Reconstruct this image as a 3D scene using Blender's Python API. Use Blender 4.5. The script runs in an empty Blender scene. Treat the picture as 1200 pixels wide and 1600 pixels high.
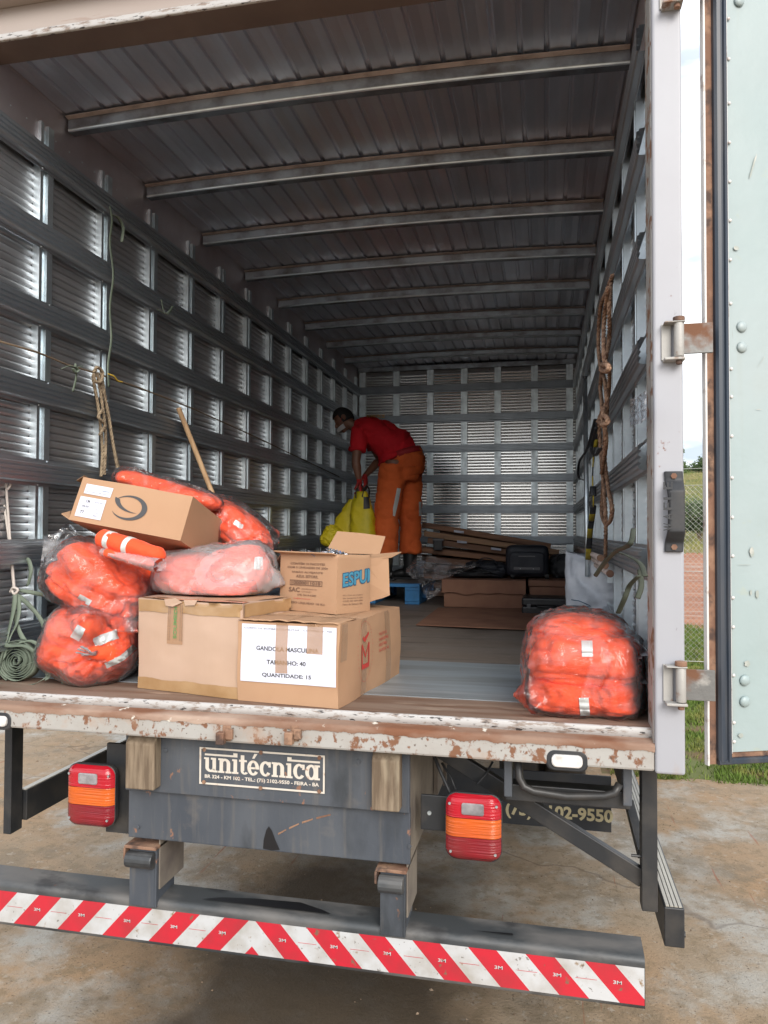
import bpy, bmesh, math, random
from math import sin, cos, pi, radians as rad, sqrt, exp
from mathutils import Vector, Matrix, noise as N
scene = bpy.context.scene
C = scene.collection
random.seed(7)

# ---------------------------------------------------------------- camera
CAM = Vector((0.8853, -2.4816, 1.8417))
YAW, PITCH, ROLL, FPX = 0.2127, 0.0257, 0.0042, 1170.84
_F = Vector((-sin(YAW) * cos(PITCH), cos(YAW) * cos(PITCH), sin(PITCH)))
_R0 = Vector((cos(YAW), sin(YAW), 0)); _U0 = _R0.cross(_F)
_R = _R0 * cos(ROLL) + _U0 * sin(ROLL); _U = _U0 * cos(ROLL) - _R0 * sin(ROLL)
cam = bpy.data.cameras.new('camera'); camo = bpy.data.objects.new('camera', cam); C.objects.link(camo)
camo.matrix_world = Matrix(((_R.x, _U.x, -_F.x, CAM.x), (_R.y, _U.y, -_F.y, CAM.y), (_R.z, _U.z, -_F.z, CAM.z), (0, 0, 0, 1)))
cam.sensor_fit = 'VERTICAL'; cam.sensor_height = 24; cam.lens = FPX / 1600 * 24
cam.clip_start = 0.05; cam.clip_end = 2000
scene.camera = camo

# ---------------------------------------------------------------- world, sun, exposure
world = bpy.data.worlds.new('World'); scene.world = world; world.use_nodes = True
wn = world.node_tree; wn.nodes.clear()
def wnode(t, **k):
    n = wn.nodes.new(t)
    for a, b in k.items(): setattr(n, a, b)
    return n
SUN_EL, SUN_AZ = rad(29), rad(154)          # azimuth measured clockwise from +Y: the sun stands behind the camera
sky = wnode('ShaderNodeTexSky', sky_type='NISHITA', sun_disc=False, sun_elevation=SUN_EL, sun_rotation=SUN_AZ)
sky.dust_density = 2.0
tc = wnode('ShaderNodeTexCoord'); mp = wnode('ShaderNodeMapping'); mp.inputs['Scale'].default_value = (1, 1, 3.2)
nz = wnode('ShaderNodeTexNoise'); nz.inputs['Scale'].default_value = 2.3; nz.inputs['Detail'].default_value = 6; nz.inputs['Roughness'].default_value = .5
mr = wnode('ShaderNodeMapRange'); mr.inputs['From Min'].default_value = .34; mr.inputs['From Max'].default_value = .62
mr.inputs['To Min'].default_value = .35; mr.inputs['To Max'].default_value = .97
nz2 = wnode('ShaderNodeTexNoise'); nz2.inputs['Scale'].default_value = 5; nz2.inputs['Detail'].default_value = 5
cr = wnode('ShaderNodeMix', data_type='RGBA'); cr.inputs['A'].default_value = (6.0, 6.7, 7.9, 1); cr.inputs['B'].default_value = (15.5, 15.7, 15.9, 1)
mr2 = wnode('ShaderNodeMapRange'); mr2.inputs['From Min'].default_value = .38; mr2.inputs['From Max'].default_value = .56
mx = wnode('ShaderNodeMix', data_type='RGBA')
bg = wnode('ShaderNodeBackground'); bg.inputs['Strength'].default_value = 0.085
out = wnode('ShaderNodeOutputWorld')
L = wn.links.new
L(tc.outputs['Generated'], mp.inputs[0]); L(mp.outputs[0], nz.inputs['Vector']); L(mp.outputs[0], nz2.inputs['Vector'])
L(nz.outputs['Fac'], mr.inputs['Value']); L(nz2.outputs['Fac'], mr2.inputs['Value']); L(mr2.outputs[0], cr.inputs['Factor'])
L(mr.outputs[0], mx.inputs['Factor']); L(sky.outputs[0], mx.inputs['A']); L(cr.outputs['Result'], mx.inputs['B'])
L(mx.outputs['Result'], bg.inputs[0]); L(bg.outputs[0], out.inputs[0])
sl = bpy.data.lights.new('sun', 'SUN'); sl.energy = 1.8; sl.angle = rad(35); sl.color = (1, .95, .88)
so = bpy.data.objects.new('sun', sl); C.objects.link(so)
_sd = Vector((sin(SUN_AZ) * cos(SUN_EL), cos(SUN_AZ) * cos(SUN_EL), sin(SUN_EL)))
so.rotation_euler = _sd.to_track_quat('Z', 'Y').to_euler()
scene.view_settings.view_transform = 'Standard'; scene.view_settings.look = 'None'
scene.view_settings.gamma = 1; scene.view_settings.exposure = 0.82
scene.view_settings.use_curve_mapping = False
cy = scene.cycles
cy.use_denoising = True; cy.max_bounces = 12; cy.diffuse_bounces = 6; cy.glossy_bounces = 10; cy.transparent_max_bounces = 24
cy.sample_clamp_indirect = 6; cy.caustics_reflective = False; cy.caustics_refractive = False

# ---------------------------------------------------------------- helpers
def at(px, py, Y):
    "point of the photograph's pixel (1200 x 1600) on the plane y = Y"
    d = _F + _R * ((px - 600) / FPX) - _U * ((py - 800) / FPX)
    return CAM + d * ((Y - CAM.y) / d.y)
def atz(px, py, Z):
    d = _F + _R * ((px - 600) / FPX) - _U * ((py - 800) / FPX)
    return CAM + d * ((Z - CAM.z) / d.z)
def atx(px, py, X):
    d = _F + _R * ((px - 600) / FPX) - _U * ((py - 800) / FPX)
    return CAM + d * ((X - CAM.x) / d.x)

ORG = {}
XF = None
def tag(o, label=None, cat=None, group=None, kind=None):
    if label: o['label'] = label
    if cat: o['category'] = cat
    if group: o['group'] = group
    if kind: o['kind'] = kind
    return o
def thing(name, label, cat, loc=(0, 0, 0), rot=(0, 0, 0), group=None):
    o = bpy.data.objects.new(name, None); C.objects.link(o); o.empty_display_size = .1
    if XF: loc = XF(Vector(loc))
    o.location = loc; o.rotation_euler = rot
    ORG[o.name] = Vector(loc)
    return tag(o, label, cat, group)

class MB:
    "collects geometry in world coordinates (or local ones with local=True at build)"
    def __init__(s): s.v = []; s.f = []; s.m = []
    def poly(s, pts, faces, mi=0):
        b = len(s.v); s.v += [tuple(p) for p in pts]; s.f += [tuple(b + i for i in f) for f in faces]; s.m += [mi] * len(faces); return s
    def box(s, a, b, mi=0, M=None):
        x0, y0, z0 = a; x1, y1, z1 = b
        P = [(x0, y0, z0), (x1, y0, z0), (x1, y1, z0), (x0, y1, z0), (x0, y0, z1), (x1, y0, z1), (x1, y1, z1), (x0, y1, z1)]
        if M is not None: P = [M @ Vector(p) for p in P]
        return s.poly(P, [(0, 3, 2, 1), (4, 5, 6, 7), (0, 1, 5, 4), (1, 2, 6, 5), (2, 3, 7, 6), (3, 0, 4, 7)], mi)
    def bar(s, p, q, w, h, up=(0, 0, 1), mi=0):
        p = Vector(p); q = Vector(q); d = (q - p); l = d.length; d.normalize()
        x = d.cross(Vector(up)).normalized(); z = x.cross(d)
        M = Matrix((( x.x, d.x, z.x, p.x), (x.y, d.y, z.y, p.y), (x.z, d.z, z.z, p.z), (0, 0, 0, 1)))
        return s.box((-w / 2, 0, -h / 2), (w / 2, l, h / 2), mi, M)
    def tube(s, pts, r, n=8, mi=0, caps=True, flat=1.0):
        pts = [Vector(p) for p in pts]; b = len(s.v); m = len(pts)
        prev = None
        for i, p in enumerate(pts):
            d = (pts[min(i + 1, m - 1)] - pts[max(i - 1, 0)])
            if d.length < 1e-9: d = Vector((0, 0, 1))
            d.normalize()
            if prev is None:
                a = Vector((0, 0, 1)) if abs(d.z) < .9 else Vector((1, 0, 0)); x = d.cross(a).normalized()
            else:
                x = (prev - d * prev.dot(d))
                x = x.normalized() if x.length > 1e-6 else d.orthogonal().normalized()
            prev = x; y = d.cross(x)
            rr = r[i] if isinstance(r, (list, tuple)) else r
            for k in range(n):
                a = 2 * pi * k / n
                s.v.append(tuple(p + x * rr * cos(a) + y * rr * flat * sin(a)))
        for i in range(m - 1):
            for k in range(n):
                k2 = (k + 1) % n
                s.f.append((b + i * n + k, b + i * n + k2, b + (i + 1) * n + k2, b + (i + 1) * n + k)); s.m.append(mi)
        if caps:
            s.f.append(tuple(b + k for k in reversed(range(n)))); s.m.append(mi)
            s.f.append(tuple(b + (m - 1) * n + k for k in range(n))); s.m.append(mi)
        return s
    def loft(s, rings, caps=True, mi=0):
        b = len(s.v); n = len(rings[0]); m = len(rings)
        for rg in rings: s.v += [tuple(p) for p in rg]
        for i in range(m - 1):
            for k in range(n):
                k2 = (k + 1) % n
                s.f.append((b + i * n + k, b + i * n + k2, b + (i + 1) * n + k2, b + (i + 1) * n + k)); s.m.append(mi)
        if caps:
            s.f.append(tuple(b + k for k in reversed(range(n)))); s.m.append(mi)
            s.f.append(tuple(b + (m - 1) * n + k for k in range(n))); s.m.append(mi)
        return s
    def strip(s, rows, mi=0, close=False):
        "rows: list of equally long point rows, an open sheet"
        b = len(s.v); n = len(rows[0])
        for r in rows: s.v += [tuple(p) for p in r]
        for i in range(len(rows) - 1):
            for k in range(n - 1):
                s.f.append((b + i * n + k, b + i * n + k + 1, b + (i + 1) * n + k + 1, b + (i + 1) * n + k)); s.m.append(mi)
        return s
    def extrude(s, prof, axis, a, b, mi=0, close=False):
        "prof: 2D points in the two other axes (in xyz order), swept from a to b along axis"
        def P(q, t):
            q = list(q)
            return tuple(q[:axis] + [t] + q[axis:])
        rows = [[P(q, a) for q in prof], [P(q, b) for q in prof]]
        if close: rows = [r + [r[0]] for r in rows]
        s.strip(rows, mi)
        if close: s.poly(rows[0][:-1], [tuple(range(len(prof)))], mi); s.poly(rows[1][:-1], [tuple(range(len(prof)))], mi)
        return s
    def grid(s, fn, nu, nv, mi=0, wrap_u=False):
        rows = [[fn(u / (nu - 0.0), v / (nv - 0.0)) for u in range(nu + 1)] for v in range(nv + 1)]
        return s.strip(rows, mi)
    def mesh(s, name, off=None):
        me = bpy.data.meshes.new(name)
        if XF: s.v = [tuple(XF(Vector(v))) for v in s.v]
        vs = s.v if off is None else [(v[0] - off[0], v[1] - off[1], v[2] - off[2]) for v in s.v]
        me.from_pydata(vs, [], s.f); me.update()
        return me
    def build(s, name, mat, parent=None, smooth=False, bevel=0, local=False, merge=False, kind=None, label=None, seg=2, angle=.6, recalc=True, solid=0):
        off = None
        if parent is not None and not local: off = ORG.get(parent.name, None)
        me = s.mesh(name, off)
        mats = mat if isinstance(mat, (list, tuple)) else [mat]
        for m in mats: me.materials.append(m)
        if len(mats) > 1:
            for p, i in zip(me.polygons, s.m): p.material_index = i
        if merge or recalc:
            bm = bmesh.new(); bm.from_mesh(me)
            if merge: bmesh.ops.remove_doubles(bm, verts=bm.verts, dist=1e-5)
            bmesh.ops.recalc_face_normals(bm, faces=bm.faces); bm.to_mesh(me); bm.free()
        if smooth:
            for p in me.polygons: p.use_smooth = True
        o = bpy.data.objects.new(name, me); C.objects.link(o)
        if parent is not None: o.parent = parent; ORG[o.name] = ORG.get(parent.name, Vector((0, 0, 0))) if not local else Vector((0, 0, 0))
        if bevel:
            b = o.modifiers.new('b', 'BEVEL'); b.width = bevel; b.segments = seg; b.limit_method = 'ANGLE'; b.angle_limit = angle
        if solid:
            b = o.modifiers.new('s', 'SOLIDIFY'); b.thickness = solid
        if smooth == 'auto': pass
        if kind: o['kind'] = kind
        if label: o['label'] = label
        return o
def inst(name, me, parent, loc, rot=(0, 0, 0), sc=None):
    o = bpy.data.objects.new(name, me); C.objects.link(o); o.parent = parent; o.location = loc; o.rotation_euler = rot
    if sc: o.scale = sc
    return o
def shade_auto(o, ang=35):
    me = o.data
    bm = bmesh.new(); bm.from_mesh(me)
    for f in bm.faces: f.smooth = True
    for e in bm.edges:
        if len(e.link_faces) == 2 and e.calc_face_angle(0) > rad(ang): e.smooth = False
    bm.to_mesh(me); bm.free(); return o
def remesh(o, vox, smooth=2, fac=.5):
    "turns an object into one continuous skin"
    m = o.modifiers.new('r', 'REMESH'); m.mode = 'VOXEL'; m.voxel_size = vox; m.use_smooth_shade = True
    if smooth: k = o.modifiers.new('k', 'SMOOTH'); k.iterations = smooth; k.factor = fac
    bpy.context.view_layer.update()
    dg = bpy.context.evaluated_depsgraph_get()
    me = bpy.data.meshes.new_from_object(o.evaluated_get(dg)); o.modifiers.clear()
    old = o.data; mats = [x for x in old.materials]; o.data = me
    me.materials.clear()
    for x in mats: me.materials.append(x)
    for p in me.polygons: p.use_smooth = True; p.material_index = 0
    return o
def displace(o, fn):
    me = o.data; me.update()
    ns = [v.normal.copy() for v in me.vertices]
    for v, n in zip(me.vertices, ns): v.co = fn(v.co.copy(), n)
    me.update(); return o
def crease(p, sc, seed=0, k=7):
    q = Vector((p[0] * sc + seed * 5.3, p[1] * sc - seed * 2.1, p[2] * sc + seed * 3.7)); return (1 - abs(N.noise(q)) * 1.15) ** k if abs(N.noise(q)) < .86 else 0
def ridge(p, sc, seed=0, octv=3):
    q = Vector((p[0] * sc + seed * 7.3, p[1] * sc + seed * 3.1, p[2] * sc - seed * 5.7)); a = 0; w = 1; t = 0
    for _ in range(octv):
        a += w * (1 - abs(N.noise(q))*2); t += w; q = q * 2.1; w *= .5
    return a / t

# ---------------------------------------------------------------- materials
def mat(name, col, rough=.5, metal=0.0, layers=(), bump=(), spec=.5, coat=0, sheen=0, trans=0, alpha=1, ior=1.5, rand=0, coord='Object', aniso=0, emis=None):
    m = bpy.data.materials.new(name); m.use_nodes = True; nt = m.node_tree; nd = nt.nodes; lk = nt.links.new
    b = nd['Principled BSDF']
    b.inputs['Roughness'].default_value = rough; b.inputs['Metallic'].default_value = metal
    b.inputs['Specular IOR Level'].default_value = spec; b.inputs['Coat Weight'].default_value = coat
    b.inputs['Sheen Weight'].default_value = sheen; b.inputs['Transmission Weight'].default_value = trans
    b.inputs['IOR'].default_value = ior; b.inputs['Alpha'].default_value = alpha; b.inputs['Anisotropic'].default_value = aniso
    tcn = nd.new('ShaderNodeTexCoord')
    def cval(v):
        n = nd.new('ShaderNodeRGB'); n.outputs[0].default_value = (*v, 1); return n.outputs[0]
    def vval(v):
        n = nd.new('ShaderNodeValue'); n.outputs[0].default_value = v; return n.outputs[0]
    cc = cval(col); rr = None; mm = None
    if rand:
        oi = nd.new('ShaderNodeObjectInfo'); mp_ = nd.new('ShaderNodeMapRange'); lk(oi.outputs['Random'], mp_.inputs[0])
        mp_.inputs['To Min'].default_value = 1 - rand; mp_.inputs['To Max'].default_value = 1 + rand
        vm = nd.new('ShaderNodeVectorMath'); vm.operation = 'SCALE'; lk(cc, vm.inputs[0]); lk(mp_.outputs[0], vm.inputs['Scale']); cc = vm.outputs[0]
    def tex(scale, stretch, detail=6, kind='noise', rg=.55, off=(0, 0, 0)):
        mpn = nd.new('ShaderNodeMapping'); mpn.inputs['Scale'].default_value = stretch; mpn.inputs['Location'].default_value = off
        lk(tcn.outputs[coord], mpn.inputs[0])
        if kind == 'noise':
            t = nd.new('ShaderNodeTexNoise'); t.inputs['Detail'].default_value = detail; t.inputs['Roughness'].default_value = rg
            o_ = t.outputs['Fac']
        elif kind == 'wave':
            t = nd.new('ShaderNodeTexWave'); t.inputs['Distortion'].default_value = 2; o_ = t.outputs['Fac']
        else:
            t = nd.new('ShaderNodeTexVoronoi'); t.feature = 'DISTANCE_TO_EDGE' if kind == 'crack' else 'F1'; o_ = t.outputs['Distance']
            if kind == 'crack':
                nn = nd.new('ShaderNodeTexNoise'); nn.inputs['Scale'].default_value = scale * 2.5; nn.inputs['Detail'].default_value = 5
                lk(mpn.outputs[0], nn.inputs['Vector']); ad = nd.new('ShaderNodeVectorMath'); ad.operation = 'MULTIPLY_ADD'
                lk(nn.outputs['Color'], ad.inputs[0]); ad.inputs[1].default_value = (.5 / scale,) * 3; lk(mpn.outputs[0], ad.inputs[2]); mpn = ad
        t.inputs['Scale'].default_value = scale
        lk(mpn.outputs[0], t.inputs['Vector'])
        return o_
    for i, l in enumerate(layers):
        o_ = tex(l.get('scale', 5), l.get('stretch', (1, 1, 1)), l.get('detail', 6), l.get('kind', 'noise'), l.get('rg', .55), l.get('off', (i * 3.7, i * 1.9, i * 5.1)))
        r_ = nd.new('ShaderNodeMapRange'); lk(o_, r_.inputs[0])
        r_.inputs['From Min'].default_value = l.get('lo', .4); r_.inputs['From Max'].default_value = l.get('hi', .6)
        r_.inputs['To Max'].default_value = l.get('amt', 1)
        f_ = r_.outputs[0]
        if 'col' in l:
            mxn = nd.new('ShaderNodeMix'); mxn.data_type = 'RGBA'; lk(f_, mxn.inputs['Factor']); lk(cc, mxn.inputs['A'])
            mxn.inputs['B'].default_value = (*l['col'], 1); cc = mxn.outputs['Result']
        for key in ('rough', 'metal'):
            if key in l:
                mxn = nd.new('ShaderNodeMix'); mxn.data_type = 'FLOAT'; lk(f_, mxn.inputs[0])
                cur = rr if key == 'rough' else mm
                if cur is None: cur = vval(rough if key == 'rough' else metal)
                lk(cur, mxn.inputs[2]); mxn.inputs[3].default_value = l[key]
                if key == 'rough': rr = mxn.outputs[0]
                else: mm = mxn.outputs[0]
    lk(cc, b.inputs['Base Color'])
    if rr: lk(rr, b.inputs['Roughness'])
    if mm: lk(mm, b.inputs['Metallic'])
    prev = None
    for i, t in enumerate(bump):
        sc, st, di = t[:3]; stretch = t[3] if len(t) > 3 else (1, 1, 1); kd = t[4] if len(t) > 4 else 'noise'
        o_ = tex(sc, stretch, 5, kd, .6, (i * 9.1, 2, 5)); bn = nd.new('ShaderNodeBump'); bn.inputs['Strength'].default_value = st
        bn.inputs['Distance'].default_value = di; lk(o_, bn.inputs['Height'])
        if prev: lk(prev, bn.inputs['Normal'])
        prev = bn.outputs[0]
    if prev: lk(prev, b.inputs['Normal'])
    if emis: b.inputs['Emission Color'].default_value = (*emis, 1); b.inputs['Emission Strength'].default_value = 1
    return m
def film(name, tint=(.95, .93, .95), haze=.10, patchy=True, rough=.12, bump=((8, .9, .03), (28, .65, .008)), amt=1.0):
    "thin clear plastic: mostly see-through, milky haze (in patches it paints broad sky reflections), glossy glints"
    m = bpy.data.materials.new(name); m.use_nodes = True; nt = m.node_tree; nd = nt.nodes; lk = nt.links.new
    nd.clear(); o = nd.new('ShaderNodeOutputMaterial'); tr = nd.new('ShaderNodeBsdfTransparent'); tr.inputs[0].default_value = (*tint, 1)
    df = nd.new('ShaderNodeBsdfDiffuse'); df.inputs[0].default_value = (.86, .84, .86, 1)
    gl = nd.new('ShaderNodeBsdfGlossy'); gl.inputs['Roughness'].default_value = rough; gl.inputs[0].default_value = (1, 1, 1, 1)
    tcn = nd.new('ShaderNodeTexCoord'); prev = None
    for sc, st, di in bump:
        t = nd.new('ShaderNodeTexNoise'); t.inputs['Scale'].default_value = sc; t.inputs['Detail'].default_value = 4; t.inputs['Distortion'].default_value = .8
        lk(tcn.outputs['Object'], t.inputs['Vector']); bn = nd.new('ShaderNodeBump'); bn.inputs['Strength'].default_value = st; bn.inputs['Distance'].default_value = di
        lk(t.outputs['Fac'], bn.inputs['Height'])
        if prev: lk(prev, bn.inputs['Normal'])
        prev = bn.outputs[0]
    lk(prev, gl.inputs['Normal'])
    nz_ = nd.new('ShaderNodeTexNoise'); nz_.inputs['Scale'].default_value = 7; lk(tcn.outputs['Object'], nz_.inputs['Vector'])
    r_ = nd.new('ShaderNodeMapRange'); lk(nz_.outputs['Fac'], r_.inputs[0]); r_.inputs['From Min'].default_value = .50; r_.inputs['From Max'].default_value = .58
    r_.inputs['To Min'].default_value = haze * (.35 if patchy else .8); r_.inputs['To Max'].default_value = haze * (2.0 if patchy else 1.2)  # patchy haze: broad sky reflections painted as whitish patches
    nz_.inputs['Detail'].default_value = 4; nz_.inputs['Distortion'].default_value = 1.2
    lw_ = nd.new('ShaderNodeLayerWeight'); lw_.inputs[0].default_value = .35; lk(prev, lw_.inputs['Normal'])
    pw = nd.new('ShaderNodeMath'); pw.operation = 'POWER'; pw.inputs[1].default_value = 2.0; lk(lw_.outputs['Facing'], pw.inputs[0])
    hm = nd.new('ShaderNodeMath'); hm.operation = 'MULTIPLY_ADD'; hm.use_clamp = True; lk(pw.outputs[0], hm.inputs[0]); hm.inputs[1].default_value = .20; lk(r_.outputs[0], hm.inputs[2])
    m1 = nd.new('ShaderNodeMixShader'); lk(hm.outputs[0], m1.inputs[0]); lk(tr.outputs[0], m1.inputs[1]); lk(df.outputs[0], m1.inputs[2])
    fr = nd.new('ShaderNodeFresnel'); fr.inputs[0].default_value = 1.28; lk(prev, fr.inputs['Normal'])
    mu = nd.new('ShaderNodeMath'); mu.operation = 'MULTIPLY'; mu.inputs[1].default_value = 1.6 * amt; mu.use_clamp = True; lk(fr.outputs[0], mu.inputs[0])
    m2 = nd.new('ShaderNodeMixShader'); lk(mu.outputs[0], m2.inputs[0]); lk(m1.outputs[0], m2.inputs[1]); lk(gl.outputs[0], m2.inputs[2])
    lk(m2.outputs[0], o.inputs[0])
    return m

RUST = (.17, .065, .03); DUST = (.34, .2, .13)
M = {}
M['slat'] = mat('aluminium slat', (.60, .61, .63), .47, 1, [dict(col=(.42, .41, .42), scale=6, stretch=(1, .25, 3), lo=.42, hi=.75, rough=.56), dict(col=(.36, .27, .2), scale=2, lo=.55, hi=.8, amt=.5, metal=.5)], [(60, .12, .002, (1, .05, 1)), (1.7, .35, .02, (1, .7, 1))], rand=.14)
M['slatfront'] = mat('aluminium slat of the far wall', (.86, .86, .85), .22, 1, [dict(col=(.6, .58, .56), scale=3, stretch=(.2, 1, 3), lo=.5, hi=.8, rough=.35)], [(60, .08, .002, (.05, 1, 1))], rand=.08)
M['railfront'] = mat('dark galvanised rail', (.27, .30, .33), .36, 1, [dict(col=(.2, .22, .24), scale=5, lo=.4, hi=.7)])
M['rail'] = mat('galvanised rail', (.56, .60, .64), .42, 1, [dict(col=(.42, .45, .48), scale=3, stretch=(1, .2, 4), lo=.4, hi=.7, rough=.55)], [(90, .1, .001, (1, .1, 1))], rand=.08)
M['stile'] = mat('galvanised stile', (.68, .76, .80), .40, 1, [dict(col=(.5, .56, .6), scale=9, lo=.4, hi=.7, rough=.5)], [(40, .15, .001)], rand=.08)
M['roof'] = mat('aluminium roof sheet', (.70, .73, .80), .40, 1, [dict(col=(.50, .50, .54), scale=2.2, stretch=(2, .4, 1), lo=.35, hi=.7, rough=.5), dict(col=(.68, .52, .50), scale=1.3, lo=.5, hi=.75, amt=.55)], [(30, .12, .002, (1, .1, 1)), (2.2, .3, .02)], rand=.10)
M['bow'] = mat('galvanised roof bow', (.36, .41, .46), .45, 1, [dict(col=(.15, .14, .14), scale=8, lo=.4, hi=.7)], [(40, .1, .001)])
M['bowpink'] = mat('pinkish bow flange', (.62, .52, .48), .6, .3, [dict(col=(.38, .3, .27), scale=12, lo=.42, hi=.7)])  # dust tone with the pink reflection of the ground put into the colour
M['topsheet'] = mat('dull top side sheet', (.68, .64, .66), .45, 1, [dict(col=(.52, .46, .47), scale=2.5, lo=.35, hi=.7, rough=.55)], [(8, .15, .01)])
M['white'] = mat('white truck paint', (.35, .358, .39), .42, 0, [dict(col=(.31, .31, .34), scale=2.5, lo=.4, hi=.8, amt=.6), dict(col=(.36, .26, .2), scale=5, stretch=(3, 3, .5), lo=.62, hi=.78, amt=.5), dict(col=RUST, scale=17, lo=.69, hi=.73, rough=.85), dict(col=(.12, .10, .09), scale=45, stretch=(1, 1, .4), lo=.72, hi=.76, amt=.8)], [(14, .12, .004)])
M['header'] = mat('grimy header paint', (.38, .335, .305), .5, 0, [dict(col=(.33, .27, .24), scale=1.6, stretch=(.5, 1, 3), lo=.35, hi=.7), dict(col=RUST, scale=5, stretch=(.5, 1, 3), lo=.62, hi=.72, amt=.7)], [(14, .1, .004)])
M['headunder'] = mat('dark brown header underside', (.16, .12, .105), .6, 0, [dict(col=(.11, .08, .07), scale=3, lo=.4, hi=.7)])  # underside in a darker brown than the header face
M['sill'] = mat('chipped white sill paint', (.37, .36, .34), .6, 0, [dict(col=(.30, .27, .24), scale=4, lo=.4, hi=.7, amt=.9), dict(col=(.19, .09, .05), scale=22, stretch=(1, 1, .8), lo=.53, hi=.58, rough=.9, detail=10, rg=.65), dict(col=(.09, .06, .045), scale=70, stretch=(1, 1, .8), lo=.63, hi=.66, amt=.8), dict(col=(.36, .24, .17), scale=11, lo=.56, hi=.7, amt=.6)], [(25, .35, .004)])
M['sillrust'] = mat('rusty dusty ledge', (.25, .16, .115), .85, 0, [dict(col=(.17, .07, .035), scale=8, stretch=(.4, 1, 1), lo=.42, hi=.6), dict(col=(.46, .36, .29), scale=5, stretch=(.3, 1, 1), lo=.55, hi=.7, amt=.7), dict(col=(.6, .57, .5), scale=22, lo=.66, hi=.7)], [(40, .4, .004)])
M['strip'] = mat('scratched white aluminium strip', (.44, .43, .42), .6, .1, [dict(col=(.25, .2, .17), scale=26, stretch=(.6, 1, 2), lo=.52, hi=.6, detail=10, rg=.7), dict(col=(.05, .045, .045), scale=80, stretch=(.35, 1, 1.5), lo=.60, hi=.64)], [(30, .3, .003)])
M['hingearm'] = mat('bare hinge steel', (.17, .17, .165), .5, .5, [dict(col=(.2, .1, .06), scale=9, lo=.5, hi=.62, rough=.85), dict(col=(.34, .33, .31), scale=14, lo=.56, hi=.66)], [(50, .4, .003)])
M['rust'] = mat('rusty steel', (.19, .10, .065), .85, .1, [dict(col=(.33, .2, .13), scale=10, lo=.45, hi=.65), dict(col=(.08, .05, .04), scale=20, lo=.5, hi=.65)], [(50, .5, .004)])
M['rustwhite'] = mat('worn painted hinge steel', (.38, .37, .35), .6, .2, [dict(col=(.22, .12, .075), scale=18, lo=.53, hi=.62, rough=.9)], [(50, .4, .003)])
M['chassis'] = mat('grey blue chassis paint', (.050, .059, .074), .48, 0, [dict(col=(.105, .115, .13), scale=3, stretch=(1, 1, .3), lo=.4, hi=.7), dict(col=(.2, .17, .14), scale=7, lo=.6, hi=.8, amt=.6), dict(col=(.26, .13, .08), scale=22, stretch=(1, 1, .6), lo=.67, hi=.70, amt=.9), dict(col=(.022, .026, .03), scale=4, stretch=(1, 1, .4), lo=.56, hi=.66, amt=.7), dict(col=(.2, .2, .2), scale=50, stretch=(1, 1, .3), lo=.70, hi=.73, amt=.7), dict(col=(.13, .12, .11), scale=14, stretch=(3, 3, .25), lo=.55, hi=.75, amt=.6)], [(9, .25, .006), (60, .15, .002)])
M['chassisside'] = mat('dusty chassis side', (.22, .19, .155), .7, 0, [dict(col=(.12, .10, .09), scale=6, lo=.4, hi=.7)], [(20, .3, .004)])
M['black'] = mat('black chassis paint', (.022, .024, .027), .42, 0, [dict(col=(.06, .055, .05), scale=8, lo=.45, hi=.75), dict(col=(.14, .075, .05), scale=20, lo=.72, hi=.76)], [(40, .2, .002)])
M['bumpertop'] = mat('worn bumper paint', (.055, .06, .064), .42, .1, [dict(col=(.13, .125, .12), scale=7, stretch=(.4, 1, 1), lo=.45, hi=.62, rough=.7), dict(col=(.02, .02, .022), scale=5, stretch=(.6, 1, 1), lo=.55, hi=.62, amt=.7), dict(col=RUST, scale=25, lo=.70, hi=.74)], [(30, .25, .003)])
M['rubber'] = mat('black rubber', (.022, .024, .028), .55, 0, [dict(col=(.06, .055, .05), scale=10, lo=.5, hi=.8)], [(80, .2, .001)])
M['seal'] = mat('dark blue grey rubber seal', (.022, .033, .050), .42, 0, [dict(col=(.07, .07, .075), scale=5, stretch=(4, 4, .4), lo=.45, hi=.75)], [(60, .2, .001, (1, 1, .1))])
M['doorskin'] = mat('pale green door lining', (.30, .372, .374), .38, 0, [dict(col=(.345, .395, .40), scale=1.1, lo=.35, hi=.7), dict(col=(.33, .38, .34), scale=9, stretch=(1, 1, 1.5), lo=.67, hi=.71, amt=.7), dict(col=(.40, .34, .26), scale=2.2, lo=.7, hi=.78, amt=.6), dict(col=(.31, .35, .33), scale=9, stretch=(2, 2, .12), lo=.60, hi=.75, amt=.5), dict(col=(.25, .27, .25), scale=50, stretch=(1, 1, .08), lo=.69, hi=.72, amt=.5), dict(col=(.34, .36, .33), scale=1.6, lo=.6, hi=.8, amt=.5)], [(2.4, .35, .02), (18, .15, .004)])
M['whiteedge'] = mat('white door trim', (.62, .6, .58), .4, .1, [dict(col=(.3, .22, .18), scale=14, lo=.6, hi=.7)])
M['wood'] = mat('weathered wood block', (.23, .175, .12), .8, 0, [dict(col=(.12, .085, .055), scale=7, stretch=(6, 6, .6), lo=.42, hi=.6), dict(col=(.33, .28, .2), scale=4, stretch=(3, 3, .6), lo=.58, hi=.72, amt=.7)], [(12, .5, .006, (6, 6, .5))])
M['floorwood'] = mat('brown plywood floor', (.205, .18, .16), .6, 0, [dict(col=(.19, .155, .13), scale=2, stretch=(.5, 2, 1), lo=.4, hi=.65), dict(col=(.07, .055, .05), scale=5, stretch=(.4, 3, 1), lo=.55, hi=.7, amt=.8), dict(col=(.34, .29, .25), scale=40, stretch=(.3, 2, 1), lo=.58, hi=.68, amt=.7, detail=10), dict(col=(.09, .075, .065), scale=1.7, lo=.56, hi=.66, amt=.6)], [(8, .15, .003, (.3, 3, 1))])
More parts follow.
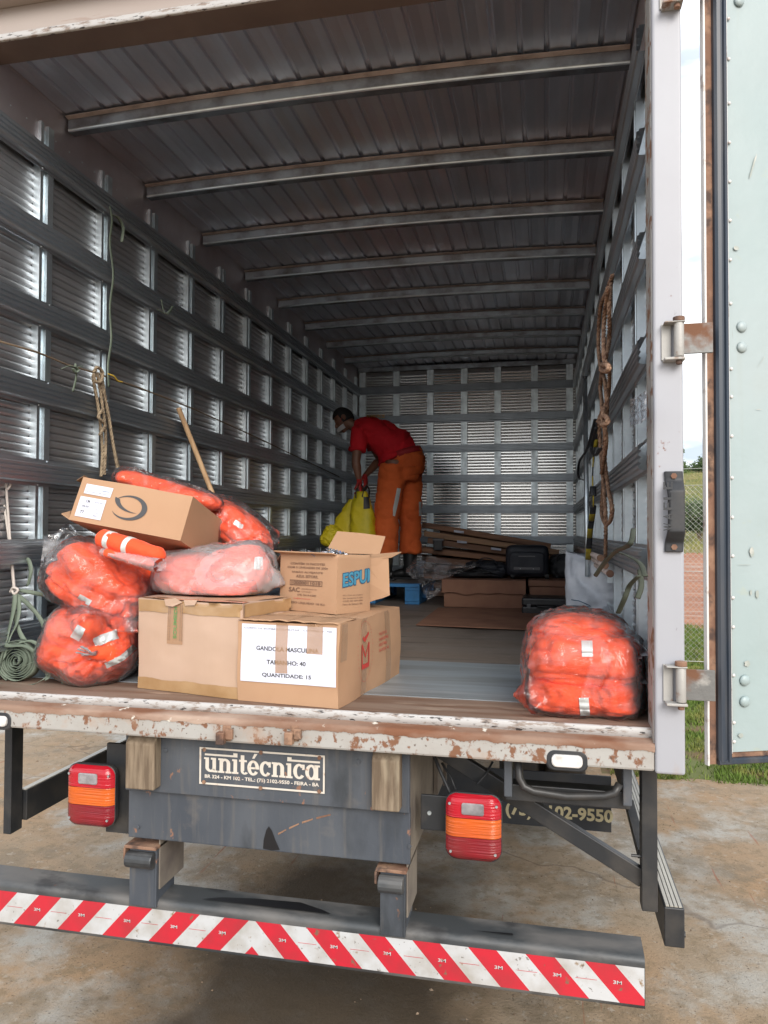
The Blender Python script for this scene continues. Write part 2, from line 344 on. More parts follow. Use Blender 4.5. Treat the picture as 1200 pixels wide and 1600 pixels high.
M['floorlip'] = mat('worn floor lip board', (.23, .165, .125), .75, 0, [dict(col=(.15, .085, .055), scale=4, stretch=(.4, 3, 1), lo=.42, hi=.62), dict(col=(.38, .29, .22), scale=9, stretch=(.5, 2, 1), lo=.58, hi=.7, amt=.6)], [(12, .3, .003, (.3, 3, 1))])
M['floorplate'] = mat('dull aluminium floor plate', (.42, .49, .54), .42, .5, [dict(col=(.26, .28, .29), scale=3, stretch=(.35, 3, 1), lo=.4, hi=.65, rough=.55), dict(col=(.5, .53, .55), scale=7, stretch=(.2, 4, 1), lo=.58, hi=.7, amt=.6)], [(10, .3, .003, (.15, 4, 1))])
M['card'] = mat('brown cardboard', (.43, .26, .155), .8, 0, [dict(col=(.38, .22, .125), scale=3, lo=.4, hi=.7, amt=.7)], [(120, .12, .001, (1, 1, .02)), (3, .15, .01)])
M['cardlight'] = mat('pale cardboard', (.48, .335, .25), .8, 0, [dict(col=(.43, .29, .2), scale=3, lo=.4, hi=.7, amt=.7)], [(170, .3, .0015, (1, 1, .01)), (3, .12, .01)])
M['carddark'] = mat('dusty red brown cardboard', (.30, .155, .10), .85, 0, [dict(col=(.22, .105, .07), scale=4, lo=.4, hi=.65)], [(120, .1, .001, (1, 1, .02)), (5, .2, .01)])
M['cardedge'] = mat('cardboard edge', (.36, .21, .12), .9)
M['tape'] = mat('brown packing tape', (.33, .195, .09), .22, 0, [dict(col=(.42, .27, .14), scale=6, lo=.4, hi=.7)], [(14, .3, .004), (60, .2, .001)], coat=.5)
M['paper'] = mat('white paper', (.62, .64, .74), .6, 0, [], [(5, .12, .006)])
M['ink'] = mat('grey black ink', (.06, .06, .065), .7)
M['inkbrown'] = mat('faded brown ink', (.16, .09, .06), .8)
M['inkred'] = mat('red print', (.50, .05, .04), .7)
M['inkblue'] = mat('blue print', (.06, .24, .36), .7)
M['inkblue2'] = mat('dark blue print', (.02, .09, .17), .7)
M['inkgreen'] = mat('green print', (.09, .22, .07), .7)
M['orange'] = mat('fluorescent orange cloth', (.90, .088, .020), .8, 0, [dict(col=(.78, .058, .012), scale=4, lo=.4, hi=.7, amt=.5)], [(11, .8, .02), (160, .15, .001)], sheen=.1, rand=.07)
M['reflect'] = mat('silver reflective band', (.66, .70, .69), .35, .2, [dict(col=(.5, .54, .54), scale=20, lo=.5, hi=.7)], [(30, .15, .002)])
M['film'] = film('clear plastic film', (.985, .98, .985), haze=.035, rough=.08, amt=1.2)
M['filmmilky'] = film('milky plastic film', (.98, .97, .985), haze=.26, rough=.22, amt=1.0, patchy=False)
M['filmdark'] = film('crumpled bluish film', (.86, .89, .95), haze=.10, rough=.18, amt=.8)
# ================================================================ THE TRUCK
FZ = 1.25; HC = 3.6268; LEN = 5.762
truck = thing('box_truck', 'white box truck seen from behind with its rear opening and right door wide open', 'truck', (0, 0, 0))
RZ = [FZ + 2.1325 - .3359 * k for k in range(7)]        # lower edges of the rails
SP = .447
def part(name, label=None):
    o = bpy.data.objects.new(name, None); C.objects.link(o); o.parent = truck; ORG[o.name] = Vector((0, 0, 0))
    if label: o['label'] = label
    return o
# ---- side walls
slat_prof = [(0, 0), (.001, .002), (.006, .004), (.0085, .010), (.0085, .021), (.006, .0275), (.0005, .030), (-.004, .0325), (-.004, .0335)]
rail_prof = [(0, -.014), (.0025, -.014), (.0025, 0), (.022, .001)]
for k in range(4):
    z = .006 + .020 * k
    rail_prof += [(.029, z), (.029, z + .0105), (.020, z + .013), (.020, z + .017)]
rail_prof += [(.0215, .086), (.0025, .088), (.0025, .100), (0, .100)]
stile_prof = [(-.034, 0), (0, 0), (0, .018), (-.014, .020), (-.014, .047), (0, .049), (0, .085), (-.034, .085)]
def mk(prof, axis, a, b, mirror, name, m):
    mb = MB(); pr = [((-x if mirror else x), y) for x, y in prof]
    mb.extrude(pr, axis, a, b); me = mb.mesh(name); me.materials.append(m)
    return me
NS = 65; SPITCH = 2.134 / NS
for side in (-1, 1):
    w = part('side_wall', 'left inner wall' if side < 0 else 'right inner wall')
    mir = side > 0
    me = mk([(x, z * SPITCH / .0335) for x, z in slat_prof], 1, -.11 if side < 0 else 0, LEN + .03, mir, 'slat', M['slat'])
    for i in range(NS): inst('slat', me, w, (side * 1.237, 0, FZ + SPITCH * i))
    me = mk(rail_prof, 1, -.105 if side < 0 else 0, LEN, mir, 'rail', M['rail'])
    for z in RZ: inst('rail', me, w, (side * 1.2, 0, z))
    mb = MB(); pr = [((-x if mir else x), y) for x, y in stile_prof]; mb.extrude(pr, 2, 0, 3.575 - FZ)
    mb.poly([(p[0], p[1], 3.575 - FZ) for p in pr], [tuple(range(len(pr)))])
    me = mb.mesh('stile'); me.materials.append(M['stile'])
    for i in range(13): inst('stile', me, w, (side * 1.2,   .27 + SP * i, FZ))
    sc = MB()
    for i in range(13):
        for z in RZ:
            for dz, dy in ((-.008, .008), (.094, .067)):
                p = Vector((side * 1.197,   .27 + SP * i + dy, z + dz))
                sc.poly([p + Vector((-side * .004, 0, 0))] + [p + Vector((0, .005 * cos(a * pi / 3), .005 * sin(a * pi / 3))) for a in range(6)], [(0, 1 + a, 1 + (a + 1) % 6) for a in range(6)])
    sc.build('screw', M['stile'], w, kind='stuff', recalc=False)
    tp = MB(); tp.extrude([(side * 1.216, 3.384), (side * 1.214, 3.555), (side * 1.209, 3.687), (side * 1.20, 3.704)], 1, -.11 if side < 0 else 0, LEN + .03)
    tp.build('top_sheet', M['topsheet'], w)
    rv = MB()
    for i in range(60):
        p = Vector((side * 1.213, .1 + .095 * i, 3.545))
        rv.poly([p + Vector((-side * .003, 0, 0))] + [p + Vector((0, .004 * cos(a * pi / 3), .004 * sin(a * pi / 3))) for a in range(6)], [(0, 1 + a, 1 + (a + 1) % 6) for a in range(6)])
    rv.build('rivet', M['stile'], w, kind='stuff', recalc=False)
    MB().box((side * 1.262 if side > 0 else -1.292, .001, FZ - .13), (side * 1.292 if side > 0 else -1.262, LEN + .1, 3.90)).build('outer_skin', M['white'], w)
# ---- front wall
w = part('front_wall', 'far end wall of louvred aluminium')
mb = MB(); mb.extrude([(-x, z * SPITCH / .0335) for x, z in slat_prof], 0, -1.2, 1.2); 
me = mb.mesh('slat'); me.materials.append(M['slatfront'])
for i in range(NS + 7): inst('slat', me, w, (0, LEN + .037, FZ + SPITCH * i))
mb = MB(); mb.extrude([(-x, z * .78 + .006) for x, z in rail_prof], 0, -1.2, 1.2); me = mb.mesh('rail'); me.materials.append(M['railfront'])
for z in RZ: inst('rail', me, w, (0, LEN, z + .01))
mb = MB(); mb.extrude([((y - .042) * .82, -x) for x, y in stile_prof], 2, 0, 3.65 - FZ); me = mb.mesh('stile'); me.materials.append(M['stile'])
for px in (566, 619, 672, 725, 777.5, 835, 890): inst('stile', me, w, (at(px, 640, LEN).x, LEN, FZ))
MB().box((-1.262, LEN + .06, FZ - .1), (1.262, LEN + .1, 3.90)).build('outer_skin', M['white'], w)
MB().box((-1.2, LEN - .03, 3.645), (1.2, LEN + .03, 3.693)).build('top_angle', M['bow'], w)
# ---- roof
rf = part('roof', 'ribbed aluminium roof on eight bows')
def arch(x): return .022 * (1 - (x / 1.2) ** 2)
NR = 24; PW = 2.4 / NR
for i in range(NR):
    x0 = -1.2 + PW * i
    pts = [(0, 0), (.004, -.004), (PW * .42, -.001), (PW * .8, -.004), (PW * .85, .008), (PW * .96, .008), (PW, 0)]
    mb = MB(); mb.extrude([(x0 + a, 3.693 + b + arch(x0 + a)) for a, b in pts], 1, -.02, LEN + .05)
    mb.build('roof_strip', M['roof'], rf, recalc=False)
for i in range(8):
    y = .4632 + .673 * i
    g = MB(); h = MB(); prof = [(-.001, .066), (-.012, .052), (-.012, .012), (-.006, 0), (.034, 0), (.04, .012), (.04, .052)]
    xs = [-1.2 + 2.4 * k / 16 for k in range(17)]
    g.strip([[(x, y + a, HC - .004 + b + arch(x)) for a, b in prof] for x in xs])
    h.strip([[(x, y + a, HC - .004 + b + arch(x)) for a, b in [(-.034, .0605), (-.0345, .056), (-.0125, .053)]] for x in xs])
    b_ = g.build('roof_bow', M['bow'], rf, recalc=False)
    h.build('flange', M['bowpink'], b_, recalc=False)
    l = MB(); l.strip([[(x, y + a, HC - .004 + b + arch(x)) for a, b in [(-.0125, .011), (-.016, .006), (-.0125, .001), (-.006, -.0015)]] for x in xs])
    l.build('lip', M['stile'], b_, recalc=False)
MB().box((-1.292, -.0, 3.745), (1.292, LEN + .1, 3.785)).build('roof_skin', M['white'], rf)
# ---- floor
fl = part('cargo_floor', 'wooden cargo floor with an aluminium plate near the sill')
MB().box((-1.235, -.082, FZ - .05), (1.235, .175, FZ)).build('lip_board', M['floorlip'], fl, bevel=.003)
MB().box((-1.235, .177, FZ - .05), (1.235, .91, FZ + .002)).build('floor_plate', M['floorplate'], fl)
for i in range(4): MB().box((-1.235,   .913 + 1.2 * i, FZ - .05), (1.235, .91 + 1.2 * (i + 1), FZ + (.0005 if i % 2 else 0))).build('plywood_sheet', M['floorwood'], fl)
# ---- rear frame
rr_ = part('rear_frame', 'white steel rear frame with rust at its edges')
YF = -.13
MB().box((-1.244, YF + .0, 1.134), (1.2, YF + .035, 1.212)).build('sill_beam', M['sill'], rr_, bevel=.008)
lg = MB(); n = 420
lg.strip([[(-1.244 + 2.444 * i / n, y, z + .0008 * N.noise(Vector((i * .3, y * 40, 0)))) for y, z in ((YF - .0025, 1.197 - .010 * max(0, N.noise(Vector((i * .11, 4, 0))) + .25) - .006 * abs(N.noise(Vector((i * .5, 9, 0))))), (YF - .003, 1.206), (YF + .002, 1.2145), (YF + .012, 1.2160), (-.088, 1.2225))] for i in range(n + 1)])
lg.build('sill_ledge', M['sillrust'], rr_, smooth=True)
st = MB(); st.strip([[(-1.244 + 2.444 * i / n, y + .001 * N.noise(Vector((i, 3, 1))), z) for y, z in ((-.086, 1.220), (-.0895, 1.2215), (-.0895, 1.247), (-.086, 1.2515), (-.079, 1.2515))] for i in range(n + 1)])
st.build('sill_strip', M['strip'], rr_, smooth=True)
MB().box((-1.2, -.0945, 1.14), (1.2, -.091, 1.2)).build('sill_back', M['rust'], rr_)
for s in (-1, 1):
    a, b = (1.2, 1.284) if s > 0 else (-1.33, -1.245)
    MB().box((a, YF - .006, 1.130), (b, 0, 3.92)).build('post', M['white'], rr_, bevel=.008, seg=3)
    if s > 0: MB().box((s * 1.2 - .003, YF + .012, 1.21), (s * 1.2 + .003, -.004, 3.64)).build('post_lining', M['rustwhite'], rr_)
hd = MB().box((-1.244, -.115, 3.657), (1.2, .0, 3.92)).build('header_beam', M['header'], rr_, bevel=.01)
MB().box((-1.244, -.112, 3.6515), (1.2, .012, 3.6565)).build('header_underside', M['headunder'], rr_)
ed = MB(); ed.strip([[(-1.244 + 2.444 * i / n, y, z + .0012 * N.noise(Vector((i * .7, 8, 1)))) for y, z in ((-.108, 3.650), (-.117, 3.650), (-.119, 3.655), (-.119, 3.673), (-.1155, 3.676))] for i in range(n + 1)])
ed.build('edge_trim', M['strip'], rr_, smooth=True)
gt = MB().box((-1.2, -.175, 3.770), (1.2, -.1155, 3.785)).box((-1.2, -.182, 3.770), (1.2, -.1755, 3.815)).build('rain_gutter', M['header'], rr_, bevel=.003)
M['redtape'] = mat('red reflective tape', (.50, .022, .038), .35, 0, [dict(col=(.36, .03, .04), scale=9, lo=.42, hi=.7, detail=10), dict(col=(.2, .1, .07), scale=26, lo=.66, hi=.7)])
M['whitetape'] = mat('white reflective tape', (.50, .51, .52), .35, 0, [dict(col=(.36, .34, .31), scale=9, lo=.42, hi=.7, detail=10), dict(col=(.25, .17, .1), scale=22, lo=.64, hi=.69), dict(col=(.10, .08, .06), scale=60, lo=.66, hi=.7, amt=.7)], [(40, .2, .001)])
for i in range(8):
    MB().box((-1.19 + .3 * i, -.1855, 3.777), (-1.19 + .3 * i + .2, -.1825, 3.812)).build('reflective_tape', M['redtape' if i % 2 == 0 else 'whitetape'], rr_)
# hinges on the right post
def screw_disc(mb, p, n_, r=.006, h=.004, seg=10):
    n_ = Vector(n_).normalized(); mb.tube([Vector(p), Vector(p) + n_ * h], r, seg)
for zc in (at(1055, -12, YF).z, at(1050, 536, YF).z, at(1050, 1066, YF).z):
    hb = MB()
    hb.box((1.222, YF - .012, zc - .054), (1.250, YF - .006, zc + .054))
    hb.box((1.226, YF - .05, zc + .050), (1.284, YF - .0062, zc + .054)); hb.box((1.226, YF - .05, zc - .060), (1.284, YF - .0062, zc - .052))
    h = hb.build('hinge', M['rustwhite'], rr_, bevel=.002)
    MB().tube([(1.268, YF - .034, zc - .05), (1.268, YF - .034, zc + .05)], .0145, 18).build('barrel', M['rustwhite'], h, smooth=True, bevel=.002)
    pb = MB().tube([(1.268, YF - .034, zc - .072), (1.268, YF - .034, zc - .06)], .009, 12).tube([(1.268, YF - .034, zc + .054), (1.268, YF - .034, zc + .068)], .017, 16)
    pb.build('pin', M['rust'], h, bevel=.002)
    MB().box((1.279, YF - .040, zc - .042), (1.36, YF - .030, zc + .046)).build('arm', M['hingearm'], h, bevel=.001)
# weld dust round hinge
# black rubber door bumper / handle with embossed letters
hx0, hx1 = at(1037, 800, YF).x, at(1066, 800, YF).x; hz1, hz0 = at(1050, 737, YF).z, at(1050, 862, YF).z; hxm = (hx0 + hx1) / 2; hw = (hx1 - hx0) / 2
rings = []
for k in range(41):
    t = k / 40; z = hz0 + (hz1 - hz0) * t
    e = min(t, 1 - t)
    bow = 0 if e < .12 else .030 * min(1, (e - .12) / .13) ** .8
    wv = hw * (1 if e < .13 else 1 - .12 * min(1, (e - .13) / .2))
    shx = .004 * sin(pi * t)
    y1 = YF - .018 - bow; y0 = YF - .0065 if e < .14 else y1 + .018
    cr_ = []
    for (a, b) in ((-1, 0), (-1, .75), (-.8, 1), (.8, 1), (1, .75), (1, 0)):
        cr_.append((hxm + shx + a * wv, y0 + (y1 - y0) * b, z))
    rings.append(cr_)
hmb = MB().loft(rings)
hnd = hmb.build('grab_handle', M['rubber'], rr_, bevel=.002); shade_auto(hnd, 40)
for zz in (hz0 + .014, hz1 - .014):
    b2 = MB(); screw_disc(b2, (hxm, YF - .018, zz), (0, -1, 0), .009, .005, 6); b2.build('bolt', M['rust'], hnd)

def text(s, w, h, mtx, m, parent, name='lettering', bold=0.0, depth=.0006, shear=0, kind=None, local=False, spacing=1.0):
    "flat printed letters fitted into w x h metres; mtx maps the xy plane of the letters into the world"
    cu = bpy.data.curves.new('t', 'FONT'); cu.body = s; cu.offset = bold; cu.extrude = 0; cu.shear = shear; cu.resolution_u = 3; cu.space_character = spacing
    o = bpy.data.objects.new('t', cu); C.objects.link(o); bpy.context.view_layer.update()
    me = bpy.data.meshes.new_from_object(o.evaluated_get(bpy.context.evaluated_depsgraph_get()))
    bpy.data.objects.remove(o); bpy.data.curves.remove(cu)
    xs = [v.co.x for v in me.vertices]; ys = [v.co.y for v in me.vertices]
    x0, x1, y0, y1 = min(xs), max(xs), min(ys), max(ys)
    off = Vector((0, 0, 0)) if local else ORG.get(parent.name, Vector((0, 0, 0)))
    for v in me.vertices:
        v.co = mtx @ Vector(((v.co.x - x0) / (x1 - x0) * w, (v.co.y - y0) / (y1 - y0) * h, depth)) - off
    me.materials.clear(); me.materials.append(m); me.name = name
    ob = bpy.data.objects.new(name, me); C.objects.link(ob); ob.parent = parent
    return ob
def stick(root, body, names, outward, base, extra=0.0004):
    "lays prints, labels and tape of a carton on its uneven face; keeps their order by the height they were drawn at"
    from mathutils.bvhtree import BVHTree
    bv = BVHTree.FromPolygons([v.co for v in body.data.vertices], [p_.vertices for p_ in body.data.polygons]); out = Vector(outward)
    def walk(o):
        for c in o.children:
            if c.type == 'MESH' and c.data and c != body and c.name.split('.')[0] in names:
                h = [v.co.dot(out) for v in c.data.vertices]
                n_ = [p_.normal.dot(out) for p_ in c.data.polygons]
                mean = sum(h) / len(h)
                if abs(mean - base) < .02 and all(abs(x - mean) < .012 for x in h):
                    for v in c.data.vertices:
                        d = v.co.dot(out); q = v.co - out * (d - base - .03); hit = bv.ray_cast(q, -out, .08)
                        if hit[0]: v.co = hit[0] + out * (.0006 + max(0, (d - base)) * .25 + extra)
            walk(c)
    walk(root)
def frame(o, xd, yd):
    o = Vector(o); x = Vector(xd).normalized(); y = Vector(yd); y = (y - x * y.dot(x)).normalized(); z = x.cross(y)
    return Matrix(((x.x, y.x, z.x, o.x), (x.y, y.y, z.y, o.y), (x.z, y.z, z.z, o.z), (0, 0, 0, 1)))
for i, ch in enumerate('WAFLE'):
    text(ch, .022, .026, frame((hxm - .008, YF - .0482, hz0 + .062 + .030 * i), (0, 0, 1), (-1, 0, 0)), M['rubber'], hnd, 'embossed_letter', bold=.02, depth=.0025)
# ---- right door
DP = at(1105, 1196, -.13); _q = atz(1200, 1191, DP.z); DA = math.atan2(_q.y - DP.y, _q.x - DP.x); dd = Vector((cos(DA), sin(DA), 0)); dn = Vector((sin(DA), -cos(DA), 0))
DM = Matrix(((dd.x, dn.x, 0, DP.x), (dd.y, dn.y, 0, DP.y), (0, 0, 1, DP.z), (0, 0, 0, 1)))   # local x along the door, y out of the inner face, z up
door = part('rear_door', 'right rear door swung open with a pale green inner lining')
DWID, DHT = 1.2, 2.49
def dbox(a, b): return MB().box(a, b, 0, DM)
dbox((.002, -.018, 0), (DWID, -.0122, DHT)).build('door_skin', M['white'], door, bevel=.003)
dbox((0, -.012, 0), (.006, .004, DHT)).build('edge_trim', M['whiteedge'], door)
dbox((.006, -.012, .002), (.034, -.001, DHT)).build('edge_frame', M['rust'], door)
dbox((.034, -.012, .002), (DWID, -.002, .034)).build('bottom_frame', M['rust'], door)
sm = MB()
sm.loft([[DM @ Vector((x, y, z)) for x, y in ((.030, -.01), (.030, .010), (.036, .017), (.046, .019), (.049, .013), (.056, .013), (.059, .019), (.069, .016), (.074, .008), (.074, -.01))] for z in (.012, DHT)])
sm.build('seal', M['seal'], door)
sm = MB(); sm.loft([[DM @ Vector((x, y, z)) for z, y in ((.006, -.01), (.002, .010), (.006, .016), (.016, .016), (.02, .009), (.02, -.01))] for x in (.03, DWID)])
sm.build('seal', M['seal'], door)
pb = MB()
pb.grid(lambda u, v: DM @ Vector((.072 + (DWID - .09) * u, .004 + .0025 * N.noise(Vector((u * 9, v * 14, 2))) , .036 + (DHT - .06) * v)), 60, 90)
pb.build('door_lining', M['doorskin'], door, smooth=True)
dbox((.070, .0, .034), (.0745, .010, DHT - .02)).build('lining_edge', M['whiteedge'], door)
def dome(mb, c, n_, r, h, seg=14):
    n_ = Vector(n_).normalized(); x = n_.orthogonal().normalized(); y = n_.cross(x)
    rings = []
    for k in range(5):
        a = k / 4 * pi / 2
        rings.append([Vector(c) + x * r * cos(a) * cos(2 * pi * j / seg) + y * r * cos(a) * sin(2 * pi * j / seg) + n_ * h * sin(a) for j in range(seg)] if k < 4 else [Vector(c) + x * r * .02 * cos(2 * pi * j / seg) + y * r * .02 * sin(2 * pi * j / seg) + n_ * h for j in range(seg)])
    mb.loft(rings)
for py in (30, 92, 163, 222, 285, 345, 405, 475, 575, 620, 680, 745, 808, 870, 932, 978, 1055, 1130, 1158):
    z = at(1142, py, -.1).z - DP.z + random.uniform(-.004, .004)
    rvm = MB(); dome(rvm, DM @ Vector((.082, .007, z)), dn, .0055, .004, 10); rvm.build('rivet', M['whiteedge'], door, smooth=True)
for px, py in ((1161, 511), (1161, 543), (1166, 1063), (1166, 1096), (1160, 2)):
    p = at(px, py, -.09); bm_ = MB(); dome(bm_, DM @ Vector((.118, .0065, p.z - DP.z)), dn, .0165, .009, 20); bm_.build('bolt_cap', M['doorskin'], door, smooth=True)
M['scuff'] = mat('bare scuffed patch', (.31, .34, .31), .6, 0, [dict(col=(.45, .45, .41), scale=30, lo=.45, hi=.6)])
for (px, py, rx, rz, kk) in ((1151, 393, .011, .008, 0), (1179, 262, .004, .045, 1), (1172, 862, .009, .018, 0), (1180, 928, .007, .015, 0), (1170, 925, .004, .010, 0), (1160, 882, .03, .0010, 0), (1163, 1035, .012, .012, 0), (1185, 640, .012, .001, 0), (1190, 565, .001, .02, 1), (1152, 1145, .010, .008, 0)):
    d_ = DM.inverted() @ at(px, py, -.07 ); lx = .075 + (px - 1138) / 492.0; lz = d_.z
    pts = [DM @ Vector((lx + rx * cos(a * pi / 8) * (.8 + .35 * N.noise(Vector((a * 1.3, px, py)))) + (.012 * sin(a * pi / 8) if kk else 0), .0085, lz + rz * sin(a * pi / 8) * (.8 + .35 * N.noise(Vector((px, a * 1.7, py)))))) for a in range(16)]
    MB().poly(pts, [tuple(range(16))]).build('scuff', M['scuff'], door)

# ---- chassis end
YB = -.02
ch = part('chassis_end', 'grey blue steel cross member behind the chassis')
a = at(200, 1308, YB); b = at(655, 1347, YB); t = at(200, 1232, YB)
bx0, bx1, bz0 = a.x, at(641, 1345, YB).x, a.z; bz1 = at(400, 1250, YB - .02).z + .01
cb = MB().box((bx0, YB, bz0), (bx1, YB + .012, bz1)).build('lower_plate', M['chassis'], ch, bevel=.004)
MB().box((bx1 - .012, YB + .012, bz0 + .004), (bx1 - .002, .9, 1.132)).build('chassis_rail', M['chassisside'], ch)
MB().box((bx0 + .002, YB + .012, bz0 + .004), (bx0 + .012, .9, 1.132)).build('chassis_rail', M['chassisside'], ch)
MB().box((bx0 + .012, YB + .012, bz0 + .002), (bx1 - .012, .12, bz0 + .01)).build('bottom_flange', M['chassis'], ch)
uz0 = at(400, 1262, YB - .02).z
MB().box((at(196, 1200, YB - .022).x, YB - .022, bz1 - .012), (at(640, 1200, YB - .022).x, YB - .002, 1.133)).build('upper_plate', M['chassis'], ch, bevel=.003)
for px0, px1, pyb in ((195, 244, 1234), (580, 627, 1268)):
    p0 = at(px0, pyb, YB - .075); p1 = at(px1 - 9, pyb, YB - .075)
    mb = MB(); x0, x1 = p0.x, p1.x + .012; zb = (p0.z + p1.z) / 2
    mb.loft([[(x0, YB - .023, z), (x1, YB - .023, z), (x1, YB - .075 + d, z), (x0, YB - .075 + d, z)] for z, d in ((zb, 0), (1.10, 0), (1.131, .03))])
    mb.build('wood_block', M['wood'], ch, bevel=.005)
# wet stain, chipped rust scratch on the plates are relief-free paint marks
M['stain'] = mat('black oil stain', (.012, .012, .014), .35)
sx = at(420, 1320, YB - .0015)
MB().poly([at(px, py, YB - .0015) for px, py in ((411, 1326), (412, 1312), (416, 1297), (420, 1291), (425, 1298), (430, 1312), (437, 1328), (424, 1329))], [tuple(range(8))]).build('oil_stain', M['stain'], ch)
scr = MB()
pp = [at(px, py, YB - .0015) for px, py in ((433, 1304), (450, 1295), (470, 1286), (492, 1279), (521, 1272))]
for i in range(4):
    p, q = pp[i].lerp(pp[i + 1], .08), pp[i].lerp(pp[i + 1], .85); d = Vector((0, 0, .0035)); scr.poly([p - d, q - d * .6, q + d * .8, p + d], [(0, 1, 2, 3)])
scr.build('scratch', M['rust'], ch)
# maker's plate
YS = YB - .024
s00 = at(312, 1224, YS); s11 = at(508, 1182, YS); s10 = at(508, 1240, YS); s01 = at(312, 1165, YS)
SW = s11.x - s00.x; SHt = .5 * ((s01.z - s00.z) + (s11.z - s10.z)); SX, SZ = s00.x, .5 * (s00.z + s10.z)
pl = MB().box((SX, YS - .002, SZ), (SX + SW, YS, SZ + SHt)).build('maker_plate', M['chassis'], ch)
M['platewhite'] = mat('aged white enamel', (.62, .57, .50), .5, 0, [dict(col=(.4, .25, .17), scale=30, lo=.6, hi=.7)])
fm = MB(); e = .006; y0, y1 = YS - .0035, YS - .0021; x0, x1, z0, z1 = SX, SX + SW, SZ, SZ + SHt
fm.box((x0, y0, z0), (x1, y1, z0 + e)).box((x0, y0, z1 - e), (x1, y1, z1)).box((x0, y0, z0 + e), (x0 + e, y1, z1 - e)).box((x1 - e, y0, z0 + e), (x1, y1, z1 - e))
fm.build('border', M['platewhite'], pl)
PM = Matrix(((1, 0, 0, SX), (0, 0, -1, YS - .0022), (0, 1, 0, SZ), (0, 0, 0, 1)))     # letters: x right, y up, z toward camera
def glyph_logo():
    "slab serif lower-case word built from strokes on a grid: x height 1"
    mb = MB()
    def rc(x0, y0, x1, y1): mb.poly([(x0, y0, 0), (x1, y0, 0), (x1, y1, 0), (x0, y1, 0)], [(0, 1, 2, 3)])
    def arc(cx, cy, rx, ry, a0, a1, th, n=14):
        for i in range(n):
            a, b = rad(a0 + (a1 - a0) * i / n), rad(a0 + (a1 - a0) * (i + 1) / n)
            mb.poly([(cx + rx * cos(a), cy + ry * sin(a), 0), (cx + rx * cos(b), cy + ry * sin(b), 0), (cx + (rx - th) * cos(b), cy + (ry - th * .62) * sin(b), 0), (cx + (rx - th) * cos(a), cy + (ry - th * .62) * sin(a), 0)], [(0, 1, 2, 3)])
    T = .26; S = .13
    x = 0
    def u(x):
        rc(x + .1, .3, x + .1 + T, 1); rc(x, 1 - S, x + .1, 1); rc(x + .62, 0, x + .62 + T, 1); rc(x + .5, 1 - S, x + .62, 1); rc(x + .62 + T, 0, x + 1.0, S); arc(x + .49, .32, .39, .32, 180, 360, T)
        return 1.04
    def nn(x):
        rc(x + .1, S, x + .1 + T, 1); rc(x, 1 - S, x + .1, 1); rc(x, 0, x + .46, S); rc(x + .62, S, x + .62 + T, .66); rc(x + .54, 0, x + .98, S); arc(x + .49, .66, .39, .34, 0, 150, T)
        return 1.02
    def ii(x):
        rc(x + .1, S, x + .1 + T, 1); rc(x, 1 - S, x + .1, 1); rc(x, 0, x + .46, S); return .5
    def tt(x):
        rc(x + .12, .25, x + .12 + T, 1.32); rc(x, .86, x + .56, 1); arc(x + .40, .26, .28, .26, 180, 330, .2); return .6
    def cc_(x):
        arc(x + .42, .5, .42, .52, 40, 325, T, 20); rc(x + .62, .62, x + .80, .98); return .86
    def ee(x, acc=False):
        arc(x + .42, .5, .42, .52, 0, 325, T, 22); rc(x + .2, .42, x + .84, .55)
        if acc: mb.poly([(x + .34, 1.14, 0), (x + .5, 1.14, 0), (x + .72, 1.48, 0), (x + .5, 1.48, 0)], [(0, 1, 2, 3)])
        return .88
    def aa(x):
        arc(x + .40, .5, .42, .52, 0, 360, T, 24); rc(x + .62, 0, x + .62 + T, 1); rc(x + .62 + T, 0, x + 1.0, S); rc(x + .62 + T, 1 - S, x + 1.0, 1); return 1.0
    xs = {}
    x += u(x); x += nn(x); xs['i1'] = x; x += ii(x); x += tt(x); x += ee(x, True); x += cc_(x); x += nn(x); xs['i2'] = x; x += ii(x); x += cc_(x); x += aa(x)
    rc(.05, 1.14, xs['i1'] + .12, 1.27); rc(xs['i1'] + .08, 1.14, xs['i1'] + .38, 1.42)
    rc(xs['i2'] + .36, 1.14, x - .0, 1.27); rc(xs['i2'] + .08, 1.14, xs['i2'] + .38, 1.42)
    return mb, x
lm, lw = glyph_logo()
lg_ = MB(); lg_.v = [tuple(PM @ Vector((.017 + v[0] / lw * (SW - .034), SHt * .34 + v[1] * SHt * .39, 0.0006 + .00002 * (i // 4 % 7)))) for i, v in enumerate(lm.v)]; lg_.f = lm.f; lg_.m = lm.m
lg_.build('lettering', M['platewhite'], pl)
text('BR 324 - KM 102 - TEL.: (75) 2102-9550 - FEIRA - BA', SW - .04, SHt * .125, PM @ Matrix.Translation((.02, SHt * .145, 0)), M['platewhite'], pl, bold=.03)
bt = MB()
for fx, fz in ((.04, .06), (.96, .06), (.04, .94), (.96, .94), (.5, .02), (.5, .97)):
    bt = MB(); screw_disc(bt, (SX + SW * fx, YS - .0036, SZ + SHt * fz), (0, -1, 0), .0072, .004, 10); bt.build('bolt', M['rust'], pl, bevel=.001)
# hooks under the sill
for px in (352, 459):
    p = at(px, 1150, -.15); mb = MB()
    mb.box((p.x - .018, -.135, p.z - .022), (p.x + .012, -.119, p.z + .03)); mb.box((p.x - .03, -.162, p.z - .028), (p.x - .002, -.136, p.z + .012)); mb.box((p.x - .002, -.15, p.z - .012), (p.x + .024, -.136, p.z + .022))
    mb.build('hook', M['rust'], ch, bevel=.003)
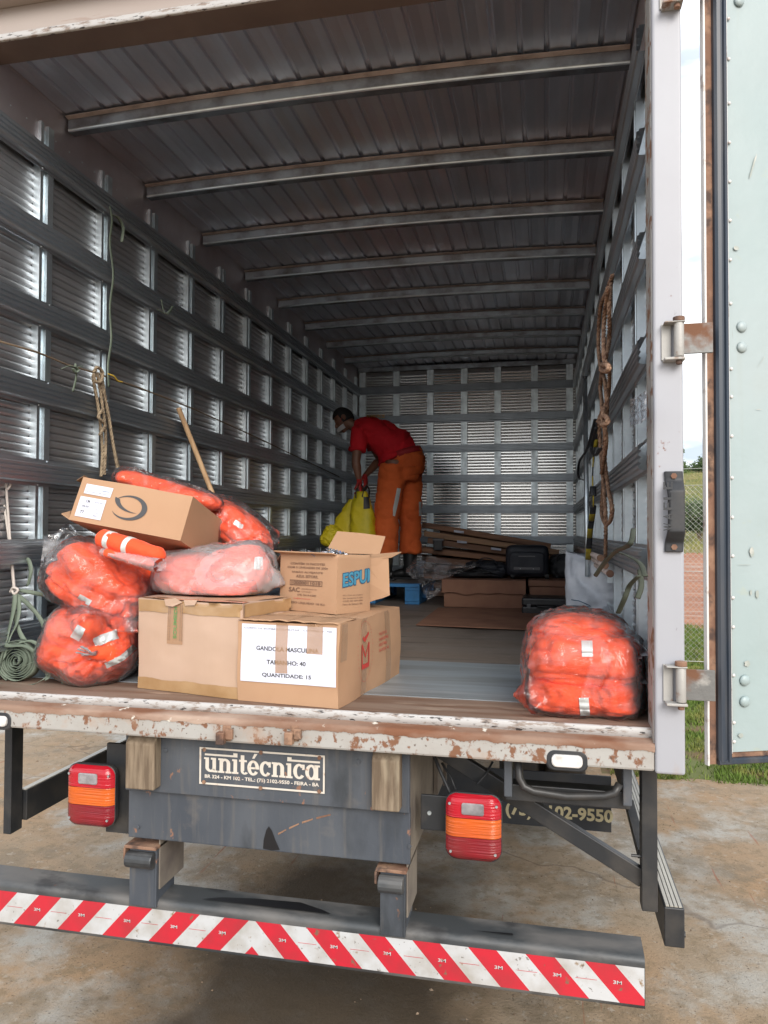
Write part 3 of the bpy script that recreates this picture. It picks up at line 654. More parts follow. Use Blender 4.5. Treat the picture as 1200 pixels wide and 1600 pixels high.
# ---- lower brackets to the bumper
YU = .0
for px0, px1, pyt in ((200, 246, 1316), (590, 634, 1352)):
    p0 = at(px0, pyt, YB + .01); p1 = at(px1, pyt, YB + .01); x0, x1 = p0.x + .01, p1.x; zt = p0.z
    br = MB()
    br.box((x0, YB + .005, .50), (x1 - .008, YB + .015, zt - .012)); br.box((x1 - .008, YB + .005, .50), (x1, YB + .14, zt - .012))
    k = br.build('bumper_bracket', M['chassis'], ch, bevel=.002)
    MB().box((x0 - .012, YB - .012, zt - .012), (x1 + .006, YB + .2, zt - .001)).box((x0 - .016, YB - .012, zt - .052), (x0 - .008, YB + .1, zt - .012)).build('clamp_plate', M['rust'], k, bevel=.002)
    MB().tube([(x0 - .002, YB - .006, zt - .05), (x1 - .004, YB - .006, zt - .05)], .028, 16).build('bush', M['bumpertop'], k, smooth=False, bevel=.004)
    MB().box((x1 + .001, YB + .02, .56), (x1 + .006, YB + .20, zt + .02)).build('gusset', M['chassisside'], k)
# ---- bumper with the red and white tape
bp = part('rear_bumper', 'low steel bumper wrapped in red and white striped tape')
YP = -.005; BX0, BX1 = -1.62, at(1008, 1530, YP).x; BZ0, BZ1 = at(1010, 1578, YP).z, at(1008, 1495, YP).z
TZ0, TZ1 = BZ0 + .012, at(1008, 1513, YP).z
prof = [(YP + .10, BZ0 + .03), (YP + .03, BZ0 - .0), (YP + .004, BZ0), (YP, BZ0 + .006), (YP, TZ1 + .006)] + [(YP + .022 - .022 * cos(t * pi / 10), TZ1 + .012 + (BZ1 - TZ1 - .016) * sin(t * pi / 10)) for t in range(0, 6)] + [(YP + .11, BZ1 + .004), (YP + .115, BZ1 - .004), (YP + .115, BZ0 + .03)]
bm_ = MB(); bm_.extrude(prof, 0, BX0, BX1, close=True); o = bm_.build('bumper_beam', M['bumpertop'], bp, merge=True); shade_auto(o, 40)
for P_ in ([(312, 1408), (345, 1402), (400, 1404), (470, 1410), (505, 1422), (515, 1433), (490, 1440), (440, 1437), (380, 1428), (335, 1418)], [(735, 1455), (800, 1458), (802, 1468), (760, 1474), (735, 1470)], [(905, 1478), (960, 1482), (1000, 1486), (1000, 1494), (960, 1494), (925, 1490)]):
    zq = BZ1 + .0048; pp_ = [atz(x, y, zq) for x, y in P_]; pp_ = [Vector((p.x, min(max(p.y, YP + .028), YP + .106), zq)) for p in pp_]
    MB().poly(pp_, [tuple(range(len(pp_)))]).build('oil_stain', M['stain'], bp)
cx = at(394, 1460, YP).x; pit = .0; HH = TZ1 - TZ0; 
stripe = (at(1008, 1530, YP).x - cx) / 7.05
tb = {'redtape': MB(), 'whitetape': MB()}
def clip(poly, x0, x1):
    def half(P, f, s_):
        o = []
        for i in range(len(P)):
            a_, b_ = P[i], P[(i + 1) % len(P)]; da, db = s_ * (a_[0] - f), s_ * (b_[0] - f)
            if da >= 0: o.append(a_)
            if (da >= 0) != (db >= 0):
                t_ = da / (da - db); o.append((a_[0] + (b_[0] - a_[0]) * t_, a_[1] + (b_[1] - a_[1]) * t_))
        return o
    p_ = half(poly, x0, 1)
    return half(p_, x1, -1) if p_ else []
SL = HH * .92
count = 0
for sgn in (1, -1):
    for k in range(-2, 20):
        xa = cx + sgn * (stripe * k / 2 + .012); xb = xa + sgn * stripe / 2
        pol = [(xa + sgn * SL, TZ0), (xb + sgn * SL, TZ0), (xb, TZ1), (xa, TZ1)]
        pol = clip(pol, cx, BX1 - .002) if sgn > 0 else clip(pol, BX0, cx)
        if len(pol) < 3: continue
        key = 'redtape' if k % 2 == 0 else 'whitetape'
        o = MB().poly([(x, YP - .001, z) for x, z in pol], [tuple(range(len(pol)))]).build('red_stripe' if key == 'redtape' else 'white_stripe', M[key], bp)
        mxx = (xa + xb) / 2 + sgn * SL * .5; mz = (TZ0 + TZ1) / 2 + .003
        if BX0 + .05 < mxx < BX1 - .05 and sgn * (mxx - cx) > .09:
            if key == 'redtape':
                text('3M', .026, .011, frame((mxx - .013, YP - .0016, mz - .004), (1, 0, 0), (0, 0, 1)), M['whitetape'], o, 'mark', bold=.02)
            else:
                text('- - approved - -', .075, .004, frame((mxx - .037, YP - .0016, mz), (1, 0, 0), (0, 0, 1)), M['redtape'], o, 'mark') if False else MB().box((mxx - .035, YP - .0018, mz), (mxx + .03, YP - .0012, mz + .0012)).build('mark', M['redtape'], o)
# ---- tail lamps
M['lensred'] = mat('red lens', (.45, .008, .022), .12, 0, [dict(col=(.10, .06, .045), scale=7, lo=.42, hi=.85, amt=.55, rough=.5), dict(col=(.40, .01, .02), scale=3, lo=.4, hi=.7)], [(1, .6, .004, (1, 1, 160), 'wave')], coat=.25)
M['lensdark'] = mat('dark red lens', (.20, .008, .016), .14, 0, [dict(col=(.10, .06, .045), scale=7, lo=.42, hi=.85, amt=.55, rough=.5), dict(col=(.28, .012, .02), scale=4, lo=.4, hi=.7)], [(1, .7, .004, (1, 1, 160), 'wave')], coat=.25)
M['lensamber'] = mat('amber lens', (.60, .11, .012), .13, 0, [dict(col=(.10, .06, .045), scale=7, lo=.42, hi=.85, amt=.55, rough=.5), dict(col=(.5, .08, .02), scale=6, lo=.45, hi=.75)], [(1, .7, .004, (1, 1, 160), 'wave')], coat=.25)
M['lensclear'] = mat('clear reversing lens', (.25, .24, .26), .12, .2, [dict(col=(.6, .58, .6), scale=8, lo=.45, hi=.65)], [(1, .6, .003, (200, 1, 1), 'wave')], coat=.25)
def rrect(x0, z0, x1, z1, r, n=6, rt=None):
    P = []
    for cx_, cz_, a0, rr__ in ((x1 - r, z0 + r, -90, r), (x1 - r, z1 - r, 0, r), (x0 + r, z1 - r, 90, r), (x0 + r, z0 + r, 180, r)):
        for i in range(n + 1): a_ = rad(a0 + 90 * i / n); P.append((cx_ + rr__ * cos(a_), cz_ + rr__ * sin(a_)))
    return P
def lamp(pxl, pyt, pxr, pyb, Y, label):
    p, q = at(pxl, (pyt + pyb) / 2, Y), at(pxr, (pyt + pyb) / 2, Y); x0, x1 = p.x, q.x
    xm = (pxl + pxr) / 2; z1, z0 = at(xm, pyt, Y).z, at(xm, pyb, Y).z
    lampo = bpy.data.objects.new('tail_light', None); C.objects.link(lampo); lampo.parent = truck; ORG[lampo.name] = Vector((0, 0, 0)); lampo['label'] = label
    P = rrect(x0, z0, x1, z1, .038)
    hb_ = MB(); hb_.loft([[(a_, y, b_) for a_, b_ in rrect(x0 - i, z0 - i, x1 + i, z1 + i, .038)] for y, i in ((Y + .075, -.02), (Y + .03, .001), (Y + .012, .002), (Y + .010, .0))])
    hb_.build('housing', M['rubber'], lampo, smooth=False)
    H_ = z1 - z0; zb, zc_ = z0 + H_ * .37, z0 + H_ * .655
    cxp = (x0 + x1) / 2
    def lens(zlo, zhi, m, nm, hole=None):
        n_ = 22; rows = []
        for j in range(9):
            z = zlo + (zhi - zlo) * j / 8
            # width of the rounded rectangle at z
            r = .038; d = min(z - z0, z1 - z); ins = r - sqrt(max(0, r * r - (r - d) ** 2)) if d < r else 0
            ins = min(ins, r * .97)
            row = []
            for i in range(n_ + 1):
                u_ = i / n_; x = x0 + ins + (x1 - x0 - 2 * ins) * u_
                e_ = min(u_, 1 - u_) * 2; ev = min(1, min(z - z0, z1 - z) / .02)
                y = Y + .010 - .022 * min(1, max(0, e_ * 3.2)) ** .5 * max(0, min(1, ev)) ** .5
                row.append((x, y, z))
            rows.append(row)
        return MB().strip(rows).build(nm, m, lampo, smooth=True)
    lens(z0 + .0005, zb - .0008, M['lensdark'], 'red_lens'); lens(zb + .0008, zc_ - .0008, M['lensamber'], 'amber_lens'); lens(zc_ + .0008, z1 - .0005, M['lensred'], 'red_lens')
    w_ = x1 - x0; MB().loft([[(a_, y, b_) for a_, b_ in rrect(x0 + w_ * .3 + i, zc_ + H_ * .06 + i, x0 + w_ * .70 - i, zc_ + H_ * .235 - i, .007)] for y, i in ((Y - .011, 0), (Y - .0155, 0), (Y - .017, .003))]).build('reversing_lens', M['lensclear'], lampo)
    for fx, fz in ((.08, .86), (.92, .86), (.1, .14), (.9, .14)):
        s_ = MB(); screw_disc(s_, (x0 + w_ * fx, Y - .002, z0 + H_ * fz), (0, -1, 0), .0045, .009, 8); s_.build('screw', M['stile'], lampo)
    return lampo
lamp(104, 1196, 177, 1292, -.02, 'left tail light'); lamp(696, 1242, 783, 1346, -.02, 'right tail light')
# lamp carriers
p = at(183, 1240, .06); MB().box((p.x - .035, .045, at(180, 1298, .06).z), (bx0 + .01, .06, 1.05)).build('lamp_carrier', M['black'], truck)
p0, p1 = at(658, 1298, .05), at(700, 1240, .05)
cm = MB().box((p0.x - .002, .05, at(680, 1298, .05).z), (at(785, 1250, .05).x, .062, at(680, 1243, .05).z)).build('lamp_carrier', M['black'], truck, bevel=.003)
mb = MB(); screw_disc(mb, (at(671, 1270, .05).x, .05, at(671, 1270, .05).z), (0, -1, 0), .007, .004); mb.build('bolt', M['stile'], cm)
# side marker lamps in the sill
M['markerglass'] = mat('clear marker lens', (.72, .70, .68), .2, 0, [dict(col=(.5, .48, .45), scale=20, lo=.45, hi=.6)], coat=.5)
for pxl, pxr, py in ((853, 919, 1187), (-46, 20, 1124)):
    c0, c1 = at(pxl, py, -.125), at(pxr, py, -.125); zc = (at((pxl + pxr) / 2, py, -.125)).z
    x0, x1 = c0.x, c1.x
    
    hb_ = MB().loft([[(a_, y, b_) for a_, b_ in rrect(x0 + i, zc - .034 + i, x1 - i, zc + .030 - i, .024)] for y, i in ((-.11, 0), (-.128, 0), (-.132, .004))]).build('marker_lamp', M['rubber'], rr_, label=None)
    MB().loft([[(a_, y, b_) for a_, b_ in rrect(x0 + .016 + i, zc - .021 + i, x1 - .016 - i, zc + .017 - i, .015)] for y, i in ((-.131, 0), (-.139, .001), (-.142, .004))]).build('lens', M['markerglass'], hb_)
# ---- right hand side: post, brace, side guard, step
ug = part('side_guard', 'black right side guard with its post and brace')
MB().box((at(1003, 1400, .03).x, .03, at(1015, 1425, .03).z), (at(1028, 1400, .03).x, .09, 1.132)).build('guard_post', M['black'], ug, bevel=.003)
g0, g1 = at(1038, 1450, .12), at(1070, 1450, .12)
mb = MB().box((g0.x, .12, at(1055, 1481, .12).z), (g1.x, 5.0, at(1055, 1419, .12).z)); mb.build('guard_rail', M['black'], ug, bevel=.004)
M['guardlit'] = mat('rail top painted as sky-lit', (.52, .50, .44), .5, .3, [dict(col=(.36, .34, .3), scale=4, stretch=(8, .5, 1), lo=.4, hi=.7)])  # pale colour on the top faces paints in the light from the sky
zt = at(1055, 1419, .12).z
for i in range(4):
    xx = g0.x + .006 + i * (g1.x - g0.x - .01) / 4
    MB().box((xx, .125, zt + .0005), (xx + (g1.x - g0.x - .01) / 4 - .003, 4.99, zt + .004)).build('rail_lit_strip', M['guardlit'], ug)
mb = MB(); screw_disc(mb, (g1.x, .16, zt - .1), (1, 0, 0), .01, .008, 8); screw_disc(mb, (at(1003, 1352, .03).x, .05, at(1003, 1342, .03).z), (-1, 0, 0), .005, .03, 8); mb.build('bolt', M['black'], ug)
br = MB(); p, q = at(690, 1172, .16), at(1005, 1372, .07); br.bar(p, q, .03, .055, up=(0, 0, 1)); br.build('brace', M['black'], ug, bevel=.003)
tb_ = MB(); u_ = Vector((0, 0, .0285)); tb_.bar(p.lerp(q, .45) + u_, q + u_, .026, .002); tb_.build('brace_lit_top', M['guardlit'], ug)
p, q = at(985, 1262, .5), at(1012, 1400, .1); MB().bar(at(983, 1255, .5), at(1004, 1335, .15), .03, .03).build('stay', M['black'], ug)
# step: frame, bent tube
stp = part('rear_step', 'bent tube step hanging under the sill')
x0, x1 = at(790, 1240, .0).x, at(985, 1240, .0).x; z0, z1 = at(890, 1258, .0).z, at(890, 1222, .0).z
MB().box((x0, .0, z0), (x1, .012, z1 - .02)).box((x0, .012, z0), (x1, .2, z0 + .008)).build('step_plate', M['black'], stp, bevel=.003)
MB().box((x0 - .004, -.03, z0 + .02), (x0 + .022, .03, 1.132)).build('step_bracket', M['chassis'], stp, bevel=.004); MB().box((x1 - .025, -.03, z0 + .02), (x1 + .002, .03, 1.132)).build('step_bracket', M['chassis'], stp, bevel=.004)
zz = at(880, 1238, -.03).z
MB().tube([(x0 + .04, -.02, 1.13), (x0 + .045, -.03, zz + .035), (x0 + .06, -.035, zz + .01), (x0 + .09, -.035, zz - .002), ((x0 + x1) / 2, -.035, zz - .01), (x1 - .08, -.035, zz), (x1 - .05, -.035, zz + .012), (x1 - .035, -.03, zz + .04)], .0125, 12).build('bent_tube', M['black'], stp, smooth=True)
# ---- left guard
ug = part('side_guard', 'black left side guard with pale top edge')
MB().box((-1.28, .21, at(5, 1303, .21).z), (at(18, 1200, .21).x, .28, 1.132)).build('guard_post', M['black'], ug, bevel=.003)
p = atx(90, 1250, -1.24); zt = atx(109, 1201, -1.235).z; zb = atx(105, 1246, -1.235).z
MB().box((-1.262, .29, zb), (-1.232, 5.0, zt)).build('guard_rail', M['black'], ug, bevel=.003)
MB().box((-1.262, .29, zt + .0005), (-1.236, 5.0, zt + .005)).build('rail_lit_strip', M['guardlit'], ug)
# ---- mud flap with the phone number, wheels, axle, chassis
YM = 1.45
M['flap'] = mat('dark blue mud flap', (.02, .026, .036), .5, 0, [dict(col=(.05, .05, .05), scale=5, lo=.45, hi=.75)])
fz0, fz1 = .345, .62
fp = MB().box((.12, YM, fz0), (1.203, YM + .012, fz1)).build('mud_flap', M['flap'], truck)
M['cream'] = mat('cream lettering', (.52, .47, .30), .6)
ta, tb2 = at(790, 1272, YM), at(958, 1297, YM)
text('(75) 2102-9550', tb2.x - ta.x, .082, frame((ta.x, YM - .001, at(957, 1292, YM).z + .001), (1, 0, 0), (0, 0, 1)), M['cream'], fp, bold=.035)
M['tyre'] = mat('tyre rubber', (.02, .02, .021), .75, 0, [dict(col=(.09, .07, .05), scale=4, lo=.45, hi=.7)], [(30, .3, .01)])
for s in (-1, 1):
    wh = bpy.data.objects.new('wheel', None); C.objects.link(wh); wh.parent = truck; ORG[wh.name] = Vector((0, 0, 0))
    for xo in (1.0, .72):
        rg = []
        for a_ in range(36):
            t_ = 2 * pi * a_ / 36
            rg.append([(s * xo + dx, 2.75 + r * cos(t_), .475 + r * sin(t_)) for dx, r in ((-.11, .30), (-.125, .40), (-.10, .465), (-.04, .474), (.04, .474), (.10, .465), (.125, .40), (.11, .30))])
        rg.append(rg[0]); MB().strip(rg).build('tyre', M['tyre'], wh, smooth=True, merge=True)
    MB().tube([(s * .6, 2.75, .475), (s * 1.08, 2.75, .475)], .29, 32).build('rim', M['chassis'], wh)
MB().tube([(-.75, 2.75, .475), (.75, 2.75, .475)], .07, 12).build('rear_axle', M['black'], truck, smooth=True)
for s in (-1, 1): MB().box((s * .40 - .035, .12, .86), (s * .40 + .035, 7.5, 1.12)).build('frame_rail', M['black'], truck)
for i in range(12): MB().box((-1.19, .3 + .48 * i, 1.125), (1.19, .36 + .48 * i, 1.19)).build('cross_bearer', M['black'], truck)
# hose and cable near the right lamp
MB().tube([at(678, 1180, .1), at(688, 1205, .09), at(700, 1232, .08), at(706, 1245, .07)], .006, 8).tube([at(690, 1192, .12), at(705, 1215, .1), at(712, 1235, .08)], .004, 6).tube([at(770, 1190, .12), at(758, 1212, .1), at(745, 1226, .08)], .004, 6).build('cable', M['rubber'], truck, smooth=True)
MB().box((at(678, 1200, .5).x, .5, .8), (at(684, 1200, .5).x, .52, 1.1)).box((at(692, 1200, .6).x, .6, .8), (at(697, 1200, .6).x, .62, 1.1)).build('stay_strip', M['chassisside'], truck)

# ================================================================ GROUND
M['concrete'] = mat('stained concrete yard', (.31, .24, .165), .8, 0, [
    dict(col=(.34, .225, .13), scale=.9, lo=.42, hi=.62, detail=12, rg=.58), dict(col=(.36, .335, .29), scale=1.1, lo=.5, hi=.60, rough=.5, detail=12, rg=.65),
    dict(col=(.15, .115, .07), scale=2.2, lo=.52, hi=.62, amt=.6, rough=.5, detail=12, rg=.65), dict(col=(.2, .15, .09), scale=12, lo=.5, hi=.62, amt=.6, detail=10, rg=.7), dict(col=(.42, .38, .32), scale=26, lo=.6, hi=.68, amt=.5, detail=8), dict(col=(.07, .05, .035), scale=90, lo=.62, hi=.68, amt=.7), dict(col=(.27, .10, .05), scale=3.4, stretch=(6, .30, 1), lo=.66, hi=.70, amt=.7, detail=10), dict(col=(.08, .055, .04), scale=.16, kind='crack', lo=.0022, hi=.0006, amt=.45)],
    [(90, .6, .006), (14, .35, .01), (3, .2, .02)], coord='Object', spec=.3)
nt = M['concrete'].node_tree
gx = MB()
gx.poly([(-40, -25, 0), (40, -25, 0), (40, 12.9, 0), (-40, 12.9, 0)], [(0, 1, 2, 3)])
M['soil'] = mat('dry reddish earth', (.24, .13, .075), .95, 0, [dict(col=(.14, .12, .045), scale=2, lo=.45, hi=.65)], [(20, .5, .02)])
g = gx.build('ground', M['soil'], kind='structure')
edge = [(1.3 + .22 * i, 3.50 + .09 * N.noise(Vector((i * .8, 0, 0))) + .05 * N.noise(Vector((i * 3.1, 5, 0)))) for i in range(0, 120)]
pts = [(-30, -20, .004), (28, -20, .004)] + [(x, y, .004) for x, y in reversed(edge)] + [(1.28, 12, .004), (-30, 12, .004)]
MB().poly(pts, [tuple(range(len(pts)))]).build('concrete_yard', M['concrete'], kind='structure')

# the damp oily stain of the yard where trucks park (irregular, centred under the truck, runs out towards the viewer)
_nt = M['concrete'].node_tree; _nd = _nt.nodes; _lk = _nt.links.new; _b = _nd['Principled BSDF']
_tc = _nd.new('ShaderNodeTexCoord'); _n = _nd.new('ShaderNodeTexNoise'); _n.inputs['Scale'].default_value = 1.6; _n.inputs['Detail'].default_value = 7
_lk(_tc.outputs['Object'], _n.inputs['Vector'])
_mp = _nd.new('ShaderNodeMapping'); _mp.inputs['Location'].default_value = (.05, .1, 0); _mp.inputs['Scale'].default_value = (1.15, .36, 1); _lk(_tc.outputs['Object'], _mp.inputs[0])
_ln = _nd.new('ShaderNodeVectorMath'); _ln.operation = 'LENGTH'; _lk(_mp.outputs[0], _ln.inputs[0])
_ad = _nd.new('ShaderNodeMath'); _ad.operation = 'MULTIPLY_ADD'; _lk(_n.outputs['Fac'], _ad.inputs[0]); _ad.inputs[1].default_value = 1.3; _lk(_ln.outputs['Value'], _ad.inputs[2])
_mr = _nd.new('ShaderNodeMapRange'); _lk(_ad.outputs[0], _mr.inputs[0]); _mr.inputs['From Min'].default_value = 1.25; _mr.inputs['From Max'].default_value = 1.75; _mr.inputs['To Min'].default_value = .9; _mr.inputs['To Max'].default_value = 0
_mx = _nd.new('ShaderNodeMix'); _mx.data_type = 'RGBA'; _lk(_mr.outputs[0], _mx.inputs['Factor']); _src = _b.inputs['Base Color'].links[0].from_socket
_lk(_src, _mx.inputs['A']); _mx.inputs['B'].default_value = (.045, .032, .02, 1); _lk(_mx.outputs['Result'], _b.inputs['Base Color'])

# grit and small stones on the yard
_r = random.Random(5); gv = MB()
for i in range(1500):
    x = _r.uniform(-4.5, 4.5); y = _r.uniform(.1, 6.5)
    if x > 1.5 and y > 3.3: continue
    r0 = _r.uniform(.002, .006) * (2.0 if _r.random() < .04 else 1); a = _r.uniform(0, 6.28); P_ = [Vector((x + r0 * cos(a + k * 1.57) * _r.uniform(.7, 1.3), y + r0 * sin(a + k * 1.57) * _r.uniform(.7, 1.3), .0045)) for k in range(4)]
    gv.poly(P_ + [Vector((x, y, .0045 + r0 * .8))], [(0, 1, 4), (1, 2, 4), (2, 3, 4), (3, 0, 4)])
M['grit'] = mat('grit', (.26, .19, .13), .9, 0, [dict(col=(.12, .08, .05), scale=3, lo=.4, hi=.6)])
tag(gv.build('grit', M['grit'], recalc=False), 'small stones and grit scattered over the concrete yard', 'grit', kind='stuff')

for px, py, yy in ((216, 1292, YB), (640, 1322, YB), (628, 1196, YB - .022), (260, 1172, YB - .022), (560, 1190, YB - .022)):
    p = at(px, py, yy); m_ = MB(); screw_disc(m_, (p.x, yy, p.z), (0, -1, 0), .0075, .005, 6); m_.build('bolt', M['chassis'], ch, bevel=.001)
wd = MB(); wd.tube([Vector((bx0 + (bx1 - bx0) * i / 90, YB - .001 + .0006 * (i % 2), bz1 - .004)) for i in range(91)], .0035, 6); wd.build('weld_bead', M['chassis'], ch, smooth=True)
M['mud'] = mat('dried mud splash', (.21, .155, .105), .95, 0, [dict(col=(.13, .1, .07), scale=30, lo=.45, hi=.6)], [(60, .5, .002)])

# ================================================================ OUTSIDE: grass, bank, hill, fence, shrubs, trees
def th(x, y):
    "height of the land beyond the yard"
    if y < 13: return 0
    if y < 30: return .95 * ((y - 13) / 17) ** 1.1
    t = min(1, (y - 30) / 60); return .95 + 8.0 * (t * t * (3 - 2 * t)) + .5 * N.noise(Vector((x * .06, y * .05, 3)))
M['grassland'] = mat('dry grassy hill', (.19, .18, .065), .95, 0, [dict(col=(.10, .13, .035), scale=.16, stretch=(.6, 2, 1), lo=.42, hi=.6), dict(col=(.30, .23, .12), scale=.35, stretch=(.5, 2, 1), lo=.5, hi=.7), dict(col=(.07, .09, .03), scale=3, lo=.5, hi=.7, amt=.6)], [(4, .6, .2)])
M['bank'] = mat('bare red earth bank', (.34, .155, .085), .95, 0, [dict(col=(.24, .10, .055), scale=1.2, stretch=(.6, 2, 1), lo=.4, hi=.65), dict(col=(.36, .27, .22), scale=.8, stretch=(.4, 3, 1), lo=.56, hi=.66, amt=.8)], [(3, .5, .1)])
def land(y0, y1, n, x0, x1, m, name):
    mb = MB(); ys = [y0 + (y1 - y0) * i / n for i in range(n + 1)]
    mb.strip([[(x0 + (x1 - x0) * k / 40, y, th(x0 + (x1 - x0) * k / 40, y) + .001) for k in range(41)] for y in ys])
    return mb.build(name, m, smooth=True, kind='structure')
land(12.9, 30, 14, -40, 60, M['bank'], 'earth_bank'); land(30, 150, 40, -140, 180, M['grassland'], 'grassy_hill')
MB().poly([(-400, 150, 8.9), (500, 150, 8.9), (500, 900, 14), (-400, 900, 14)], [(0, 1, 2, 3)]).build('far_ground', M['grassland'], kind='structure')
M['blade'] = mat('grass blades', (.12, .19, .035), .7, 0, [dict(col=(.24, .24, .07), scale=3, lo=.45, hi=.62), dict(col=(.07, .12, .02), scale=9, lo=.5, hi=.65)], spec=.2)
M['turf'] = mat('turf soil', (.12, .14, .04), .95, 0, [dict(col=(.16, .09, .05), scale=1.5, lo=.5, hi=.62)])
rng = random.Random(3)
def grass(name, n, xr, yr, hr, label, m, dens=None, zf=lambda x, y: .0):
    mb = MB()
    V, F_ = [], []
    k = 0
    while k < n:
        x = rng.uniform(*xr); y = rng.uniform(*yr)
        if N.noise(Vector((x * 1.7, y * 1.7, 4))) < -.28 and rng.random() < .8: k += 1; continue
        h = rng.uniform(*hr) * (.7 + .6 * abs(N.noise(Vector((x * 2, y * 2, 1))))); a = rng.uniform(0, 2 * pi); w = rng.uniform(.003, .006) * (1 + h * 6)
        dx, dy = cos(a) * w, sin(a) * w; lx, ly = rng.gauss(0, h * .4), rng.gauss(0, h * .4); z = zf(x, y)
        b = len(V); V += [(x - dx, y - dy, z), (x + dx, y + dy, z), (x + lx, y + ly, z + h)]; F_.append((b, b + 1, b + 2)); k += 1
    me = bpy.data.meshes.new(name); me.from_pydata(V, [], F_); me.materials.append(m)
    o = bpy.data.objects.new(name, me); C.objects.link(o); return tag(o, label, 'grass', kind='stuff')
def edge_y(x):
    i = max(0, min(118, (x - 1.3) / .22)); k = int(i); f = i - k
    return edge[k][1] * (1 - f) + edge[k + 1][1] * f
lw_ = MB(); lw_.poly([(x, y + .01, .002) for x, y in edge] + [(27, 12.9, .002), (1.3, 12.9, .002)], [tuple(range(len(edge) + 2))]).build('lawn', M['turf'], kind='structure')
grass('lawn_grass', 60000, (1.35, 5.2), (3.46, 8.7), (.025, .07), 'short green lawn grass growing beside the concrete yard', M['blade'])
grass('verge_grass', 26000, (1.9, 6.5), (8.7, 13.2), (.05, .14), 'green grass strip growing right behind the wire fence', M['blade'])
M['dryblade'] = mat('yellow green tall grass', (.24, .24, .07), .8, 0, [dict(col=(.14, .17, .04), scale=.5, lo=.42, hi=.6), dict(col=(.38, .3, .15), scale=.8, lo=.5, hi=.66)])
grass('hill_grass', 30000, (4, 26), (29.5, 75), (.25, .6), 'yellowish tall grass covering the hill beyond the red earth', M['dryblade'], zf=th)
# fence
fence = thing('wire_fence', 'chain link fence between the lawn and the red earth bank', 'fence', (4, 8.62, 0))
M['wire'] = mat('galvanised wire', (.42, .42, .40), .45, .8)
M['post'] = mat('concrete fence post', (.34, .31, .27), .85, 0, [], [(20, .3, .005)])
for x in (-.5, 5.2, 8.2, 11.2): MB().box((x - .05, 8.57, 0), (x + .05, 8.67, 2.75)).build('post', M['post'], fence, bevel=.01)
wm = MB(); r_ = .0017
for i in range(-40, 120):
    for s in (1, -1):
        x = 1.2 + .075 * i; p = Vector((x, 8.62 + s * .002, .05)); q = Vector((x + s * 2.45, 8.62 + s * .002, 2.5))
        if max(p.x, q.x) < 2.2 or min(p.x, q.x) > 6.5: continue
        wm.tube([p, q], r_, 3, caps=False)
wm.build('mesh', M['wire'], fence, kind='stuff', recalc=False)
for z in (.06, 1.3, 2.5, 2.66): MB().tube([(-.5, 8.61, z), (11.2, 8.61, z + (.25 if z > 2.6 else 0))], .004, 6).build('wire', M['wire'], fence)
# shrubs and trees: thousands of leaf faces spread through lobes, on branching stems
def leafy(name, label, cat, loc, h, rx, trunk_h, n, leaf, m, mt, group=None, seed=1, lobes=9):
    t = thing(name, label, cat, loc, group=group); rg = random.Random(seed); L0 = Vector(loc)
    tm = MB(); tips = []
    tm.tube([L0, L0 + Vector((.02 * h, 0, trunk_h * .6)), L0 + Vector((0, .02 * h, trunk_h + h * .15))], [h * .03, h * .024, h * .016], 7)
    for i in range(lobes):
        a = rg.uniform(0, 2 * pi); rr = rx * rg.uniform(.15, .75); zz = trunk_h + (h - trunk_h) * rg.uniform(.25, .85)
        tip = L0 + Vector((cos(a) * rr, sin(a) * rr, zz)); tips.append((tip, (h - trunk_h) * rg.uniform(.18, .32)))
        tm.tube([L0 + Vector((0, 0, trunk_h * rg.uniform(.6, 1))), L0.lerp(tip, .55) + Vector((0, 0, h * .08)), tip], [h * .012, h * .008, h * .003], 5)
    tm.build('trunk', mt, t, kind='stuff')
    cb = MB(); V = []; F_ = []
    for i in range(n):
        tip, r = tips[rg.randrange(len(tips))]
        d = Vector((rg.gauss(0, 1), rg.gauss(0, 1), rg.gauss(0, 1) * .8)); d = d.normalized() * r * (rg.random() ** .4) * rg.uniform(.7, 1.25)
        c = tip + d; u = Vector((rg.gauss(0, 1), rg.gauss(0, 1), rg.gauss(0, 1))).normalized(); w = u.orthogonal().normalized(); s = leaf * rg.uniform(.6, 1.4); b = len(V)
        V += [c - u * s, c + w * s * .45, c + u * s, c - w * s * .45]; F_.append((b, b + 1, b + 2, b + 3))
    cb.v = [tuple(v) for v in V]; cb.f = F_; cb.m = [0] * len(F_); cb.build('crown', m, t, kind='stuff', recalc=False)
    return t
M['leaf'] = mat('dark leaves', (.055, .09, .03), .7, 0, [dict(col=(.09, .13, .045), scale=2, lo=.45, hi=.6)], spec=.25)
M['leafg'] = mat('grey green leaves', (.10, .135, .07), .7, 0, [dict(col=(.06, .09, .04), scale=2, lo=.45, hi=.6)], spec=.25)
M['bark'] = mat('bark', (.14, .10, .07), .9)
p = at(1093, 862, 36); leafy('bush', 'dark green bush growing at the foot of the grassy hill', 'bush', (p.x, 36, th(p.x, 36)), 2.0, 1.5, .15, 5200, .075, M['leafg'], M['bark'], seed=5)
p = at(1068, 868, 38); leafy('bush', 'low olive bush half hidden by the door post', 'bush', (p.x, 38, th(p.x, 38)), 1.1, 1.1, .1, 2600, .075, M['leafg'], M['bark'], seed=6)
p = at(1067, 740, 70); leafy('tree', 'slender tree rising above the hill crest beside the door post', 'tree', (p.x - .4, 70, th(p.x, 70) - .2), 4.2, 1.0, 2.3, 3000, .11, M['leafg'], M['bark'], seed=8, lobes=6)
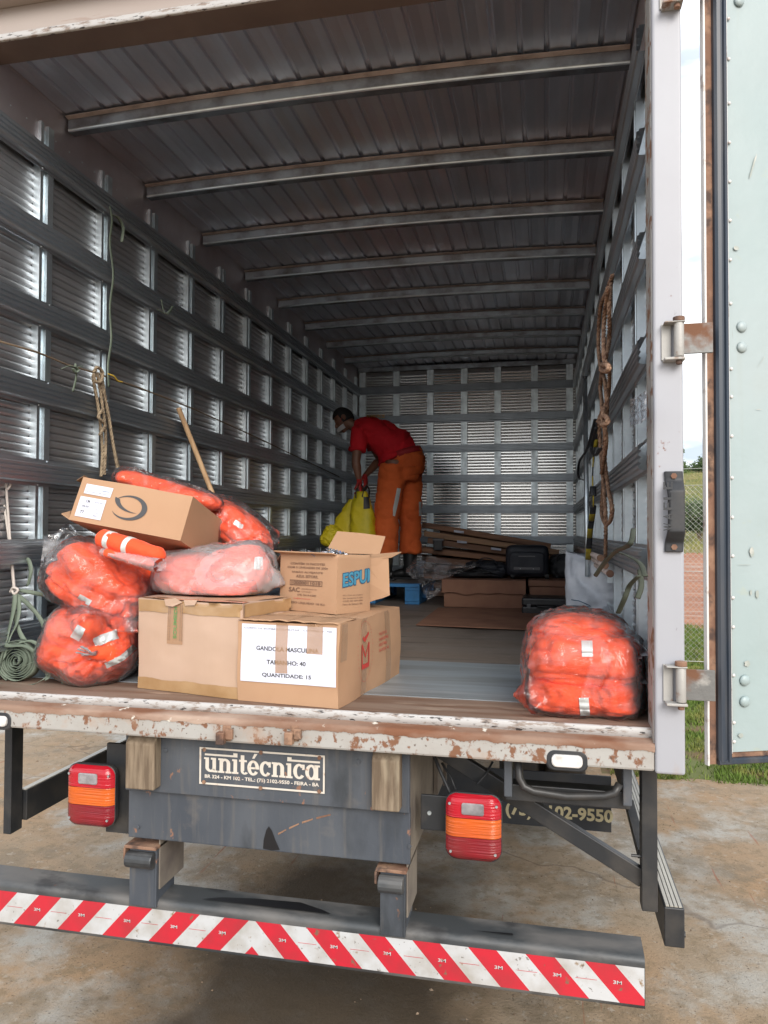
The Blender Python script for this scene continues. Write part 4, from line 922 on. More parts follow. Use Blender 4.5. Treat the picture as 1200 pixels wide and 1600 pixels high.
for i, (px, h, lab) in enumerate(((1078, 3.0, 'dark round tree on the hill crest, left of the two'), (1098, 3.2, 'dark tree on the hill crest close to the open door'))):
    p = at(px, 745, 78); leafy('tree', lab, 'tree', (p.x, 78, th(p.x, 78) - 2.0), h, 2.6, .4, 6000, .13, M['leaf'], M['bark'], 'trees on the hill crest', seed=20 + i, lobes=12)
for i, (x, y) in enumerate(((-60, 95), (-45, 100), (-30, 96), (40, 90), (55, 98))):
    leafy('tree', ('far tree on the hill, leftmost behind the truck', 'far tree on the hill, middle one behind the truck', 'far tree on the hill, rightmost behind the truck', 'far tree on the hill, nearer one behind the open door', 'far tree on the hill, farther one behind the open door')[i], 'tree', (x, y, th(x, y) - .3), 6, 3.5, 1.2, 2500, .25, M['leaf'], M['bark'], 'far trees ' + ('behind the truck' if x < 0 else 'behind the door'), seed=40 + i)

# ================================================================ CARGO: cartons
def plate(name, pts, m, parent, th_=.004, **k):
    "a flat cut-out with real thickness"
    pts = [Vector(p) for p in pts]; n_ = (pts[1] - pts[0]).cross(pts[2] - pts[0]).normalized() * th_
    mb = MB(); a = len(pts)
    mb.poly(pts + [p + n_ for p in pts], [tuple(range(a)), tuple(reversed(range(a, 2 * a)))] + [(i, (i + 1) % a, a + (i + 1) % a, a + i) for i in range(a)])
    return mb.build(name, m, parent, **k)
def noisy_box(w, d, h, amp=.003, bulge=.0, n=14, seed=0, top=True):
    mb = MB()
    def P(x, y, z):
        v = Vector((x * w, y * d, z * h)); q = v * 5 + Vector((seed * 3.3, seed, 0))
        o = Vector((N.noise(q), N.noise(q + Vector((9, 0, 0))), N.noise(q + Vector((0, 9, 0))))) * amp * 2
        q2 = v * 22; o += Vector((N.noise(q2), N.noise(q2 + Vector((9, 0, 0))), N.noise(q2 + Vector((0, 9, 0))))) * amp * .35
        bx, by, bz = sin(pi * x), sin(pi * y), sin(pi * z)
        o += Vector(((x - .5) * 2 * by * bz, (y - .5) * 2 * bx * bz, (z - .5) * 2 * bx * by)) * bulge
        if z == 0: o.z = max(o.z, 0) * 0
        return tuple(v + o)
    g = lambda f: mb.grid(f, n, n)
    g(lambda u, v: P(u, 0, v)); g(lambda u, v: P(u, 1, v)); g(lambda u, v: P(0, u, v)); g(lambda u, v: P(1, u, v)); g(lambda u, v: P(u, v, 0))
    if top: g(lambda u, v: P(u, v, 1))
    return mb
FRONT = Matrix(((1, 0, 0, 0), (0, 0, -1, 0), (0, 1, 0, 0), (0, 0, 0, 1)))     # letters on the y = 0 face of a local box
def SIDE(w): return Matrix(((0, 0, 1, w), (1, 0, 0, 0), (0, 1, 0, 0), (0, 0, 0, 1)))
def quad(mb, M_, x0, y0, x1, y1, dz=0): mb.poly([M_ @ Vector(p) for p in ((x0, y0, dz), (x1, y0, dz), (x1, y1, dz), (x0, y1, dz))], [(0, 1, 2, 3)]); return mb
def sheet(M_, x0, y0, x1, y1, dz, n=10, wav=.0008, seed=0):
    mb = MB(); return mb.grid(lambda u, v: M_ @ Vector((x0 + (x1 - x0) * u, y0 + (y1 - y0) * v, dz + wav * N.noise(Vector((u * 4 + seed, v * 4, 0))))), n, n)
T_ = Matrix.Translation
# ---- carton with the white uniform label
W_, D_, H_ = .4067, .7215, .2949
gb = thing('cardboard_box', 'long brown carton with a white sheet reading GANDOLA MASCULINA on its end', 'box', (-.1652, -.0198, FZ + .001), (0, 0, -.1222)); ORG[gb.name] = Vector((0, 0, 0)); gb.scale = (.9327, .9176, .943)
b = noisy_box(W_, D_, H_, .0040, .005, 30, 3).build('carton_body', M['card'], gb, merge=True); shade_auto(b, 40)
fo = .0095
lab = sheet(FRONT, .016, .075, .398, .284, fo, 30, .0012).build('paper_sheet', M['paper'], gb, smooth=True)
text('GANDOLA MASCULINA', .250, .0165, FRONT @ T_((.08, .190, fo + .0008)), M['ink'], lab, bold=.03)
text('TAMANHO: 40', .155, .0165, FRONT @ T_((.125, .142, fo + .0008)), M['ink'], lab, bold=.03)
text('QUANTIDADE: 15', .195, .0165, FRONT @ T_((.106, .094, fo + .0008)), M['ink'], lab, bold=.03)
text('CORPO DE BOMBEIROS MILITAR - COMPRA N° 700', .355, .0062, FRONT @ T_((.026, .266, fo + .0008)), M['ink'], lab)
def filmtape(name, base, alpha):
    m = mat(name, base, .2, 0, [], [(14, .4, .003)], coat=.5, alpha=alpha); return m
M['tapeclear'] = filmtape('translucent brown tape', (.46, .27, .15), .58); M['tapegloss'] = filmtape('clear shiny tape', (.5, .36, .24), .35)
sheet(FRONT, .160, .112, .208, .2945, fo + .0022, 20, .0012, 3).build('tape_strip', M['tapeclear'], gb, smooth=True)
sheet(FRONT, .283, .187, .345, .2945, fo + .0022, 20, .0012, 5).build('tape_strip', M['tapeclear'], gb, smooth=True)
S_ = SIDE(W_); so_ = .0095
for y0, y1 in ((.015, .075), (.22, .28), (.50, .57)): sheet(S_, y0, .0 if y0 > .1 else .16, y1, .2945, so_, 24, .002, y0 * 9).build('tape_strip', M['tapegloss'], gb, smooth=True)
TOP = Matrix(((1, 0, 0, 0), (0, 1, 0, 0), (0, 0, 1, H_), (0, 0, 0, 1)))
for x0, x1 in ((.155, .212), (.283, .35)): sheet(TOP, x0, 0, x1, .45, .006, 10, .002).build('tape_strip', M['tapegloss'], gb, smooth=True)
sheet(TOP, 0, .15, W_, .22, .0075, 14, .003, 4).build('tape_strip', M['tapegloss'], gb, smooth=True)
fl_ = MB(); fl_.grid(lambda u, v: TOP @ Vector((.002 + (W_ - .004) * u, -.004 + .18 * v, .004 + .004 * abs(N.noise(Vector((u * 5, v * 3, 1)))) + .010 * (1 - v) * abs(N.noise(Vector((u * 6 + 3, 0, 1)))))), 24, 8)
fl_.build('top_flap', M['card'], gb, smooth=True, solid=.003)
k = MB()   # red bird-and-M emblem, oval lettering, red text lines
def seg(mb, M_, x0, y0, x1, y1, t, dz=0):
    d = Vector((x1 - x0, y1 - y0)).normalized(); n_ = Vector((-d.y, d.x)) * t / 2
    mb.poly([M_ @ Vector((x0 - n_.x, y0 - n_.y, dz)), M_ @ Vector((x1 - n_.x, y1 - n_.y, dz)), M_ @ Vector((x1 + n_.x, y1 + n_.y, dz)), M_ @ Vector((x0 + n_.x, y0 + n_.y, dz))], [(0, 1, 2, 3)])
cx_, cz_ = .26, .165
for i, (a_, b_, c_, d_, t_) in enumerate((( -.04, -.055, -.04, .03, .011), (-.04, .03, 0, -.02, .009), (0, -.02, .04, .03, .009), (.04, .03, .04, -.055, .011), (-.045, -.055, .045, -.055, .018), (-.03, .055, -.004, .042, .014), (-.008, .042, .035, .068, .012), (-.004, .046, .004, .06, .010))):
    seg(k, S_, cx_ + a_, cz_ + b_, cx_ + c_, cz_ + d_, t_, so_ + .0002 * i + .002)
k.build('print', M['inkred'], gb)
k = MB(); import itertools
for i in range(44):
    a_ = rad(i * 360 / 44)
    if 150 < i * 360 / 44 < 162: continue
    k_r = .0055 if i % 3 else .003
    x, z = cx_ + .085 * cos(a_), cz_ + .115 * sin(a_); seg(k, S_, x, z, x + .006 * -sin(a_) + .0005, z + .006 * cos(a_), k_r * .5, so_ + .0021)
k.build('print', M['inkred'], gb)
for i, s_ in enumerate(('MANUFATURA DE', 'UNIFORMES', 'INDUSTRIAIS', 'SALVADOR - BA')): text(s_, .10 + .02 * (i % 2), .012, S_ @ T_((.42, .205 - .022 * i, so_ + .002)), M['inkred'], gb)
stick(gb, b, ('paper_sheet', 'lettering', 'tape_strip', 'print', 'paper_label', 'swoosh_emblem', 'label_tape'), (0, -1, 0), 0); stick(gb, b, ('paper_sheet', 'lettering', 'tape_strip', 'print', 'paper_label', 'swoosh_emblem', 'label_tape'), (1, 0, 0), W_)
# ---- open carton with the foam print
W_, D_, H_ = .3231, .2025, .2364
eb = thing('cardboard_box', 'open carton with raised flaps and blue print holding foil pouches', 'box', (-.1354, .3238, FZ + .2865), (-.03, 0, -.4517)); ORG[eb.name] = Vector((0, 0, 0)); eb.scale = (.905, .947, .922)
b = noisy_box(W_, D_, H_, .0015, .002, 14, 5, top=False).build('carton_body', M['card'], eb, merge=True, solid=-.004); shade_auto(b, 40)
fo = .0045
lines = [('CONTÉM 10 PACOTES', .20, .011, .190), ('COM 5 UNIDADES DE 200g', .235, .011, .172), ('SABÃO ALVEJANTE', .18, .011, .154), ('AZUL ESTORIL', .13, .011, .137), ('SAC', .065, .019, .076), ('(75) 3614-6300', .11, .009, .060), ('PESO LÍQUIDO 10 Kg', .21, .012, .026)]
for i, (s_, w_, h_, z_) in enumerate(lines):
    x_ = W_ * .5 - w_ / 2 if s_ != 'SAC' else .055
    text(s_, w_, h_, FRONT @ T_((x_, z_, fo)), M['inkbrown'], eb, bold=.02)
k = MB(); x0, x1, z0, z1 = .06, .25, .104, .126
for q in ((x0, z0, x1, z0 + .003), (x0, z1 - .003, x1, z1), (x0, z0 + .003, x0 + .003, z1 - .003), (x1 - .003, z0 + .003, x1, z1 - .003)): quad(k, FRONT, q[0], q[1], q[2], q[3], fo)
k.build('print', M['inkbrown'], eb)
text('10000011010', .17, .013, FRONT @ T_((.07, .1085, fo)), M['inkbrown'], eb, bold=.03)
text('atendimento ao', .09, .006, FRONT @ T_((.13, .088, fo)), M['inkbrown'], eb); text('consumidor', .06, .006, FRONT @ T_((.13, .077, fo)), M['inkbrown'], eb)
text('sac@fabrica.com.br', .10, .007, FRONT @ T_((.085, .046, fo)), M['inkred'], eb)
S_ = SIDE(W_)
text('ESPUMIL', .26, .062, S_ @ T_((.026, .098, fo)) @ Matrix.Shear('XY', 4, (0, 0)) , M['inkblue2'], eb, bold=.07)
text('ESPUMIL', .255, .054, S_ @ T_((.029, .102, fo + .0008)), M['inkblue'], eb, bold=.02)
for o_ in [o for o in eb.children if o.name.startswith('lettering') and o.data.materials[0] in (M['inkblue'], M['inkblue2'])]:
    bm = bmesh.new(); bm.from_mesh(o_.data)
    for v in bm.verts: v.co.z += (v.co.y) * .12
    bmesh.ops.bisect_plane(bm, geom=bm.verts[:] + bm.edges[:] + bm.faces[:], plane_co=(0, D_ - .006, 0), plane_no=(0, 1, 0), clear_outer=True); bm.to_mesh(o_.data); bm.free()
for i in range(4): text(('Ind. e Com. de produtos', 'de limpeza Ltda', 'CNPJ 00 000 000', 'Feira de Santana BA')[i], .12, .007, S_ @ T_((.03, .068 - .012 * i, fo)), M['inkbrown'], eb)
stick(eb, b, ('lettering', 'print'), (0, -1, 0), 0, .0048); stick(eb, b, ('lettering', 'print'), (1, 0, 0), W_, .0048)
IM = (Matrix.Translation(eb.location) @ eb.rotation_euler.to_matrix().to_4x4() @ Matrix.Diagonal((*eb.scale, 1))).inverted()
def lp(px, py, Y): return IM @ at(px, py, Y * .96 - .13)
plate('back_flap', [lp(508, 864, .74), lp(527, 830, .82), lp(565, 833, .80), lp(602, 838, .77), lp(593, 866, .70)], M['card'], eb)
plate('side_flap', [lp(569, 874, .58), lp(607, 869, .64), lp(609, 930, .63), lp(597, 935, .62), lp(588, 937, .61), lp(568, 944, .585), lp(567, 905, .58)], M['card'], eb)
plate('torn_flap', [lp(560, 868, .66), lp(627, 862, .70), lp(612, 870, .64), lp(576, 873, .60)], M['card'], eb)
plate('front_flap', [(-.004, 0, H_ - .001), (W_, 0, H_ - .001), (W_ - .005, -.022, H_ + .006), (.1, -.036, H_ + .008), (-.02, -.03, H_ + .010)], M['card'], eb)
plate('side_flap', [(0, .0, H_), (0, D_, H_), (-.075, D_ - .02, H_ - .05), (-.085, .02, H_ - .07)], M['carddark'], eb)
M['foil'] = mat('crumpled silver foil pouch', (.62, .64, .68), .22, 1, [dict(col=(.12, .16, .3), scale=9, lo=.5, hi=.55, metal=.2)], [(14, .8, .02), (50, .4, .004)])
for i, (x, y, a) in enumerate(((.06, .06, .3), (.14, .10, 1.2), (.22, .07, -.4), (.27, .12, .8), (.17, .04, 2))):
    pch = thing('foil_pouch', ['shiny foil pouch at the left corner of the open box', 'shiny foil pouch in the middle of the open box', 'crumpled foil pouch sticking out highest from the open box', 'foil pouch under the raised back flap', 'foil pouch lying behind the front flap'][i], 'pouch', tuple(eb.location + eb.rotation_euler.to_matrix() @ Vector((x * .9, y * .93, (H_ - .03) * .92))), (.5, .2, a), 'foil pouches in the open box'); ORG[pch.name] = Vector((0, 0, 0))
    MB().grid(lambda u, v: (.10 * (u - .5), .07 * (v - .5), .022 * sin(pi * u) * sin(pi * v) + .012 * N.noise(Vector((u * 5 + i, v * 5, 2))) + (.018 if i == 2 else .004)), 14, 12).build('pouch_skin', M['foil'], pch, solid=.002)
    MB().grid(lambda u, v: (.10 * (u - .5), .035 + .012 * v, .004 * sin(u * 40) + .006 + (.018 if i == 2 else .004)), 30, 2).build('crimped_edge', M['foil'], pch, solid=.001)
# ---- taped carton
W_, D_, H_ = .52, .34, .3607
tb = thing('cardboard_box', 'pale square carton sealed with brown tape round its top and bottom edges', 'box', (-.6093, .087, FZ + .001), (0, 0, -.22)); ORG[tb.name] = Vector((0, 0, 0)); tb.scale = (.9, .9, .923)
b = noisy_box(W_, D_, H_, .0042, .006, 28, 8).build('carton_body', M['cardlight'], tb, merge=True); shade_auto(b, 40)
for z0, z1 in ((.001, .046), (H_ - .05, H_ - .001)):
    def band_(M_, w_, sd):
        m2 = MB(); return m2.grid(lambda u, v: M_ @ Vector((w_ * u, (z0 + (z1 - z0) * v) + ((.006 * N.noise(Vector((u * 5, sd, z0))) + .002 * N.noise(Vector((u * 22, sd, 1)))) * ((1 - v) if z0 > .1 else v)), .010)), 40, 6)
    band_(FRONT, W_, 1).build('tape_strip', M['tape'], tb, smooth=True); band_(SIDE(W_), D_, 4).build('tape_strip', M['tape'], tb, smooth=True)
sheet(Matrix.Translation((0, 0, H_ + .0045)), .0, .001, W_, .05, 0, 16, .003).build('tape_band', M['tape'], tb, smooth=True)
sheet(Matrix.Translation((0, 0, H_ + .0045)), .0, .051, W_ * .98, D_, 0, 12, .005).build('top_flap', M['card'], tb, smooth=True)
lab = sheet(FRONT, .155, .19, .235, .357, .0125, 8, .0012).build('label_tape', M['tapeclear'], tb, smooth=True)
UPM = FRONT @ T_((.195, .20, .0105)) @ Matrix.Rotation(pi / 2, 4, 'Z')
text('SOUMEDI', .125, .018, FRONT @ T_((.205, .212, .0140)) @ Matrix.Rotation(pi / 2, 4, 'Z'), M['inkgreen'], lab, bold=.03)
for i, xx in enumerate((.160, .168, .222, .232)): text('Distribuidora de produtos hospitalares', .14, .005, FRONT @ T_((xx + .003, .205, .0140)) @ Matrix.Rotation(pi / 2, 4, 'Z'), M['ink'], lab)
plate('torn_tape', [(.14, -.009, H_ + .004), (.20, -.012, H_ + .012), (.235, -.012, H_ - .004), (.19, -.016, H_ - .022), (.15, -.012, H_ - .02)], M['cardlight'], tb, .001)
plate('torn_tape', [(.24, -.009, H_ + .006), (.31, -.012, H_ + .008), (.30, -.015, H_ - .012), (.25, -.012, H_ - .016)], M['cardlight'], tb, .001)
stick(tb, b, ('paper_sheet', 'lettering', 'tape_strip', 'print', 'paper_label', 'swoosh_emblem', 'label_tape'), (0, -1, 0), 0); stick(tb, b, ('tape_strip',), (1, 0, 0), W_)
# ---- tilted carton with the swoosh emblem
W_, D_, H_ = .496, .50, .187
sb = thing('cardboard_box', 'tilted brown carton with a black swoosh emblem lying on top of the orange bundles', 'box', (-.947, .1352, 1.8829), (-.2759, .1698, .0288)); ORG[sb.name] = Vector((0, 0, 0)); sb.scale = (.96, 1.05, .967)
b = noisy_box(W_, D_, H_, .0016, .003, 16, 11).build('carton_body', M['card'], sb, merge=True); shade_auto(b, 40)
fo = .0055
for (x0, z0, x1, z1, nm) in ((.028, .118, .150, .160, 0), (.020, .020, .138, .105, 1)):
    lab = sheet(FRONT, x0, z0, x1, z1, fo, 6, .0004).build('paper_label', M['paper'], sb, smooth=True)
    if nm == 0: text('logistica', .035, .008, FRONT @ T_((x1 - .045, z0 + .018, fo + .0008)), M['inkblue2'], lab); text('Rua das Industrias 1000 - Brasil', .09, .004, FRONT @ T_((x0 + .01, z0 + .008, fo + .0008)), M['ink'], lab)
    else:
        for j, (s_, xx, zz, ww, hh) in enumerate((('CM', .03, .082, .018, .012), ('06.05', .02, .062, .03, .008), ('77', .018, .034, .018, .013), ('NOTA 4410', .07, .085, .04, .006), ('QTD 15', .08, .055, .022, .006), ('LOTE 22', .08, .042, .022, .006), ('PESO', .08, .03, .018, .006))):
            text(s_, ww, hh, FRONT @ T_((x0 + xx, z0 - .02 + zz, fo + .0008)), M['ink'], lab, bold=.02 if j < 3 else 0)
def crescent(mb, cx, cy, rx, ry, a0, a1, tmax, rot_=0, n=30, peak=.5, dz=0, t0=0):
    P0, P1 = [], []
    for i in range(n + 1):
        t = i / n; a = rad(a0 + (a1 - a0) * t); w_ = (t / peak if t < peak else (1 - t) / (1 - peak)); tt = t0 + tmax * sin(max(0, w_) * pi / 2)
        for L_, s_ in ((P0, 1), (P1, 0)):
            x, y = (rx - (0 if s_ else tt)) * cos(a), (ry - (0 if s_ else tt * .6)) * sin(a)
            L_.append(FRONT @ Vector((cx + x * cos(rot_) - y * sin(rot_), cy + x * sin(rot_) + y * cos(rot_), dz)))
    mb.strip([P0, P1])
sw = MB(); crescent(sw, .245, .092, .078, .052, 150, -155, .024, .02, peak=.52, dz=fo)
sw.build('swoosh_emblem', M['ink'], sb, recalc=False)
sw = MB(); crescent(sw, .262, .125, .09, .052, 178, 285, .022, .0, peak=.10, dz=fo + .0006)
sw.build('swoosh_emblem', M['ink'], sb, recalc=False)
S_ = SIDE(W_)
k = MB(); 
for q in ((.30, .01, .33, .04), (.335, .01, .365, .04)):
    for a_, b_, c_, d_ in ((q[0], q[1], q[2], q[1]), (q[0], q[3], q[2], q[3]), (q[0], q[1], q[0], q[3]), (q[2], q[1], q[2], q[3])): seg(k, S_, a_, b_, c_, d_, .005, fo)
k.build('print', M['ink'], sb)
stick(sb, b, ('paper_sheet', 'lettering', 'tape_strip', 'print', 'paper_label', 'swoosh_emblem', 'label_tape'), (0, -1, 0), 0); stick(sb, b, ('paper_sheet', 'lettering', 'tape_strip', 'print', 'paper_label', 'swoosh_emblem', 'label_tape'), (1, 0, 0), W_)
plate('side_flap', [(0, .0, .19), (0, .3, .19), (-.03, .28, .20), (-.04, .02, .17)], M['card'], sb); plate('side_flap', [(0, .0, .0), (0, .35, .0), (-.05, .33, .01), (-.075, .10, .055), (-.05, .06, .045), (-.055, .02, .02)], M['card'], sb)

# ================================================================ CARGO: plastic bags of orange work clothes
BK = .94
def atb(px, py, Y): return at(px, py, Y - .10)
def sgn(v, e): return math.copysign(abs(v) ** e, v)
def blob(mb, c, s, rot=(0, 0, 0), e=(.7, .7), disp=None, nu=84, nv=44):
    from mathutils import Euler
    Rm = Euler(rot).to_matrix(); c = Vector(c)
    def f(u, v):
        a = 2 * pi * u; b = -pi / 2 + pi * v
        p = Vector((sgn(cos(b), e[1]) * sgn(cos(a), e[0]), sgn(cos(b), e[1]) * sgn(sin(a), e[0]), sgn(sin(b), e[1])))
        k_ = 1 + (disp(p) if disp else 0)
        return c + Rm @ Vector((p.x * s[0] * k_ * BK, p.y * s[1] * k_ * BK, p.z * s[2] * k_ * BK))
    mb.grid(f, nu, nv); return mb
def cloth_disp(seed, A=.05, folds=(), ax=2):
    def d(p):
        v = A * .8 * N.noise(Vector((p.x * 1.3 + seed, p.y * 1.3, p.z * 1.3))) + A * .35 * ridge(p, 3, seed, 3) - A * 1.9 * crease(Vector((p.x * .7, p.y, p.z * 1.6)), 1.5, seed, 9) - A * .9 * crease(Vector((p.x * 1.2, p.y, p.z * .8)), 3.1, seed + 2, 8) + A * .5
        for (pos, dep, wd) in folds:
            q = p[ax] + .10 * N.noise(Vector((p.x * 1.5 + seed * 3, p.y * 1.5, 5)))
            v -= dep * exp(-((q - pos) / wd) ** 2)
        return v
    return d
def wrap(name, src, m, parent, grow=.012, extra=(), vox=.013, amp=.006, seed=0, freq=14, stretch=(1, 1, 1), smooth=7, taut=False):
    "a slack plastic skin: hull of what is inside plus pulled-out corners, wrinkled"
    P = []; bm = bmesh.new()
    for o in src:
        vs_ = [bm.verts.new(v.co + v.normal * grow) for v in o.data.vertices]
        for p_ in o.data.polygons:
            try: bm.faces.new([vs_[k_] for k_ in p_.vertices])
            except ValueError: pass
        P += [v.co.copy() for i, v in enumerate(o.data.vertices) if i % 3 == 0]
    if taut:
        bmesh.ops.delete(bm, geom=bm.faces[:], context='FACES_ONLY'); bmesh.ops.delete(bm, geom=bm.edges[:], context='EDGES_FACES') if bm.edges else None
        bm.free(); bm = bmesh.new(); c_ = sum(P, Vector((0, 0, 0))) / len(P)
        for q_ in P: bm.verts.new(q_ + (q_ - c_).normalized() * grow * .3)
        bmesh.ops.convex_hull(bm, input=bm.verts); bmesh.ops.delete(bm, geom=[v for v in bm.verts if not v.link_faces], context='VERTS')
    for e_ in extra:
        e_ = Vector(e_) - ORG[parent.name]; near = sorted(P, key=lambda q_: (q_ - e_).length)[:90]
        b2 = bmesh.new()
        for q_ in near: b2.verts.new(q_)
        b2.verts.new(e_); b2.verts.new(e_ + Vector((.008, .012, .01)))
        bmesh.ops.convex_hull(b2, input=b2.verts); bmesh.ops.delete(b2, geom=[v for v in b2.verts if not v.link_faces], context='VERTS')
        t_ = bpy.data.meshes.new('t'); b2.to_mesh(t_); b2.free(); bm.from_mesh(t_); bpy.data.meshes.remove(t_)
    me = bpy.data.meshes.new(name); bm.to_mesh(me); bm.free(); me.materials.append(m)
    o = bpy.data.objects.new(name, me); C.objects.link(o); o.parent = parent; ORG[o.name] = ORG[parent.name]
    remesh(o, vox, smooth, .5)
    zf_ = min(p.z for p in P)
    def f(co, n_):
        q = Vector((co.x * stretch[0], co.y * stretch[1], co.z * stretch[2]))
        w_ = ridge(q, freq, seed, 3); co2 = co + n_ * (amp * 1.0 * (w_ + .4) + amp * .9 * crease(q, freq * .7, seed + 1, 10) + amp * .8 * ridge(q, freq * 2.6, seed + 4, 2) + amp * 1.3 * N.noise(q * 6))
        if co2.z < zf_: co2.z = zf_
        return co2
    displace(o, f); return o
def bundle(label, name='bag_of_clothes', group='plastic bags of orange clothes', loc=(0, 0, 0)):
    return thing(name, label, 'bag', loc, group=group)
def band(mb, pts, w, nrm, lift=.004):
    "a flat reflective strip following points on the cloth"
    pts = [Vector(p) for p in pts]; n_ = Vector(nrm).normalized(); rows = []
    for i, p in enumerate(pts):
        d = (pts[min(i + 1, len(pts) - 1)] - pts[max(0, i - 1)]).normalized(); s_ = d.cross(n_).normalized() * w / 2
        rows.append([p - s_ + n_ * lift, p + s_ + n_ * lift])
    mb.strip(rows); return mb
TOCAM = Vector((.45, -.88, .12)).normalized()
def shrinkband(name, mat_, parent, src, pts, w, lift=.003, n=16, vdir=(0, 0, 1)):
    "strip laid on the surface of src as seen from pts (list of world points near it) by casting along the view"
    from mathutils.bvhtree import BVHTree
    me = src.data; bv = BVHTree.FromPolygons([v.co for v in me.vertices], [p_.vertices for p_ in me.polygons]); off = ORG[parent.name]
    rows = []; up = Vector(vdir)
    for i in range(n + 1):
        t = i / n * (len(pts) - 1); k_ = min(int(t), len(pts) - 2); p = Vector(pts[k_]).lerp(Vector(pts[k_ + 1]), t - k_)
        dirn = (Vector(pts[k_ + 1]) - Vector(pts[k_])).normalized(); sd = dirn.cross((p - CAM).normalized()).normalized()
        row = []
        for s_ in (-1, -.33, .33, 1):
            q = p + sd * w / 2 * s_; d = (q - CAM).normalized()
            h = bv.ray_cast(CAM - off, d)
            row.append((h[0] + h[1] * lift) if h[0] else None)
        if all(r is not None for r in row): rows.append(row)
    if len(rows) > 1:
        mb = MB(); mb.strip(rows); o = mb.build(name, mat_, parent, smooth=True, local=True, recalc=False); return o
# A: tied bag, lower left
ca = atb(144, 1013, .27); ca.z = 1.395
A_ = bundle('round clear bag of orange clothes with its knot facing out, bottom left of heap', loc=(ca.x, ca.y, FZ))
tie = Vector((.10, -.92, .02))
def dA(p):
    base = cloth_disp(2.3, .05)(p)
    q = p - tie * 1.0; r = sqrt(q.x * q.x + q.z * q.z); ang = math.atan2(q.z, q.x)
    if p.y < 0:
        base += (-.24 * exp(-(r / .28) ** 2)) + .07 * sin(ang * 5 + 1.0 + 1.5 * r) * min(1, r * 2) * max(0, -p.y) + .035 * abs(sin(ang * 11 + 2)) * exp(-(r / .6) ** 2)
    return base
mb = MB(); blob(mb, ca, (.197, .19, .160), (0, .1, 0), (.85, .85), dA, 110, 60)
gA = mb.build('garment', M['orange'], A_, smooth=True, merge=True)
for v in gA.data.vertices: v.co.z = max(v.co.z, .004)
shrinkband('reflective_band', M['reflect'], A_, gA, [atb(117, 998, .2), atb(128, 980, .2)], .034)
shrinkband('reflective_band', M['reflect'], A_, gA, [atb(147, 1004, .2), atb(183, 991, .2)], .034)
shrinkband('reflective_band', M['reflect'], A_, gA, [atb(165, 1040, .2), atb(190, 1028, .2), atb(210, 1010, .2)], .022)
def fA(co, n_):
    return co
wA = wrap('plastic_film', [gA], M['film'], A_, .010, [atb(120, 950, .12), atb(128, 965, .05)], .010, .004, 3, 14, (1, 1, 1), 3, True)
off = ORG[A_.name]; tw = atb(143, 1022, .06) - off
def starred(co, n_):
    d = co - tw; r = sqrt(d.x ** 2 + d.z ** 2); ang = math.atan2(d.z, d.x)
    if n_.y < -.1:
        k_ = exp(-(r / .13) ** 2) * max(0, -n_.y); co = co + Vector((0, 1, 0)) * (.035 * exp(-(r / .04) ** 2)) + n_ * .010 * sin(ang * 17 + 2 * N.noise(Vector((ang, 1, 2)))) * k_ * min(1, r / .02)
    return co
displace(wA, starred)
kn = MB(); base = atb(143, 1022, .085)
for j in range(9):
    a = j * 2 * pi / 9; kn.tube([base + Vector((.010 * cos(a), .03, .010 * sin(a))), base + Vector((.004 * cos(a), 0, .004 * sin(a))), base + Vector((.018 * cos(a) - .012, -.03 - .01 * (j % 3), .016 * sin(a) + .018))], [.006, .004, .009], 5, flat=.35)
kn.build('knot', M['filmmilky'], A_, smooth=True)
# B: middle left
cb = atb(160, 912, .33)
B_ = bundle('clear bag of orange clothes slumped on top of the knotted one', loc=(cb.x, cb.y, cb.z - .14))
mb = MB(); blob(mb, cb, (.208, .17, .132), (.0, .52, .1), (.7, .65), cloth_disp(5.1, .06, [(.1, .10, .10), (-.45, .08, .07)]), 110, 60)
gB = mb.build('garment', M['orange'], B_, smooth=True, merge=True)
mb = MB(); blob(mb, atb(222, 900, .45), (.12, .13, .10), (.3, .4, .2), (.8, .8), cloth_disp(6.4, .06), 60, 34)
gB2 = mb.build('garment', M['orange'], B_, smooth=True, merge=True)
shrinkband('reflective_band', M['reflect'], B_, gB, [atb(123, 932, .2), atb(142, 942, .2)], .022)
wrap('plastic_film', [gB], M['film'], B_, .012, [atb(208, 993, .16), atb(236, 975, .26), atb(72, 868, .30), atb(75, 905, .3)], .011, .007, 4, 10)
fl_ = MB(); fl_.grid(lambda u, v: atb(62 + 70 * u + 8 * v, 858 - 22 * v + 10 * u + 6 * sin(u * 7) + 30 * (1 - v) * (1 - u), .30 + .05 * N.noise(Vector((u * 3, v * 3, 1))) + .03 * u), 16, 12).build('loose_film', M['filmmilky'], B_, smooth=True)
fl_ = MB(); fl_.grid(lambda u, v: atb(74 + 60 * u, 835 - 12 * sin(pi * u) + 26 * v + 5 * sin(u * 9), .42 + .06 * N.noise(Vector((u * 3, v * 3, 4)))), 16, 12).build('loose_film', M['film'], B_, smooth=True)
